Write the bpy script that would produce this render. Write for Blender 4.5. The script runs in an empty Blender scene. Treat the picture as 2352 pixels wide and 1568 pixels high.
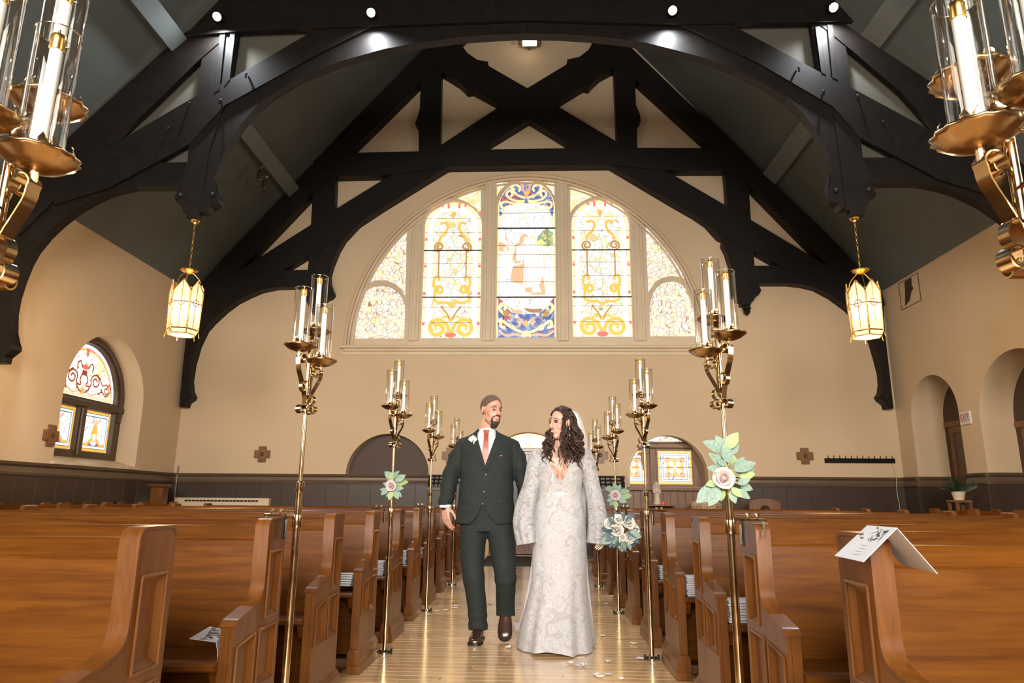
import bpy, bmesh, math, random
from mathutils import Vector, Matrix, geometry, noise
from mathutils.bvhtree import BVHTree
R_ = math.radians
PI = math.pi
random.seed(7)
scene = bpy.context.scene
COL = scene.collection

# ---------------------------------------------------------------- camera
IMW, IMH, FPX, CAMZ = 2352.0, 1568.0, 1568.0, 1.02
VPX, VPY = 1226.0, 1147.0            # vanishing point of the nave axis (+Y)
_d = Vector((VPX - IMW/2, -(VPY - IMH/2), -FPX)).normalized()
_x = Vector((-_d.z, 0, _d.x)).normalized()
_z = _x.cross(_d)
WX, WY, WZ = _x, _d, _z              # world axes in camera coordinates
CAMP = Vector((0, 0, CAMZ))
def ray(px, py):
    c = Vector((px - IMW/2, -(py - IMH/2), -FPX))
    return Vector((c.dot(WX), c.dot(WY), c.dot(WZ)))
def at_y(px, py, y):
    r = ray(px, py); return CAMP + r*(y/r.y)
def at_x(px, py, x):
    r = ray(px, py); return CAMP + r*(x/r.x)
def at_z(px, py, z):
    r = ray(px, py); return CAMP + r*((z - CAMZ)/r.z)
cam_d = bpy.data.cameras.new('camera'); cam = bpy.data.objects.new('camera', cam_d)
cam_d.sensor_width = 36.0; cam_d.lens = 36.0*FPX/IMW; cam_d.clip_start = 0.05; cam_d.clip_end = 200
rot = Matrix((WX, WY, WZ))           # rows: world axes -> columns are camera axes in world
cam.matrix_world = Matrix.Translation(CAMP) @ rot.to_4x4()
COL.objects.link(cam); scene.camera = cam

# ---------------------------------------------------------------- world, lights, exposure
scene.view_settings.view_transform = 'Standard'; scene.view_settings.look = 'None'
scene.view_settings.gamma = 1.0; scene.view_settings.use_curve_mapping = False
scene.view_settings.exposure = 0.87
w = bpy.data.worlds.new('world'); scene.world = w; w.use_nodes = True
w.node_tree.nodes['Background'].inputs[0].default_value = (0.75, 0.87, 1.0, 1)
w.node_tree.nodes['Background'].inputs[1].default_value = 1.0
def area(name, loc, target, sx, sy, power, col, spread=180):
    d = bpy.data.lights.new(name, 'AREA'); d.shape = 'RECTANGLE'; d.size = sx; d.size_y = sy
    d.energy = power; d.color = col; d.spread = R_(spread)
    o = bpy.data.objects.new(name, d); COL.objects.link(o); o.location = loc
    o.rotation_euler = (Vector(target) - Vector(loc)).to_track_quat('-Z', 'Y').to_euler()
    return o
# fill light added at the unseen altar end, and daylight of unseen nave windows
area('altar_end_fill', (0, -5.6, 3.6), (0, 8, 1.6), 5.0, 3.0, 335, (1.0, 0.95, 0.87), 95)
area('nave_window_daylight', (-6.8, 1.2, 3.0), (0, 4.5, 0.6), 2.2, 2.6, 130, (1.0, 0.94, 0.86))
area('nave_window_daylight', (6.8, 1.2, 3.0), (0, 4.5, 0.6), 2.2, 2.6, 130, (1.0, 0.94, 0.86))
# soft light standing in for the photographer's flash, set high behind the camera
area('flash_softbox', (-0.4, -2.6, 2.6), (-0.05, 5.2, 1.2), 0.7, 0.7, 32, (1.0, 0.96, 0.92))

# ---------------------------------------------------------------- node helpers / materials
def new_mat(name):
    m = bpy.data.materials.new(name); m.use_nodes = True
    nt = m.node_tree; b = nt.nodes['Principled BSDF']
    return m, nt, b
def N(nt, typ, **kw):
    n = nt.nodes.new(typ)
    for k, v in kw.items():
        if k.startswith('i_'):
            key = k[2:]
            n.inputs[int(key) if key.isdigit() else key].default_value = v
        else: setattr(n, k, v)
    return n
def L(nt, a, b): nt.links.new(a, b)
def setp(b, **kw):
    names = {'rough':'Roughness','metal':'Metallic','spec':'Specular IOR Level','coat':'Coat Weight','coatr':'Coat Roughness','sheen':'Sheen Weight','sss':'Subsurface Weight'}
    for k, v in kw.items(): b.inputs[names[k]].default_value = v
def c4(c): return (c[0], c[1], c[2], 1)
def ramp(nt, stops, interp='LINEAR'):
    r = nt.nodes.new('ShaderNodeValToRGB'); cr = r.color_ramp; cr.interpolation = interp
    while len(cr.elements) < len(stops): cr.elements.new(0.5)
    for e, (p, c) in zip(cr.elements, stops): e.position = p; e.color = c4(c)
    return r
def coords(nt, scale=(1,1,1), rnd=True, kind='Object'):
    tc = N(nt, 'ShaderNodeTexCoord'); mp = N(nt, 'ShaderNodeMapping'); mp.inputs['Scale'].default_value = scale
    L(nt, tc.outputs[kind], mp.inputs['Vector'])
    if rnd:
        oi = N(nt, 'ShaderNodeObjectInfo'); mu = N(nt, 'ShaderNodeMath', operation='MULTIPLY'); mu.inputs[1].default_value = 37.0
        L(nt, oi.outputs['Random'], mu.inputs[0]); cb = N(nt, 'ShaderNodeCombineXYZ')
        for i in range(3): L(nt, mu.outputs[0], cb.inputs[i])
        L(nt, cb.outputs[0], mp.inputs['Location'])
    return mp.outputs[0]
def mottled(name, c1, c2, scale=3.0, rough=0.6, bump=0.0, bscale=40, detail=4, lo=0.3, hi=0.7, rnd=True, **kw):
    m, nt, b = new_mat(name); setp(b, rough=rough, **kw)
    v = coords(nt, (1,1,1), rnd)
    n = N(nt, 'ShaderNodeTexNoise', i_Scale=scale, i_Detail=detail); L(nt, v, n.inputs['Vector'])
    r = ramp(nt, [(lo, c1), (hi, c2)]); L(nt, n.outputs['Fac'], r.inputs[0]); L(nt, r.outputs[0], b.inputs['Base Color'])
    if bump:
        n2 = N(nt, 'ShaderNodeTexNoise', i_Scale=bscale, i_Detail=3); L(nt, v, n2.inputs['Vector'])
        bp = N(nt, 'ShaderNodeBump', i_Strength=bump, i_Distance=0.01); L(nt, n2.outputs['Fac'], bp.inputs['Height']); L(nt, bp.outputs[0], b.inputs['Normal'])
    return m
def wood(name, c1, c2, scale=(1.5, 14, 14), rough=0.35, coat=0.3, bump=0.08, vary=0.0, spec=0.5):
    m, nt, b = new_mat(name); setp(b, rough=rough, coat=coat, coatr=0.15, spec=spec)
    v = coords(nt, scale)
    n = N(nt, 'ShaderNodeTexNoise', i_Scale=1.6, i_Detail=6, i_Distortion=1.2); L(nt, v, n.inputs['Vector'])
    wv = N(nt, 'ShaderNodeTexNoise', i_Scale=9.0, i_Detail=6); L(nt, v, wv.inputs['Vector'])
    mx = N(nt, 'ShaderNodeMath', operation='MULTIPLY_ADD'); mx.inputs[1].default_value = 0.45
    L(nt, wv.outputs['Fac'], mx.inputs[0]); L(nt, n.outputs['Fac'], mx.inputs[2])
    r = ramp(nt, [(0.48, c1), (0.95, c2)]); L(nt, mx.outputs[0], r.inputs[0])
    out = r.outputs[0]
    if vary:
        oi = N(nt, 'ShaderNodeObjectInfo'); mr = N(nt, 'ShaderNodeMapRange'); mr.inputs['To Min'].default_value = 1-vary; mr.inputs['To Max'].default_value = 1+vary
        L(nt, oi.outputs['Random'], mr.inputs[0]); hs = N(nt, 'ShaderNodeHueSaturation'); L(nt, mr.outputs[0], hs.inputs['Value']); L(nt, out, hs.inputs['Color']); out = hs.outputs[0]
    L(nt, out, b.inputs['Base Color'])
    bp = N(nt, 'ShaderNodeBump', i_Strength=bump, i_Distance=0.004); L(nt, mx.outputs[0], bp.inputs['Height']); L(nt, bp.outputs[0], b.inputs['Normal'])
    return m
def emis(name, col, strength):
    m, nt, b = new_mat(name); b.inputs['Base Color'].default_value = c4(col)
    b.inputs['Emission Color'].default_value = c4(col); b.inputs['Emission Strength'].default_value = strength
    setp(b, rough=0.3); return m
def solid(name, col, rough=0.5, **kw):
    return mottled(name, [c*0.92 for c in col], col, 12, rough, **kw)

M = {}
M['plaster'] = mottled('tan_plaster', (0.555, 0.42, 0.275), (0.605, 0.46, 0.305), 0.7, 0.85, 0.12, 30, rnd=False)
M['diminfill'] = mottled('dimmed_plaster_infill', (0.075, 0.068, 0.050), (0.085, 0.077, 0.058), 1.2, 0.8, rnd=False)  # plaster infill; its dim light is put into this olive-grey colour
M['roof'] = mottled('teal_roof_paint', (0.088, 0.100, 0.094), (0.100, 0.114, 0.107), 2, 0.6, rnd=False)
M['purlin'] = mottled('teal_purlin_paint', (0.12, 0.138, 0.133), (0.14, 0.16, 0.155), 2, 0.45, rnd=False)
M['dark'] = wood('dark_stained_timber', (0.0048, 0.0032, 0.0025), (0.0105, 0.007, 0.0052), (3, 3, 3), 0.5, 0.0, 0.03, spec=0.25)
M['wains'] = mottled('brown_wainscot_paint', (0.040, 0.024, 0.016), (0.048, 0.029, 0.019), 3, 0.4, rnd=False)
M['rail'] = mottled('chair_rail_paint', (0.10, 0.066, 0.044), (0.12, 0.079, 0.053), 3, 0.35, rnd=False)
M['cream'] = mottled('cream_window_paint', (0.60, 0.49, 0.34), (0.66, 0.54, 0.39), 3, 0.45, rnd=False)
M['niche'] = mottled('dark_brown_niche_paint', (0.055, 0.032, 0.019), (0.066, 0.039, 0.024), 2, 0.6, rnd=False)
M['pew'] = wood('honey_oak', (0.064, 0.0175, 0.0014), (0.132, 0.042, 0.0032), (0.9, 14, 14), 0.36, 0.04, 0.08, 0.08, spec=0.16)
M['pewend'] = wood('brown_oak', (0.092, 0.030, 0.0052), (0.168, 0.058, 0.0105), (9, 5, 1.4), 0.34, 0.12, 0.06, 0.08, spec=0.3)
M['pewpanel'] = wood('orange_oak', (0.085, 0.026, 0.003), (0.17, 0.058, 0.007), (9, 5, 1.2), 0.3, 0.35, 0.06, 0.08)
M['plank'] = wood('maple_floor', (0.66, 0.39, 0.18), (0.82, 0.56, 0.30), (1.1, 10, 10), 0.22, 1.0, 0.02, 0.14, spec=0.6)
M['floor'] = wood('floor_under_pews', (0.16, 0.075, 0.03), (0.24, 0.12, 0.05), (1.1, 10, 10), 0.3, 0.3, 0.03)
M['midwood'] = wood('stained_door_wood', (0.11, 0.05, 0.02), (0.19, 0.09, 0.04), (8, 8, 1.2), 0.4, 0.2, 0.05)
def brass(name, col, rough):
    m, nt, b = new_mat(name); setp(b, rough=rough, metal=1.0)
    v = coords(nt); n = N(nt, 'ShaderNodeTexNoise', i_Scale=22, i_Detail=4); L(nt, v, n.inputs['Vector'])
    r = ramp(nt, [(0.3, [c*0.72 for c in col]), (0.65, col)]); L(nt, n.outputs['Fac'], r.inputs[0]); L(nt, r.outputs[0], b.inputs['Base Color'])
    mr = N(nt, 'ShaderNodeMapRange'); mr.inputs['To Min'].default_value = rough*0.7; mr.inputs['To Max'].default_value = rough*1.5
    L(nt, n.outputs['Fac'], mr.inputs[0]); L(nt, mr.outputs[0], b.inputs['Roughness'])
    return m
M['brass'] = brass('polished_brass', (0.72, 0.54, 0.30), 0.14)
M['brass2'] = brass('aged_brass_dish', (0.46, 0.29, 0.13), 0.24)
M['gold'] = brass('gilt_metal', (0.9, 0.55, 0.16), 0.25)
M['steel'] = brass('clamp_metal', (0.66, 0.58, 0.46), 0.2)
M['iron'] = mottled('black_iron', (0.012, 0.011, 0.010), (0.02, 0.018, 0.016), 8, 0.35, metal=0.6)
def clear_glass():
    m, nt, b = new_mat('clear_chimney_glass'); out = nt.nodes['Material Output']; nt.nodes.remove(b)
    t = N(nt, 'ShaderNodeBsdfTransparent'); t.inputs[0].default_value = (0.985, 0.98, 0.965, 1)
    g = N(nt, 'ShaderNodeBsdfGlossy'); g.inputs['Roughness'].default_value = 0.03
    lw = N(nt, 'ShaderNodeLayerWeight', i_Blend=0.30); mx = N(nt, 'ShaderNodeMixShader')
    mr = N(nt, 'ShaderNodeMapRange'); mr.inputs['To Min'].default_value = 0.05; mr.inputs['To Max'].default_value = 0.95
    L(nt, lw.outputs['Facing'], mr.inputs[0]); pw = N(nt, 'ShaderNodeMath', operation='POWER'); pw.inputs[1].default_value = 1.7
    L(nt, mr.outputs[0], pw.inputs[0]); L(nt, pw.outputs[0], mx.inputs[0]); L(nt, t.outputs[0], mx.inputs[1]); L(nt, g.outputs[0], mx.inputs[2])
    L(nt, mx.outputs[0], out.inputs[0]); return m
M['glass'] = clear_glass()
M['wax'] = solid('ivory_candle_wax', (0.66, 0.655, 0.63), 0.4)
M['white'] = solid('white_card', (0.62, 0.62, 0.64), 0.5)
M['black'] = solid('black_paint', (0.012, 0.011, 0.010), 0.4)

# ---------------------------------------------------------------- object helpers
def tag(o, label=None, cat=None, group=None, kind=None):
    if label: o['label'] = label
    if cat: o['category'] = cat
    if group: o['group'] = group
    if kind: o['kind'] = kind
    return o
def thing(name, label, cat, loc=(0,0,0), group=None, rz=0.0):
    o = bpy.data.objects.new(name, None); COL.objects.link(o); o.location = loc; o.rotation_euler = (0, 0, rz)
    o.empty_display_size = 0.05
    return tag(o, label, cat, group)
def dup(root, loc=None, rz=None, label=None, group=None):
    r = root.copy(); COL.objects.link(r)
    if loc is not None: r.location = loc
    if rz is not None: r.rotation_euler = (0, 0, rz)
    if label: r['label'] = label
    if group: r['group'] = group
    for ch in list(root.children):
        c = ch.copy(); COL.objects.link(c); c.parent = r
        for g in list(ch.children):
            d = g.copy(); COL.objects.link(d); d.parent = c
    return r
def frame_for(t):
    t = t.normalized(); a = Vector((0, 0, 1)) if abs(t.z) < 0.9 else Vector((1, 0, 0))
    u = t.cross(a).normalized(); return u, t.cross(u).normalized()
class MB:
    def __init__(s): s.v = []; s.f = []
    def add(s, vs, fs):
        o = len(s.v); s.v += [Vector(p) for p in vs]; s.f += [[i + o for i in f] for f in fs]; return s
    def box(s, x0, x1, y0, y1, z0, z1, bev=0.0, seg=1):
        if bev <= 0:
            return s.add([(x,y,z) for z in (z0,z1) for y in (y0,y1) for x in (x0,x1)], [(0,2,3,1),(4,5,7,6),(0,1,5,4),(2,6,7,3),(0,4,6,2),(1,3,7,5)])
        bm = bmesh.new(); bmesh.ops.create_cube(bm, size=1)
        for v in bm.verts: v.co = Vector(((x0+x1)/2 + v.co.x*(x1-x0), (y0+y1)/2 + v.co.y*(y1-y0), (z0+z1)/2 + v.co.z*(z1-z0)))
        bmesh.ops.bevel(bm, geom=bm.edges[:], offset=bev, segments=seg, affect='EDGES', profile=0.5)
        s.bm(bm); return s
    def bm(s, bm):
        bm.verts.index_update(); s.add([v.co.copy() for v in bm.verts], [[v.index for v in f.verts] for f in bm.faces]); bm.free()
    def prism(s, pts, vec, bev=0.0, seg=1):
        pts = [Vector(p) for p in pts]; vec = Vector(vec); n = len(pts)
        if bev > 0:
            bm = bmesh.new(); a = [bm.verts.new(p) for p in pts]; b = [bm.verts.new(p + vec) for p in pts]
            bm.faces.new(a); bm.faces.new(b[::-1])
            for i in range(n): bm.faces.new([a[i], b[i], b[(i+1) % n], a[(i+1) % n]])
            es = [e for f in bm.faces if len(f.verts) == n for e in f.edges] if n != 4 else bm.edges[:]
            bmesh.ops.bevel(bm, geom=list(set(es)), offset=bev, segments=seg, affect='EDGES', profile=0.5, clamp_overlap=True)
            bmesh.ops.recalc_face_normals(bm, faces=bm.faces[:]); s.bm(bm); return s
        fs = [list(range(n)), [n + i for i in range(n)][::-1]] + [[i, i+n, (i+1) % n + n, (i+1) % n] for i in range(n)]
        return s.add(pts + [p + vec for p in pts], fs)
    def tube(s, path, r, n=8, caps=True, flat=1.0, up=None):
        path = [Vector(p) for p in path]; m = len(path); rs = r if isinstance(r, (list, tuple)) else [r]*m
        tang = [(path[min(i+1, m-1)] - path[max(i-1, 0)]).normalized() for i in range(m)]
        u, w_ = frame_for(tang[0])
        if up is not None: u = (Vector(up) - tang[0]*Vector(up).dot(tang[0])).normalized()
        vs = []; fs = []
        for i in range(m):
            t = tang[i]; u = (u - t*u.dot(t)).normalized(); w_ = t.cross(u)
            for k in range(n):
                a = 2*PI*k/n; vs.append(path[i] + (u*math.cos(a) + w_*math.sin(a)*flat)*rs[i])
        for i in range(m-1):
            for k in range(n): fs.append((i*n+k, i*n+(k+1) % n, (i+1)*n+(k+1) % n, (i+1)*n+k))
        if caps: fs.append(list(range(n))[::-1]); fs.append([(m-1)*n + k for k in range(n)])
        return s.add(vs, fs)
    def lathe(s, prof, n=16, c=(0,0,0), rad=None, axis=None):
        c = Vector(c); vs = []; fs = []; m = len(prof)
        Q = Vector((0,0,1)).rotation_difference(Vector(axis)).to_matrix() if axis is not None else None
        for i, (r, z) in enumerate(prof):
            for k in range(n):
                a = 2*PI*k/n; rr = r*(rad(a, i) if rad else 1); p = Vector((rr*math.cos(a), rr*math.sin(a), z))
                vs.append(c + (Q @ p if Q else p))
        for i in range(m-1):
            for k in range(n): fs.append((i*n+k, i*n+(k+1) % n, (i+1)*n+(k+1) % n, (i+1)*n+k))
        if prof[0][0] > 1e-6: fs.append(list(range(n))[::-1])
        if prof[-1][0] > 1e-6: fs.append([(m-1)*n+k for k in range(n)])
        return s.add(vs, fs)
    def ribbon(s, path, side, width, th):
        path = [Vector(p) for p in path]; m = len(path); side = Vector(side).normalized(); vs = []; fs = []
        for i in range(m):
            t = (path[min(i+1, m-1)] - path[max(i-1, 0)]).normalized(); nn = t.cross(side).normalized()
            for a, b in ((-1,-1),(1,-1),(1,1),(-1,1)): vs.append(path[i] + side*(a*width/2) + nn*(b*th/2))
        for i in range(m-1):
            for k in range(4): fs.append((i*4+k, i*4+(k+1) % 4, (i+1)*4+(k+1) % 4, (i+1)*4+k))
        fs.append((3,2,1,0)); fs.append([(m-1)*4+k for k in range(4)])
        return s.add(vs, fs)
    def sphere(s, c, r, nu=10, nv=7, mat=None):
        c = Vector(c); r = r if isinstance(r, (tuple, list)) else (r, r, r); vs = []; fs = []
        for j in range(nv+1):
            th = PI*j/nv
            for i in range(nu):
                a = 2*PI*i/nu; p = Vector((r[0]*math.sin(th)*math.cos(a), r[1]*math.sin(th)*math.sin(a), r[2]*math.cos(th)))
                vs.append(c + (mat @ p if mat else p))
        for j in range(nv):
            for i in range(nu): fs.append((j*nu+i, j*nu+(i+1) % nu, (j+1)*nu+(i+1) % nu, (j+1)*nu+i))
        return s.add(vs, fs)
    def loft(s, rings, closed=True, caps=(True, True)):
        n = len(rings[0]); vs = [p for r in rings for p in r]; fs = []
        for i in range(len(rings)-1):
            for k in range(n if closed else n-1): fs.append((i*n+k, i*n+(k+1) % n, (i+1)*n+(k+1) % n, (i+1)*n+k))
        if caps[0]: fs.append(list(range(n))[::-1])
        if caps[1]: fs.append([(len(rings)-1)*n+k for k in range(n)])
        return s.add(vs, fs)
    def plate(s, outer, holes, fn, d0, d1, holes1=None, cap1=True):
        """flat plate with holes: 2D outlines (u,v); fn(u,v,d)->xyz; holes1 = outlines of the holes at d1 (sloped sides)"""
        loops = [outer] + holes; loops1 = [outer] + (holes1 or holes)
        flat = [p for l in loops for p in l]; flat1 = [p for l in loops1 for p in l]; n = len(flat)
        tri = geometry.tessellate_polygon([[Vector((p[0], p[1], 0)) for p in l] for l in loops])
        vs = [fn(p[0], p[1], d0) for p in flat] + [fn(p[0], p[1], d1) for p in flat1]
        fs = [list(t) for t in tri]
        if cap1: fs += [[i+n for i in t][::-1] for t in tri]
        o = 0
        for l in loops:
            m = len(l)
            for i in range(m): fs.append((o+i, o+(i+1) % m, n+o+(i+1) % m, n+o+i))
            o += m
        return s.add(vs, fs)
    def mesh(s, name, merge=False, recalc=True):
        me = bpy.data.meshes.new(name); me.from_pydata([tuple(p) for p in s.v], [], s.f); me.update()
        if recalc or merge:
            bm = bmesh.new(); bm.from_mesh(me)
            if merge: bmesh.ops.remove_doubles(bm, verts=bm.verts[:], dist=1e-5)
            bmesh.ops.recalc_face_normals(bm, faces=bm.faces[:]); bm.to_mesh(me); bm.free()
        return me
    def build(s, name, mat, parent=None, smooth=False, angle=35, merge=False):
        me = s.mesh(name, merge)
        if mat: me.materials.append(mat)
        if smooth:
            me.shade_smooth(); me.set_sharp_from_angle(angle=R_(angle))
        o = bpy.data.objects.new(name, me); COL.objects.link(o)
        if parent: o.parent = parent
        return o
def struct(o): o['kind'] = 'structure'; return o
def inst(name, me, parent, loc=(0,0,0), rot=(0,0,0), scale=(1,1,1)):
    o = bpy.data.objects.new(name, me); COL.objects.link(o); o.parent = parent; o.location = loc; o.rotation_euler = rot; o.scale = scale; return o
def arc(cx, cy, r, a0, a1, n, ry=None):
    ry = ry or r
    return [(cx + r*math.cos(R_(a0 + (a1-a0)*i/n)), cy + ry*math.sin(R_(a0 + (a1-a0)*i/n))) for i in range(n+1)]
def smooth_pts(pts, k=2):
    """Catmull-Rom through pts"""
    out = []; n = len(pts)
    for i in range(n-1):
        p0, p1, p2, p3 = [Vector(pts[j]) for j in (max(i-1,0), i, i+1, min(i+2,n-1))]
        for j in range(k):
            t = j/k; out.append(0.5*((2*p1) + (p2-p0)*t + (2*p0-5*p1+4*p2-p3)*t*t + (3*p1-p0-3*p2+p3)*t**3))
    out.append(Vector(pts[-1])); return out
# ================================================================ SETTING
XL, XR, YB, YF = -7.05, 7.0, 13.4, -6.0
EAVE, RIDGE = 5.15, (-0.1, 13.6)
def wall_x(u, v, d): return Vector((d, u, v))       # plane facing x: (u=y, v=z)
def wall_y(u, v, d): return Vector((u, d, v))       # plane facing y: (u=x, v=z)
def arch_hole(u0, u1, z0, zs, n=20, ry=None):
    c = (u0+u1)/2; r = abs(u1-u0)/2
    return [(u0, z0), (u1, z0)] + arc(c, zs, r, 0, 180, n, ry)
# floor with separate boards in the aisle
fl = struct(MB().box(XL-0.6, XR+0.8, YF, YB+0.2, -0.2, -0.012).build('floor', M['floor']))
pm = []
for k in range(3):
    b = MB().box(-0.5, 0.5, 0.0, 0.0875, -0.02, 0.0, 0.0022); me = b.mesh('plank'); me.materials.append(M['plank']); pm.append(me)
yy = 1.2; AX0, AX1 = -1.16, 0.96
i = 0
while yy < 12.6:
    cuts = sorted([AX0, AX1] + [random.uniform(AX0+0.3, AX1-0.3)])
    if yy > 10: cuts = [AX0, AX1]
    for a, b in zip(cuts[:-1], cuts[1:]):
        inst('plank', pm[i % 3], fl, ((a+b)/2, yy, 0), (0,0,0), (b-a-0.002, 1, 1)); i += 1
    yy += 0.088
MB().box(AX0-0.3, AX1+0.3, YF, 1.19, -0.02, 0.0).build('floor_near_altar', M['plank'], fl)
MB().box(-1.9, 1.7, 12.6, YB, -0.02, 0.0).build('floor_by_door', M['plank'], fl)
# ---- ceiling (two slopes)
T = 0.12
def slope(xe, s):
    xr, zr = RIDGE
    return MB().prism([(xe - s*0.0, YF, EAVE), (xr, YF, zr), (xr, YF, zr+T*1.6), (xe - s*0.3, YF, EAVE+T*1.6 - 0.3*1.2)], (0, YB-YF+0.2, 0))
struct(slope(XL, 1).build('ceiling_left', M['roof']))
struct(slope(XR, -1).build('ceiling_right', M['roof']))
# ---- back wall with openings
pc0 = at_y(793, 787, YB); pc1 = at_y(1625, 787, YB)
BWX = (pc0.x + pc1.x)/2 ; BWR = (pc1.x - pc0.x)/2; BWZ = 4.02
hole_big = [(BWX-BWR, BWZ), (BWX+BWR, BWZ)] + arc(BWX, BWZ, BWR, 0, 180, 48, 3.74)[1:-1]
hole_niche = [(-3.655, 1.47), (-2.035, 1.47)] + arc(-2.845, 1.47, 0.81, 0, 180, 28, 0.79)[1:-1]
hole_w3 = [(1.81, 1.27), (3.36, 1.27)] + arc(2.585, 1.50, 0.775, 0, 180, 28)[0:]
hole_door = [(-0.85, 0.0), (0.65, 0.0), (0.65, 1.98)] + arc(-0.1, 1.46, 0.85, 37.5, 142.5, 12)[1:-1] + [(-0.85, 1.98)]
outer = [(XL-0.4, -0.1), (XR+0.4, -0.1), (XR+0.4, EAVE), (RIDGE[0], RIDGE[1]+0.2), (XL-0.4, EAVE)]
b = MB().plate(outer, [hole_big, hole_niche, hole_w3, hole_door], wall_y, YB, YB+0.5)
struct(b.build('wall_back', M['plaster'], smooth=True, angle=30))
struct(MB().box(XL-0.4, XR+0.4, YF-0.2, YF, -0.1, RIDGE[1]).build('wall_front', M['plaster']))
# ---- left wall with window opening
W2 = (9.93, 12.05)
hole_w2 = arch_hole(W2[0], W2[1], 1.50, 2.58, 26)
b = MB().plate([(YF, -0.1), (YB+0.2, -0.1), (YB+0.2, EAVE+0.1), (YF, EAVE+0.1)], [hole_w2], wall_x, XL, XL-0.55)
struct(b.build('wall_left', M['plaster'], smooth=True, angle=30))
# rounded plaster edge of the window reveal
ed = [Vector((XL-0.028, p[0], p[1])) for p in ([(W2[1], 1.50)] + arc((W2[0]+W2[1])/2, 2.58, (W2[1]-W2[0])/2, 0, 180, 26) + [(W2[0], 1.50)])]
# ---- right wall with two door arches
hole_a1 = arch_hole(11.45, 12.88, 0.0, 2.50, 24); hole_a2 = arch_hole(9.10, 10.93, 0.0, 2.30, 26)
b = MB().plate([(YF, -0.1), (YB+0.2, -0.1), (YB+0.2, EAVE+0.1), (YF, EAVE+0.1)], [hole_a1, hole_a2], wall_x, XR, XR+0.62)
struct(b.build('wall_right', M['plaster'], smooth=True, angle=30))

# ---- wainscot, chair rail
def rail_prof(d):     # profile: (distance from wall, z)
    return [(0, 1.30), (0.035, 1.30), (0.045, 1.335), (0.03, 1.36), (0.025, 1.41), (0.06, 1.44), (0.07, 1.475), (0, 1.475)]
def run_y(x0, x1, y, name, s=-1):
    o = MB().prism([(x0, y + s*p[0], p[1]) for p in rail_prof(0)], (x1-x0, 0, 0)).build(name, M['rail'])
    return struct(o)
def run_x(y0, y1, x, name, s):
    return struct(MB().prism([(x + s*p[0], y0, p[1]) for p in rail_prof(0)], (0, y1-y0, 0)).build(name, M['rail']))
ntrim = [0]
def tname(): ntrim[0] += 1; return 'trim_%d' % ntrim[0]
def wains_y(x0, x1, y, s=-1):
    t = struct(MB().box(x0, x1, min(y, y+s*0.02), max(y, y+s*0.02), 0, 1.30).build(tname(), M['wains']))
    n = max(1, round((x1-x0)/0.42)); wdt = (x1-x0)/n
    me = MB().box(0.006, wdt-0.006, -0.008, 0.004, 0.14, 1.28, 0.004).mesh('board'); me.materials.append(M['wains'])
    for k in range(n): inst('board', me, t, (x0 + k*wdt, y + s*0.02, 0))
    return t
def wains_x(y0, y1, x, s):
    t = struct(MB().box(min(x, x+s*0.02), max(x, x+s*0.02), y0, y1, 0, 1.30).build(tname(), M['wains']))
    n = max(1, round((y1-y0)/0.42)); wdt = (y1-y0)/n
    me = MB().box(-0.008, 0.008, 0.006, wdt-0.006, 0.14, 1.28, 0.004).mesh('board'); me.materials.append(M['wains'])
    for k in range(n): inst('board', me, t, (x + s*0.02, y0 + k*wdt, 0))
    return t
for x0, x1 in ((XL, -0.98), (0.78, 1.74), (3.44, XR)):
    wains_y(x0, x1, YB); run_y(x0, x1, YB, tname())
wains_x(5.0, YB, XL, 1); run_x(YF, YB, XL, tname(), 1)
for y0, y1 in ((12.88, YB), (10.93, 11.45), (5.0, 9.10)):
    wains_x(y0, y1, XR, -1); run_x(y0, y1, XR, tname(), -1)
# rail and wainscot wrapping into the door reveals
for yw in (12.88, 10.93):
    struct(MB().box(XR, XR+0.60, yw-0.02, yw, 0, 1.30).build(tname(), M['wains']))
    run_y(XR, XR+0.60, yw, tname())
# thin conduit in the corner
tag(MB().tube([(XL+0.10, YB-0.05, 1.0), (XL+0.10, YB-0.05, 1.62)], 0.014, 8).build('conduit', M['rail'], smooth=True), 'thin painted conduit rising past the chair rail in the corner', 'pipe')

# ================================================================ ROOF TRUSSES
def px_prism(pts, y, th, bev=0.0):
    return MB().prism([at_y(p[0], p[1], y) for p in pts], (0, th, 0), bev)
YT2, YT1 = 13.12, 8.33
t2 = thing('roof_truss', 'dark timber truss against the plaster wall above the big stained glass window', 'truss', (0, YB-0.1, 5.0), 'roof trusses')
def part2(name, pts, k, bev=0.012):
    o = px_prism(pts, YT2 + 0.007*k, 0.262, bev); o.v = [p - Vector((0, YB-0.1, 5.0)) for p in o.v]
    return o.build(name, M['dark'], t2)
apexL = [(1222, -150), (1222, -60)]
part2('rafter', [(1222,-150),(966,120),(773,320),(672,427),(456,655),(436,690),(500,672),(546,623),(714,448),(801,351),(964,190),(1222,-72)], 3)
part2('rafter', [(1214,-150),(1451,110),(1580,234),(1675,320),(1753,401),(1858,500),(1969,612),(2026,668),(2034,700),(1960,665),(1905,612),(1727,432),(1633,340),(1462,185),(1214,-72)], 4)
part2('collar_beam', [(745,353),(801,351),(962,347),(1115,343),(1310,340),(1467,339),(1632,340),(1690,342),(1722,391),(1530,391),(1396,378),(1035,382),(899,401),(738,405)], 2)
part2('queen_post', [(968,130),(966,193),(965,248),(959,268),(953,282),(962,291),(962,352),(1011,352),(1011,334),(1014,169),(1014,120)], 5, 0.006)
part2('queen_post', [(1408,120),(1410,160),(1417,325),(1418,350),(1464,350),(1463,282),(1472,276),(1470,262),(1460,240),(1459,182),(1458,120)], 5, 0.006)
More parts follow.
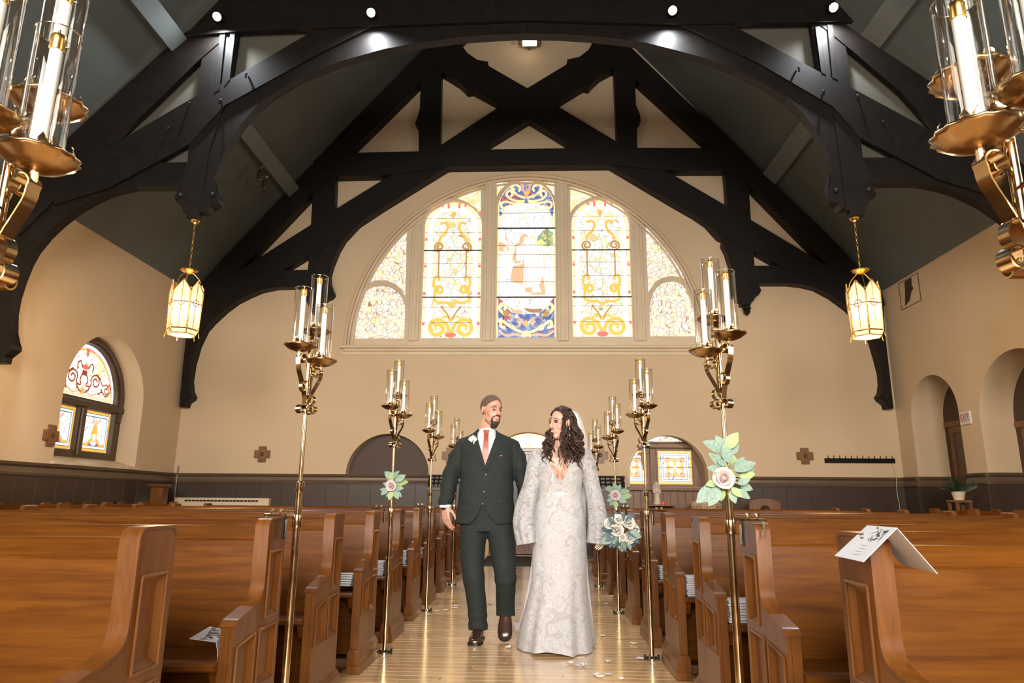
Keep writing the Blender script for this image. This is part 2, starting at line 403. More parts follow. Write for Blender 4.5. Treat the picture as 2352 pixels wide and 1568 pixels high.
part2('scissor_brace', [(990,70),(1060,80),(1062,107),(1073,122),(1097,138),(1121,141),(1121,151),(1212,203),(1417,325),(1440,348),(1326,348),(1310,331),(1221,277),(1160,245),(1086,204),(1073,207),(1055,188),(1021,168),(990,150)], 0, 0.006)
part2('scissor_brace', [(1430,70),(1361,80),(1361,100),(1352,115),(1331,131),(1303,136),(1302,148),(1212,202),(1011,334),(990,352),(1100,352),(1119,332),(1210,277),(1266,243),(1341,196),(1353,200),(1362,189),(1379,172),(1403,159),(1430,150)], 1, 0.006)
part2('lower_brace', [(1031,382),(899,400),(766,483),(714,516),(546,623),(500,655),(600,652),(650,620),(707,586),(760,560),(793,544),(821,514),(877,477)], 6)
part2('lower_brace', [(1400,379),(1530,391),(1671,474),(1725,505),(1905,612),(1950,650),(1850,645),(1794,611),(1731,575),(1690,560),(1652,544),(1624,513),(1596,494),(1540,462)], 6)
part2('wall_bracket', [(411,934),(420,840),(428,770),(440,700),(456,655),(500,640),(560,620),(650,620),(722,619),(722,658),(681,658),(630,659),(596,666),(568,678),(540,692),(512,713),(484,739),(468,757),(451,793),(439,834),(433,872),(435,896),(441,910),(437,917),(427,923),(423,934)], 7, 0.006)
part2('wall_bracket', [(2053,938),(2044,861),(2034,775),(2029,706),(2026,667),(1960,640),(1900,612),(1794,610),(1722,610),(1722,650),(1815,650),(1849,654),(1877,661),(1913,680),(1950,707),(1982,738),(2006,780),(2018,820),(2027,854),(2029,879),(2027,899),(2020,910),(2025,918),(2037,927),(2041,938)], 7, 0.006)
part2('hammer_post', [(722,360),(718,449),(714,516),(710,586),(707,619),(703,655),(693,668),(692,676),(702,686),(708,700),(742,700),(744,690),(749,686),(760,681),(765,674),(764,668),(757,650),(755,631),(762,606),(776,572),(793,544),(800,520),(768,470),(771,405),(773,360)], 9, 0.006)
part2('hammer_post', [(1668,360),(1665,391),(1671,474),(1660,560),(1669,578),(1678,606),(1682,634),(1684,660),(1686,679),(1692,682),(1695,690),(1703,691),(1704,700),(1725,700),(1726,690),(1731,690),(1734,682),(1744,675),(1749,666),(1744,656),(1739,650),(1733,610),(1731,575),(1725,505),(1720,434),(1718,360)], 9, 0.006)
for px, py in ((723, 706), (1715, 706)):
    p = at_y(px, py, YT2+0.14)
    part = MB().lathe([(0.0,-0.17),(0.02,-0.15),(0.06,-0.11),(0.07,-0.08),(0.05,-0.05),(0.085,-0.03),(0.085,0.0),(0.0,0.01)], 12, p - Vector((0, YB-0.1, 5.0))).build('finial', M['dark'], t2, True)

t1 = thing('roof_truss', 'dark timber truss with a wide arch carrying four spotlights and two lanterns', 'truss', (0, YT1, 5.0), 'roof trusses')
def part1(name, pts, k, th=0.17, bev=0.01, mat='dark'):
    o = px_prism(pts, YT1 + 0.012*k, th, bev); o.v = [p - Vector((0, YT1, 5.0)) for p in o.v]
    return o.build(name, M[mat], t1)
TOPY = -14
part1('collar_beam', [(505,TOPY+10),(1222,TOPY),(1900,TOPY-6),(1962,47),(1917,50),(1545,56),(1214,46),(860,60),(545,72),(420,84)], -2, 0.08)
archL = [(504,457),(501,449),(494,436),(491,424),(491,412),(499,389),(510,361),(530,320),(551,286),(585,248),(627,213),(689,176),(780,141),(880,113),(966,97),(1060,85),(1140,79),(1210,77)]
archR = [(1898,449),(1900,439),(1907,427),(1913,406),(1913,392),(1907,365),(1889,324),(1865,286),(1845,258),(1810,227),(1758,193),(1690,158),(1621,134),(1552,115),(1484,98),(1420,89),(1362,83),(1290,78),(1210,77)]
part1('arch_brace', archL + [(1212,30),(860,45),(700,120),(540,215),(485,300),(470,400),(462,470),(460,488),(476,486),(483,474),(501,465)], 3, 0.15, 0.006)
part1('arch_brace', archR + [(1212,30),(1545,45),(1700,110),(1880,200),(1915,245),(1930,330),(1944,420),(1950,479),(1931,480),(1926,468),(1910,462)], 3, 0.15, 0.006)
part1('rafter', [(560,-30),(482,37),(427,74),(382,110),(145,327),(30,440),(-10,480),(40,540),(243,341),(344,248),(461,134),(560,50)], 1, 0.07)
part1('rafter', [(1850,-30),(1917,40),(1982,84),(2010,103),(2144,190),(2400,420),(2400,520),(2161,312),(2068,210),(1956,115),(1850,30)], 1, 0.07)
part1('scissor_brace', [(850,0),(702,81),(532,180),(451,220),(243,341),(140,405),(120,470),(250,430),(358,373),(434,329),(516,240),(740,119),(860,58)], 0, 0.07)
part1('scissor_brace', [(1560,0),(1703,69),(1877,162),(1955,201),(2161,312),(2300,395),(2300,455),(2160,412),(2060,360),(1976,315),(1914,243),(1748,148),(1552,52)], 0, 0.07)
part1('hammer_post', [(480,60),(548,60),(530,182),(512,250),(481,343),(468,430),(462,486),(456,488),(455,503),(427,500),(429,486),(419,486),(417,472),(401,459),(400,449),(414,430),(430,373),(435,322),(452,215),(463,138)], 2, 0.10)
part1('hammer_post', [(1862,52),(1932,46),(1945,120),(1954,200),(1976,315),(1982,362),(2001,421),(2013,443),(2012,450),(1993,465),(1990,480),(1984,482),(1985,495),(1954,497),(1954,482),(1944,480),(1938,430),(1914,243),(1880,170)], 2, 0.10)
for pts in ([(505,70),(518,70),(504,205),(490,215)], [(529,70),(541,70),(528,182),(514,200)]):
    part1('post_fillet', pts, -0.5, 0.05, 0.004)
for pts in ([(1872,60),(1884,60),(1898,172),(1886,166)], [(1900,56),(1914,56),(1926,184),(1912,178)]):
    part1('post_fillet', pts, -0.5, 0.05, 0.004)
brL = [(413,428),(306,427),(260,437),(214,456),(171,482),(135,510),(104,539),(76,573),(58,603),(43,643),(31,680),(24,717),(22,760),(26,781),(32,793),(31,802),(15,812),(8,818),(7,832)]
part1('wall_bracket', brL + [(-20,832),(-8,680),(6,600),(14,533),(20,469),(100,400),(250,374),(358,373),(440,372),(430,428)], 4, 0.15, 0.006)
brR = [(2001,421),(2074,420),(2120,421),(2166,429),(2206,443),(2260,468),(2308,502),(2352,542),(2385,590),(2404,650),(2412,720),(2410,760),(2404,778),(2412,800),(2428,812),(2430,832)]
part1('wall_bracket', brR + [(2460,832),(2450,700),(2430,560),(2420,470),(2330,405),(2160,362),(1978,361),(1985,421)], 4, 0.15, 0.006)
for px, py in ((567,174),(508,233),(436,240),(388,297),(1833,160),(1890,213),(1969,223),(2027,283)):
    p = at_y(px, py, YT1-0.01) - Vector((0, YT1, 5.0))
    MB().tube([p + Vector((0.0,-0.03,-0.05)), p + Vector((0,-0.035,0.0)), p + Vector((0,0.0,0.03))], 0.012, 6).build('iron_peg', M['iron'], t1, True)
for px, py in ((413,449),(487,447),(1921,438),(1997,437)):
    p = at_y(px, py, YT1+0.02) - Vector((0, YT1, 5.0))
    MB().sphere(p, (0.035, 0.03, 0.035)).build('carved_boss', M['dark'], t1, True)
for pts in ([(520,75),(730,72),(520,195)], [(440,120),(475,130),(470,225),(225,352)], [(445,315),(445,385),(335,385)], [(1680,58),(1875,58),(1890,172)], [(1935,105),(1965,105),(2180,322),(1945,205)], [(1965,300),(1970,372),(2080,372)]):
    o = px_prism(pts, YT1+0.135, 0.02); o.v = [p - Vector((0, YT1, 5.0)) for p in o.v]; o.build('infill_panel', M['diminfill'], t1)
# purlins running along the roof slopes
pu = [(at_y(665,452,YT2), at_y(683,436,YT2)), (at_y(1780,424,YT2), at_y(1757,404,YT2))]
for k, (a, c) in enumerate(pu):
    d = (c - a).normalized(); nrm = Vector((0.77, 0, -0.63)) if k == 0 else Vector((-0.77, 0, -0.63))
    a0 = a; c0 = c + d*0.06
    o = MB().prism([a0, c0, c0 - nrm*0.22, a0 - nrm*0.22], (0, -(YT2-YF), 0)).build('roof_purlin', M['purlin'])
    tag(o, ['teal roof purlin on the slope that carries two metal spotlight cans', 'teal roof purlin on the slope above the exit doors'][k], 'beam', 'roof purlins')
# ================================================================ WINDOWS
def stained(name, stops, scale, strength, lead=0.025, leadcol=(0.10, 0.05, 0.02), stretch=(1,1,1), rnd=1.0):
    """backlit leaded glass: Voronoi pieces, each with its own colour, dark lead between them"""
    m, nt, b = new_mat(name); v = coords(nt, stretch, False)
    vo = N(nt, 'ShaderNodeTexVoronoi', i_Scale=scale); vo.inputs['Randomness'].default_value = rnd; L(nt, v, vo.inputs['Vector'])
    ve = N(nt, 'ShaderNodeTexVoronoi', feature='DISTANCE_TO_EDGE', i_Scale=scale); ve.inputs['Randomness'].default_value = rnd; L(nt, v, ve.inputs['Vector'])
    sx = N(nt, 'ShaderNodeSeparateColor'); L(nt, vo.outputs['Color'], sx.inputs[0])
    r = ramp(nt, stops, 'CONSTANT'); L(nt, sx.outputs[0], r.inputs[0])
    n = N(nt, 'ShaderNodeTexNoise', i_Scale=9, i_Detail=2); L(nt, v, n.inputs['Vector'])
    mr = N(nt, 'ShaderNodeMapRange'); mr.inputs['To Min'].default_value = 0.8; mr.inputs['To Max'].default_value = 1.15; L(nt, n.outputs['Fac'], mr.inputs[0])
    hs = N(nt, 'ShaderNodeHueSaturation'); L(nt, r.outputs[0], hs.inputs['Color']); L(nt, mr.outputs[0], hs.inputs['Value'])
    gt = N(nt, 'ShaderNodeMath', operation='GREATER_THAN'); gt.inputs[1].default_value = lead; L(nt, ve.outputs['Distance'], gt.inputs[0])
    mx = N(nt, 'ShaderNodeMix', data_type='RGBA'); L(nt, gt.outputs[0], mx.inputs[0]); mx.inputs[6].default_value = c4(leadcol); L(nt, hs.outputs[0], mx.inputs[7])
    b.inputs['Base Color'].default_value = (0.05, 0.05, 0.05, 1); setp(b, rough=0.25)
    L(nt, mx.outputs[2], b.inputs['Emission Color']); b.inputs['Emission Strength'].default_value = strength
    return m
S1 = 0.66
M['g_white'] = stained('white_leaded_glass', [(0,(1,.98,.92)),(.42,(1,.90,.66)),(.55,(.98,.82,.62)),(.68,(1,1,.97)),(.86,(.86,.92,1)),(.93,(.85,.62,.25))], 8.5, S1, 0.022, (0.42,0.25,0.12))
M['g_side'] = stained('cream_leaded_glass', [(0,(1,.93,.80)),(.35,(1,.86,.70)),(.6,(1,.95,.82)),(.8,(1,.80,.66)),(.92,(1,.9,.5))], 10.5, S1*0.9, 0.03, (0.42,0.2,0.09))
M['g_yel'] = stained('yellow_leaded_glass', [(0,(1,.93,.62)),(.4,(1,.85,.45)),(.7,(1,.97,.8)),(.9,(.95,.7,.3))], 8.5, S1, 0.015, (0.4,0.25,0.06))
M['g_blue'] = stained('blue_leaded_glass', [(0,(.10,.16,.42)),(.35,(.17,.25,.55)),(.62,(.32,.42,.68)),(.8,(.75,.72,.8)),(.9,(.55,.12,.16))], 12, 0.66, 0.03, (0.05,0.03,0.06))
M['g_sky'] = stained('pale_sky_glass', [(0,(1,1,1)),(.6,(1,.98,.92)),(.85,(.86,.93,1)),(.94,(1,.86,.62))], 6.5, S1, 0.018, (0.35,0.3,0.3), (1,1,2.2))
M['g_green'] = stained('green_leaded_glass', [(0,(.32,.52,.25)),(.4,(.6,.7,.3)),(.7,(.35,.55,.45)),(.85,(.85,.8,.4))], 14, 0.62, 0.03)
M['g_rays'] = stained('amber_ray_glass', [(0,(1,.93,.72)),(.4,(1,.86,.5)),(.7,(1,.97,.85)),(.9,(.95,.66,.25))], 5.5, 1.35, 0.022, (0.12,0.06,0.02), (1,1.7,0.8))
M['g_clear'] = stained('pale_quarry_glass', [(0,(1,1,1)),(.6,(.93,.97,1)),(.85,(1,.94,.86))], 7, 0.78, 0.018, (0.12,0.12,0.2), (1,1,1))
for nm, col, st in (('e_gold',(.66,.37,.07),1.0),('e_pale',(.86,.60,.30),1.0),('e_brown',(.36,.20,.06),.9),('e_red',(.75,.13,.09),1.0),('e_pink',(.86,.55,.38),1.0),
                    ('e_robe',(.95,.78,.66),1.0),('e_tunic',(.62,.33,.20),1.0),('e_skin',(.93,.68,.50),1.1),('e_hair',(.55,.33,.2),1.0),('e_ltblue',(.50,.74,.88),1.15),('e_white',(1,.98,.94),1.2),
                    ('e_dkgreen',(.30,.42,.14),.9),('e_olive',(.70,.66,.20),1.0),('e_rock',(.30,.16,.07),.8),('e_orange',(.86,.33,.10),1.0),('e_purple',(.30,.08,.36),.8),('e_lav',(.70,.78,.95),1.3),('e_maroon',(.28,.05,.03),.7)):
    M[nm] = emis(nm[2:] + '_glass', col, st*0.60)
M['lead'] = solid('lead_came', (0.03, 0.022, 0.018), 0.5)

def strip2(mb, pts, w, fn, d, taper=False):
    """flat ribbon along 2D points"""
    n = len(pts); P = [Vector((p[0], p[1])) for p in pts]; vs = []; fs = []
    for i in range(n):
        t = (P[min(i+1,n-1)] - P[max(i-1,0)]).normalized(); nn = Vector((-t.y, t.x)); ww = w*(1 - 0.7*i/(n-1) if taper else 1)
        a = P[i] + nn*ww/2; c = P[i] - nn*ww/2
        vs += [fn(a.x, a.y, d), fn(c.x, c.y, d)]
    for i in range(n-1): fs.append((2*i, 2*i+1, 2*i+3, 2*i+2))
    mb.add(vs, fs)
def spiral(cx, cy, r, a0, turns, n=22, shrink=0.25):
    return [(cx + r*(1-(1-shrink)*i/n)*math.cos(a0 + 2*PI*turns*i/n), cy + r*(1-(1-shrink)*i/n)*math.sin(a0 + 2*PI*turns*i/n)) for i in range(n+1)]
def blob(mb, pts, fn, d):
    pts = list(pts); tri = geometry.tessellate_polygon([[Vector((p[0], p[1], 0)) for p in pts]])
    mb.add([fn(p[0], p[1], d) for p in pts], [list(t) for t in tri])
def flip(pts): return [(-p[0], p[1]) for p in pts]
class Orn:
    """ornament pieces of one pane, collected by colour and by kind"""
    def __init__(s, pane, fn, d): s.pane = pane; s.fn = fn; s.d = d; s.k = 0
    def scroll(s, pts, w, mat, mirror=True, name='glass_scroll', taper=False):
        for q in ([pts, flip(pts)] if mirror else [pts]):
            mb = MB(); strip2(mb, [(p.x, p.y) for p in smooth_pts([Vector((a[0], a[1], 0)) for a in q], 3)] if len(q) < 12 else q, w, s.fn, s.d - 0.0012*s.k, taper); mb.build(name, M[mat], s.pane)
        s.k = (s.k + 1) % 9
    def piece(s, pts, mat, mirror=False, name='glass_piece'):
        for q in ([pts, flip(pts)] if mirror else [pts]):
            mb = MB(); blob(mb, q, s.fn, s.d - 0.0012*s.k); mb.build(name, M[mat], s.pane)
        s.k = (s.k + 1) % 9
    def bar(s, x0, x1, z, r=0.011, name='saddle_bar'):
        MB().tube([s.fn(x0, z, s.d-0.02), s.fn(x1, z, s.d-0.02)], r, 6).build(name, M['lead'], s.pane)
def disc(cx, cy, rx, ry=None, n=14): return arc(cx, cy, rx, 0, 360-360/n, n-1, ry)

# ---- the great lunette window
YW = 13.60
def P2(px, py): p = at_y(px, py, YW); return (p.x, p.z)
def lancet(bl, br, spring, top, n=16):
    x0, z0 = P2(*bl); x1, z1 = P2(*br); xs0, zs = P2(bl[0], spring); xt, zt = P2((bl[0]+br[0])/2, top)
    z0 = (z0+z1)/2
    return [(x0, z0), (x1, z0)] + arc((x0+x1)/2, zs, (x1-x0)/2, 0, 180, n, zt-zs)
LL = lancet((967,776), (1102,776), 519, 465); LC = lancet((1140,775), (1277,775), 481, 416); LR = lancet((1316,773), (1453,773), 515, 460)
pane_defs = [
 ('pane', [P2(*p) for p in [(815,777),(928,777),(930,740),(930,702),(925,686),(914,671),(897,660),(877,657),(860,659),(847,664),(835,673),(825,710),(819,745)]], 'g_side'),
 ('pane', [P2(*p) for p in [(846,655),(860,628),(880,598),(905,563),(935,529),(933,600),(931,682),(924,667),(910,653),(893,646),(872,644),(857,648)]], 'g_side'),
 ('pane', LL, 'g_white'),
 ('pane', [P2(*p) for p in [(1034,459),(1068,446),(1104,433),(1104,465),(1104,496),(1092,479),(1075,466),(1056,460)]], 'g_yel'),
 ('pane', LC, 'g_sky'),
 ('pane', [P2(*p) for p in [(1141,420),(1171,419),(1158,430),(1148,441),(1141,454)]], 'g_yel'),
 ('pane', [P2(*p) for p in [(1243,419),(1273,420),(1273,454),(1266,441),(1256,430)]], 'g_yel'),
 ('pane', LR, 'g_white'),
 ('pane', [P2(*p) for p in [(1310,429),(1342,438),(1376,451),(1358,455),(1338,463),(1322,475),(1310,491)]], 'g_yel'),
 ('pane', [P2(*p) for p in [(1483,521),(1512,553),(1540,588),(1562,617),(1577,645),(1562,638),(1540,634),(1520,638),(1504,648),(1489,671),(1486,600)]], 'g_side'),
 ('pane', [P2(*p) for p in [(1493,772),(1607,772),(1601,735),(1592,700),(1581,672),(1565,652),(1544,646),(1522,650),(1506,663),(1496,682),(1492,710)]], 'g_side')]
def make_window(name, loc): o = bpy.data.objects.new(name, None); COL.objects.link(o); o['kind'] = 'structure'; return o
w1 = make_window('window_1', None)
wo = [(BWX-BWR-0.02, BWZ-0.02), (BWX+BWR+0.02, BWZ-0.02)] + arc(BWX, BWZ, BWR+0.02, 0, 180, 48, 3.76)[1:-1]
def grow(poly, g):
    cx = sum(p[0] for p in poly)/len(poly); cz = sum(p[1] for p in poly)/len(poly); out = []
    for p in poly:
        d = Vector((p[0]-cx, p[1]-cz)); l = d.length; out.append((p[0] + d.x/l*g, p[1] + d.y/l*g))
    return out
MB().plate(wo, [grow(p[1], 0.02) for p in pane_defs], wall_y, YW-0.07, YW, [p[1] for p in pane_defs]).build('frame', M['cream'], w1)
panes = []
for nm, poly, mt in pane_defs:
    mb = MB(); blob(mb, grow(poly, 0.01), wall_y, YW+0.004); o = mb.build(nm, M[mt], w1); panes.append(o)
# mullions and arch mouldings
for a, bb, t0, t1 in ((933,968,523,437),(1103,1141,421,410),(1275,1312,410,421),(1450,1488,437,523)):
    (xa, za), (xb, zb) = P2(a+6, 780), P2(bb-6, 780)
    za2 = min(P2(a, t0)[1], P2(bb, t1)[1]) 
    m = MB().box(xa, xb, YW-0.115, YW-0.06, za-0.05, za2, 0.012).build('mullion', M['cream'], w1)
    MB().box(xa+0.06, xb-0.06, YW-0.135, YW-0.11, za-0.05, za2, 0.008).build('fillet', M['cream'], m)
for rr, ww, dd in ((BWR-0.03, 0.06, 0.07), (BWR-0.12, 0.025, 0.04)):
    a = arc(BWX, BWZ, rr, 0, 180, 48, rr*3.74/BWR)
    MB().ribbon([(p[0], YW-0.07-dd/2, p[1]) for p in a], (0,1,0), dd, ww).build('arch_moulding', M['cream'], w1)
# round plaster edge around the opening
a = arc(BWX, BWZ, BWR+0.015, 0, 180, 48, 3.755)
MB().tube([(p[0], YB+0.01, p[1]) for p in a], 0.04, 8).build('reveal_bead', M['plaster'], w1, True)
sl = [(x, z) for x, z in (P2(780, 790), P2(1612, 790))]
ps0 = at_y(780, 790, YB-0.1).x; ps1 = at_y(1622, 790, YB-0.1).x
s = MB().box(ps0, ps1, YB-0.13, YB+0.02, 3.965, 4.02, 0.012).build('sill', M['cream'], w1)
MB().box(ps0+0.06, ps1-0.06, YB-0.08, YB+0.02, 3.90, 3.965, 0.02).build('sill_moulding', M['cream'], s)
MB().box(ps0+0.03, ps1-0.03, YB-0.03, YB+0.02, 3.84, 3.90, 0.004).build('sill_apron', M['cream'], s)
MB().box(BWX-BWR, BWX+BWR, YB-0.01, YW-0.02, 3.99, BWZ+0.004).build('inner_sill', M['cream'], s)

# ornaments of the two side lancets, drawn about the pane's centre line, z up from the bottom
def side_lancet(pane, poly, sgn):
    x0 = poly[0][0]; x1 = poly[1][0]; zb = poly[0][1]; cx = (x0+x1)/2; hw = (x1-x0)/2; zt = max(p[1] for p in poly)
    H = zt - zb
    fn = lambda u, v, d: Vector((cx + u, d, zb + v))
    o = Orn(pane, fn, YW-0.004)
    zs = H - hw*0.95
    for ins, wd, mt in ((0.035, 0.06, 'e_pink'), (0.115, 0.075, 'e_white'), (0.165, 0.018, 'e_lav')):
        out = [(hw-ins, 0.0), (hw-ins, zs*0.5), (hw-ins, zs)] + arc(0, zs, hw-ins, 0, 180, 20, H-zs-ins)[1:-1] + [(-hw+ins, zs), (-hw+ins, zs*0.5), (-hw+ins, 0.0)]
        o.scroll(out, wd, mt, False, 'glass_border')
    for v in (0.3, 0.95, 1.55, 2.15, 2.75):
        o.piece([(hw-0.06, v-0.03), (hw-0.01, v-0.03), (hw-0.01, v+0.03), (hw-0.06, v+0.03)], 'e_red', True, 'red_jewel')
    for a in (65, 78, 102, 115):
        p = (0.97*hw*math.cos(R_(a)), zs + (H-zs)*0.95*math.sin(R_(a))); o.piece(disc(p[0], p[1], 0.03, None, 6), 'e_red', False, 'red_jewel')
    # bottom double spirals
    o.scroll([(0.02,0.12),(0.09,0.30),(0.22,0.38)] + spiral(0.27, 0.20, 0.19, R_(80), -1.35, 20), 0.075, 'e_gold')
    o.scroll(spiral(0.27, 0.20, 0.09, R_(30), -0.9, 12), 0.035, 'e_pale')
    o.scroll([(0.0,0.36),(0.08,0.45),(0.16,0.44),(0.23,0.38)], 0.07, 'e_gold', True, 'glass_scroll', True)
    o.scroll([(0.02,0.40),(0.09,0.52),(0.17,0.62),(0.21,0.68)], 0.03, 'e_brown', True, 'glass_scroll')
    o.scroll([(0.30,0.42),(0.37,0.55),(0.36,0.70),(0.27,0.80),(0.22,0.93)], 0.045, 'e_pink')
    o.scroll([(0.0,0.68),(0.10,0.76),(0.24,0.74),(0.36,0.80),(0.35,0.97)] + spiral(0.26, 1.02, 0.10, R_(20), 1.2, 14), 0.06, 'e_gold')
    o.piece(disc(0, 0.06, 0.12, 0.06, 8), 'e_red', False, 'red_jewel')
    # columns with hooks
    o.scroll([(0.30,1.00),(0.38,1.15),(0.36,1.30),(0.28,1.32),(0.27,1.22)], 0.055, 'e_gold')
    o.scroll([(0.29,1.30),(0.29,1.60),(0.29,1.88)], 0.03, 'e_brown')
    o.scroll([(0.29,1.86)] + spiral(0.29, 1.98, 0.11, R_(-90), 1.5, 18, 0.3), 0.04, 'e_brown')
    o.scroll([(0.30,2.10),(0.25,2.22),(0.18,2.28),(0.12,2.42),(0.16,2.52),(0.28,2.50)], 0.055, 'e_gold')
    o.scroll([(0.46,1.35),(0.40,1.55),(0.33,1.72),(0.46,1.80)], 0.04, 'e_pink')
    o.scroll([(0.47,1.95),(0.40,2.10),(0.36,2.28),(0.47,2.36)], 0.04, 'e_pink')
    o.scroll([(0.40,0.55),(0.46,0.75),(0.44,0.95)], 0.05, 'e_ltblue'); o.scroll([(0.44,1.1),(0.47,1.2)], 0.05, 'e_ltblue'); o.scroll([(0.47,2.5),(0.46,2.62)], 0.045, 'e_ltblue')
    # top palmette
    o.scroll([(0.03,2.55),(0.16,2.62),(0.28,2.70),(0.40,2.82),(0.36,2.95),(0.27,2.90)], 0.05, 'e_pale')
    o.scroll([(0.05,2.70),(0.12,2.88),(0.10,3.02),(0.20,3.08),(0.28,3.02)], 0.05, 'e_pink')
    o.piece([(-0.055,2.72),(0,2.60),(0.055,2.72),(0.03,2.78),(-0.03,2.78)], 'e_orange', False)
    o.piece([(0.09,2.86),(0.14,2.86),(0.13,2.98),(0.10,2.98)], 'e_red', True)
    o.piece(disc(0, 2.95, 0.05, 0.07, 8), 'e_pale', False)
    # central branch
    br = [(-0.02,0.72),(0.0,1.0),(0.06,1.2),(-0.01,1.4),(-0.04,1.6),(0.03,1.85),(0.02,2.05),(-0.05,2.25)]
    o.scroll(br, 0.013, 'e_dkgreen', False, 'glass_stem')
    for i, (u, v) in enumerate([(0.03,1.12),(-0.05,1.3),(0.09,1.42),(0.03,1.55),(-0.06,1.66),(0.08,1.74),(0.02,1.9),(-0.05,1.95),(0.07,2.08),(-0.02,2.2)]):
        a = 0.7*i; o.piece([(u,v),(u+0.05*math.cos(a),v+0.05*math.sin(a)),(u+0.085*math.cos(a+0.3),v+0.085*math.sin(a+0.3)),(u+0.05*math.cos(a+0.7),v+0.05*math.sin(a+0.7))], ('e_pale','e_tunic','e_olive')[i % 3], False, 'glass_leaf')
    for py in (576, 683):
        zz = at_y(1030, py, YW).z - zb; o.bar(-hw, hw, zz, 0.014)
    for v in (0.32, 0.65, 1.3, 1.6, 2.3, 2.62): o.bar(-hw, hw, v, 0.003, 'tie_bar')
side_lancet(panes[2], LL, -1); side_lancet(panes[7], LR, 1)
# the middle lancet: blue scroll work above and below two robed figures
def mid_lancet(pane, poly):
    x0 = poly[0][0]; x1 = poly[1][0]; zb = poly[0][1]; cx = (x0+x1)/2; hw = (x1-x0)/2; zt = max(p[1] for p in poly); H = zt - zb; zs = zt - hw*0.95
    fn = lambda u, v, d: Vector((cx + u, d, zb + v)); o = Orn(pane, fn, YW-0.004)
    # crop of the photograph: 663 px wide (60..612 = pane), 1568 high (68..1508 = pane)
    def q(x, y): return ((x-335)/552*2*hw, (1508-y)/1440*H)
    def Q(l): return [q(*p) for p in l]
    def arcq(a0, a1, ins): return arc(0, zs, hw-ins, a0, a1, 20, zt-zs-ins) if False else arc(0, H-hw*0.95, hw-ins, a0, a1, 20, hw*0.95-ins)
    o.piece(arcq(0, 180, 0.02) + Q([(75,400),(95,440),(110,380),(130,330),(180,300),(250,285),(335,280),(420,285),(490,305),(535,350),(560,400),(570,450),(590,400)]), 'g_blue')
    o.piece(Q([(68,1508),(68,1150),(110,1180),(150,1240),(200,1290),(300,1300),(380,1300),(470,1290),(530,1240),(570,1180),(600,1150),(605,1508)]), 'g_blue')
    o.scroll([(hw-0.015, 0), (hw-0.015, 1.5), (hw-0.015, H-hw*0.95)] + arcq(0, 180, 0.015)[1:-1] + [(-hw+0.015, H-hw*0.95), (-hw+0.015, 1.5), (-hw+0.015, 0)], 0.03, 'e_pale', False, 'glass_border')
    def R(l): return [(p[0], p[1]) for p in Q(l)]
    # top scrolls (right half, mirrored)
    o.scroll(R([(340,230),(400,215),(450,180),(480,130),(440,100),(400,130),(410,170)]), 0.05, 'e_pale')
    o.scroll(R([(350,260),(420,262),(490,240),(530,195),(500,160),(470,190),(490,220)]), 0.05, 'e_pale')
    o.scroll(R([(360,275),(450,285),(540,265),(580,290),(560,330),(520,310)]), 0.05, 'e_pale')
    o.scroll(R([(490,300),(540,340),(565,400),(580,440)]), 0.05, 'e_pink')
    o.scroll(R([(335,215),(360,170),(370,110),(400,90)]), 0.04, 'e_orange'); o.scroll(R([(335,225),(420,200),(470,210)]), 0.022, 'e_orange')
    o.piece(R([(318,190),(335,85),(352,190),(335,210)]), 'e_pale')
    # bottom scrolls
    o.scroll(R([(345,1400),(400,1340),(470,1330),(480,1390),(430,1420),(390,1390),(420,1360)]), 0.06, 'e_pale')
    o.scroll(R([(350,1470),(430,1440),(500,1400),(560,1360),(570,1410),(530,1420)]), 0.06, 'e_pale')
    o.scroll(R([(480,1310),(540,1300),(585,1250),(560,1210),(525,1240),(545,1265)]), 0.06, 'e_pale')
    o.scroll(R([(360,1500),(430,1480),(520,1490),(590,1450)]), 0.05, 'e_tunic')
    o.piece(R([(520,1265),(560,1290),(530,1320),(480,1315)]), 'e_brown', True); o.piece(R([(310,1390),(335,1350),(360,1390),(335,1420)]), 'e_orange')
    o.piece(R([(285,1500),(300,1460),(335,1445),(370,1460),(385,1500)]), 'e_pale')
    # ground under the figures
    o.piece(R([(110,1130),(590,1130),(560,1200),(500,1250),(420,1260),(330,1250),(230,1265),(160,1230)]), 'g_sky')
    o.piece(R([(150,1190),(200,1215),(260,1225),(300,1240),(260,1265),(200,1262),(160,1232)]), 'g_green'); o.piece(R([(400,1225),(470,1210),(530,1180),(520,1230),(470,1258),(420,1250)]), 'g_green')
    o.piece(R([(310,1245),(350,1222),(400,1220),(440,1240),(490,1262),(470,1290),(380,1290),(330,1270)]), 'e_rock'); o.piece(R([(190,1270),(250,1255),(300,1275),(290,1300),(220,1295)]), 'e_hair')
    # background
    o.piece(R([(70,640),(110,655),(150,690),(190,700),(150,740),(70,730)]), 'e_tunic'); o.piece(R([(70,850),(110,800),(160,830),(190,860),(165,880),(180,945),(120,950),(70,910)]), 'e_ltblue')
    o.piece(disc(*q(135,715), 0.045, 0.05, 10), 'e_skin'); o.piece(disc(*q(545,715), 0.045, 0.05, 10), 'e_skin')
    o.piece(R([(100,760),(160,745),(195,770),(180,850),(110,810)]), 'e_robe'); o.piece(R([(510,830),(540,790),(585,830),(595,880),(510,885)]), 'e_lav')
    o.piece(R([(440,600),(480,560),(520,520),(590,560),(595,660),(540,690),(470,680),(435,650)]), 'g_green'); o.piece(R([(440,640),(480,620),(510,650),(500,690),(450,680)]), 'e_olive')
    o.piece(R([(530,520),(545,520),(548,690),(532,690)]), 'e_brown')
    o.scroll(R([(130,520),(140,600),(165,660)]), 0.02, 'e_hair', False); o.piece(R([(70,890),(130,920),(220,900),(220,880),(150,870)]), 'e_white')
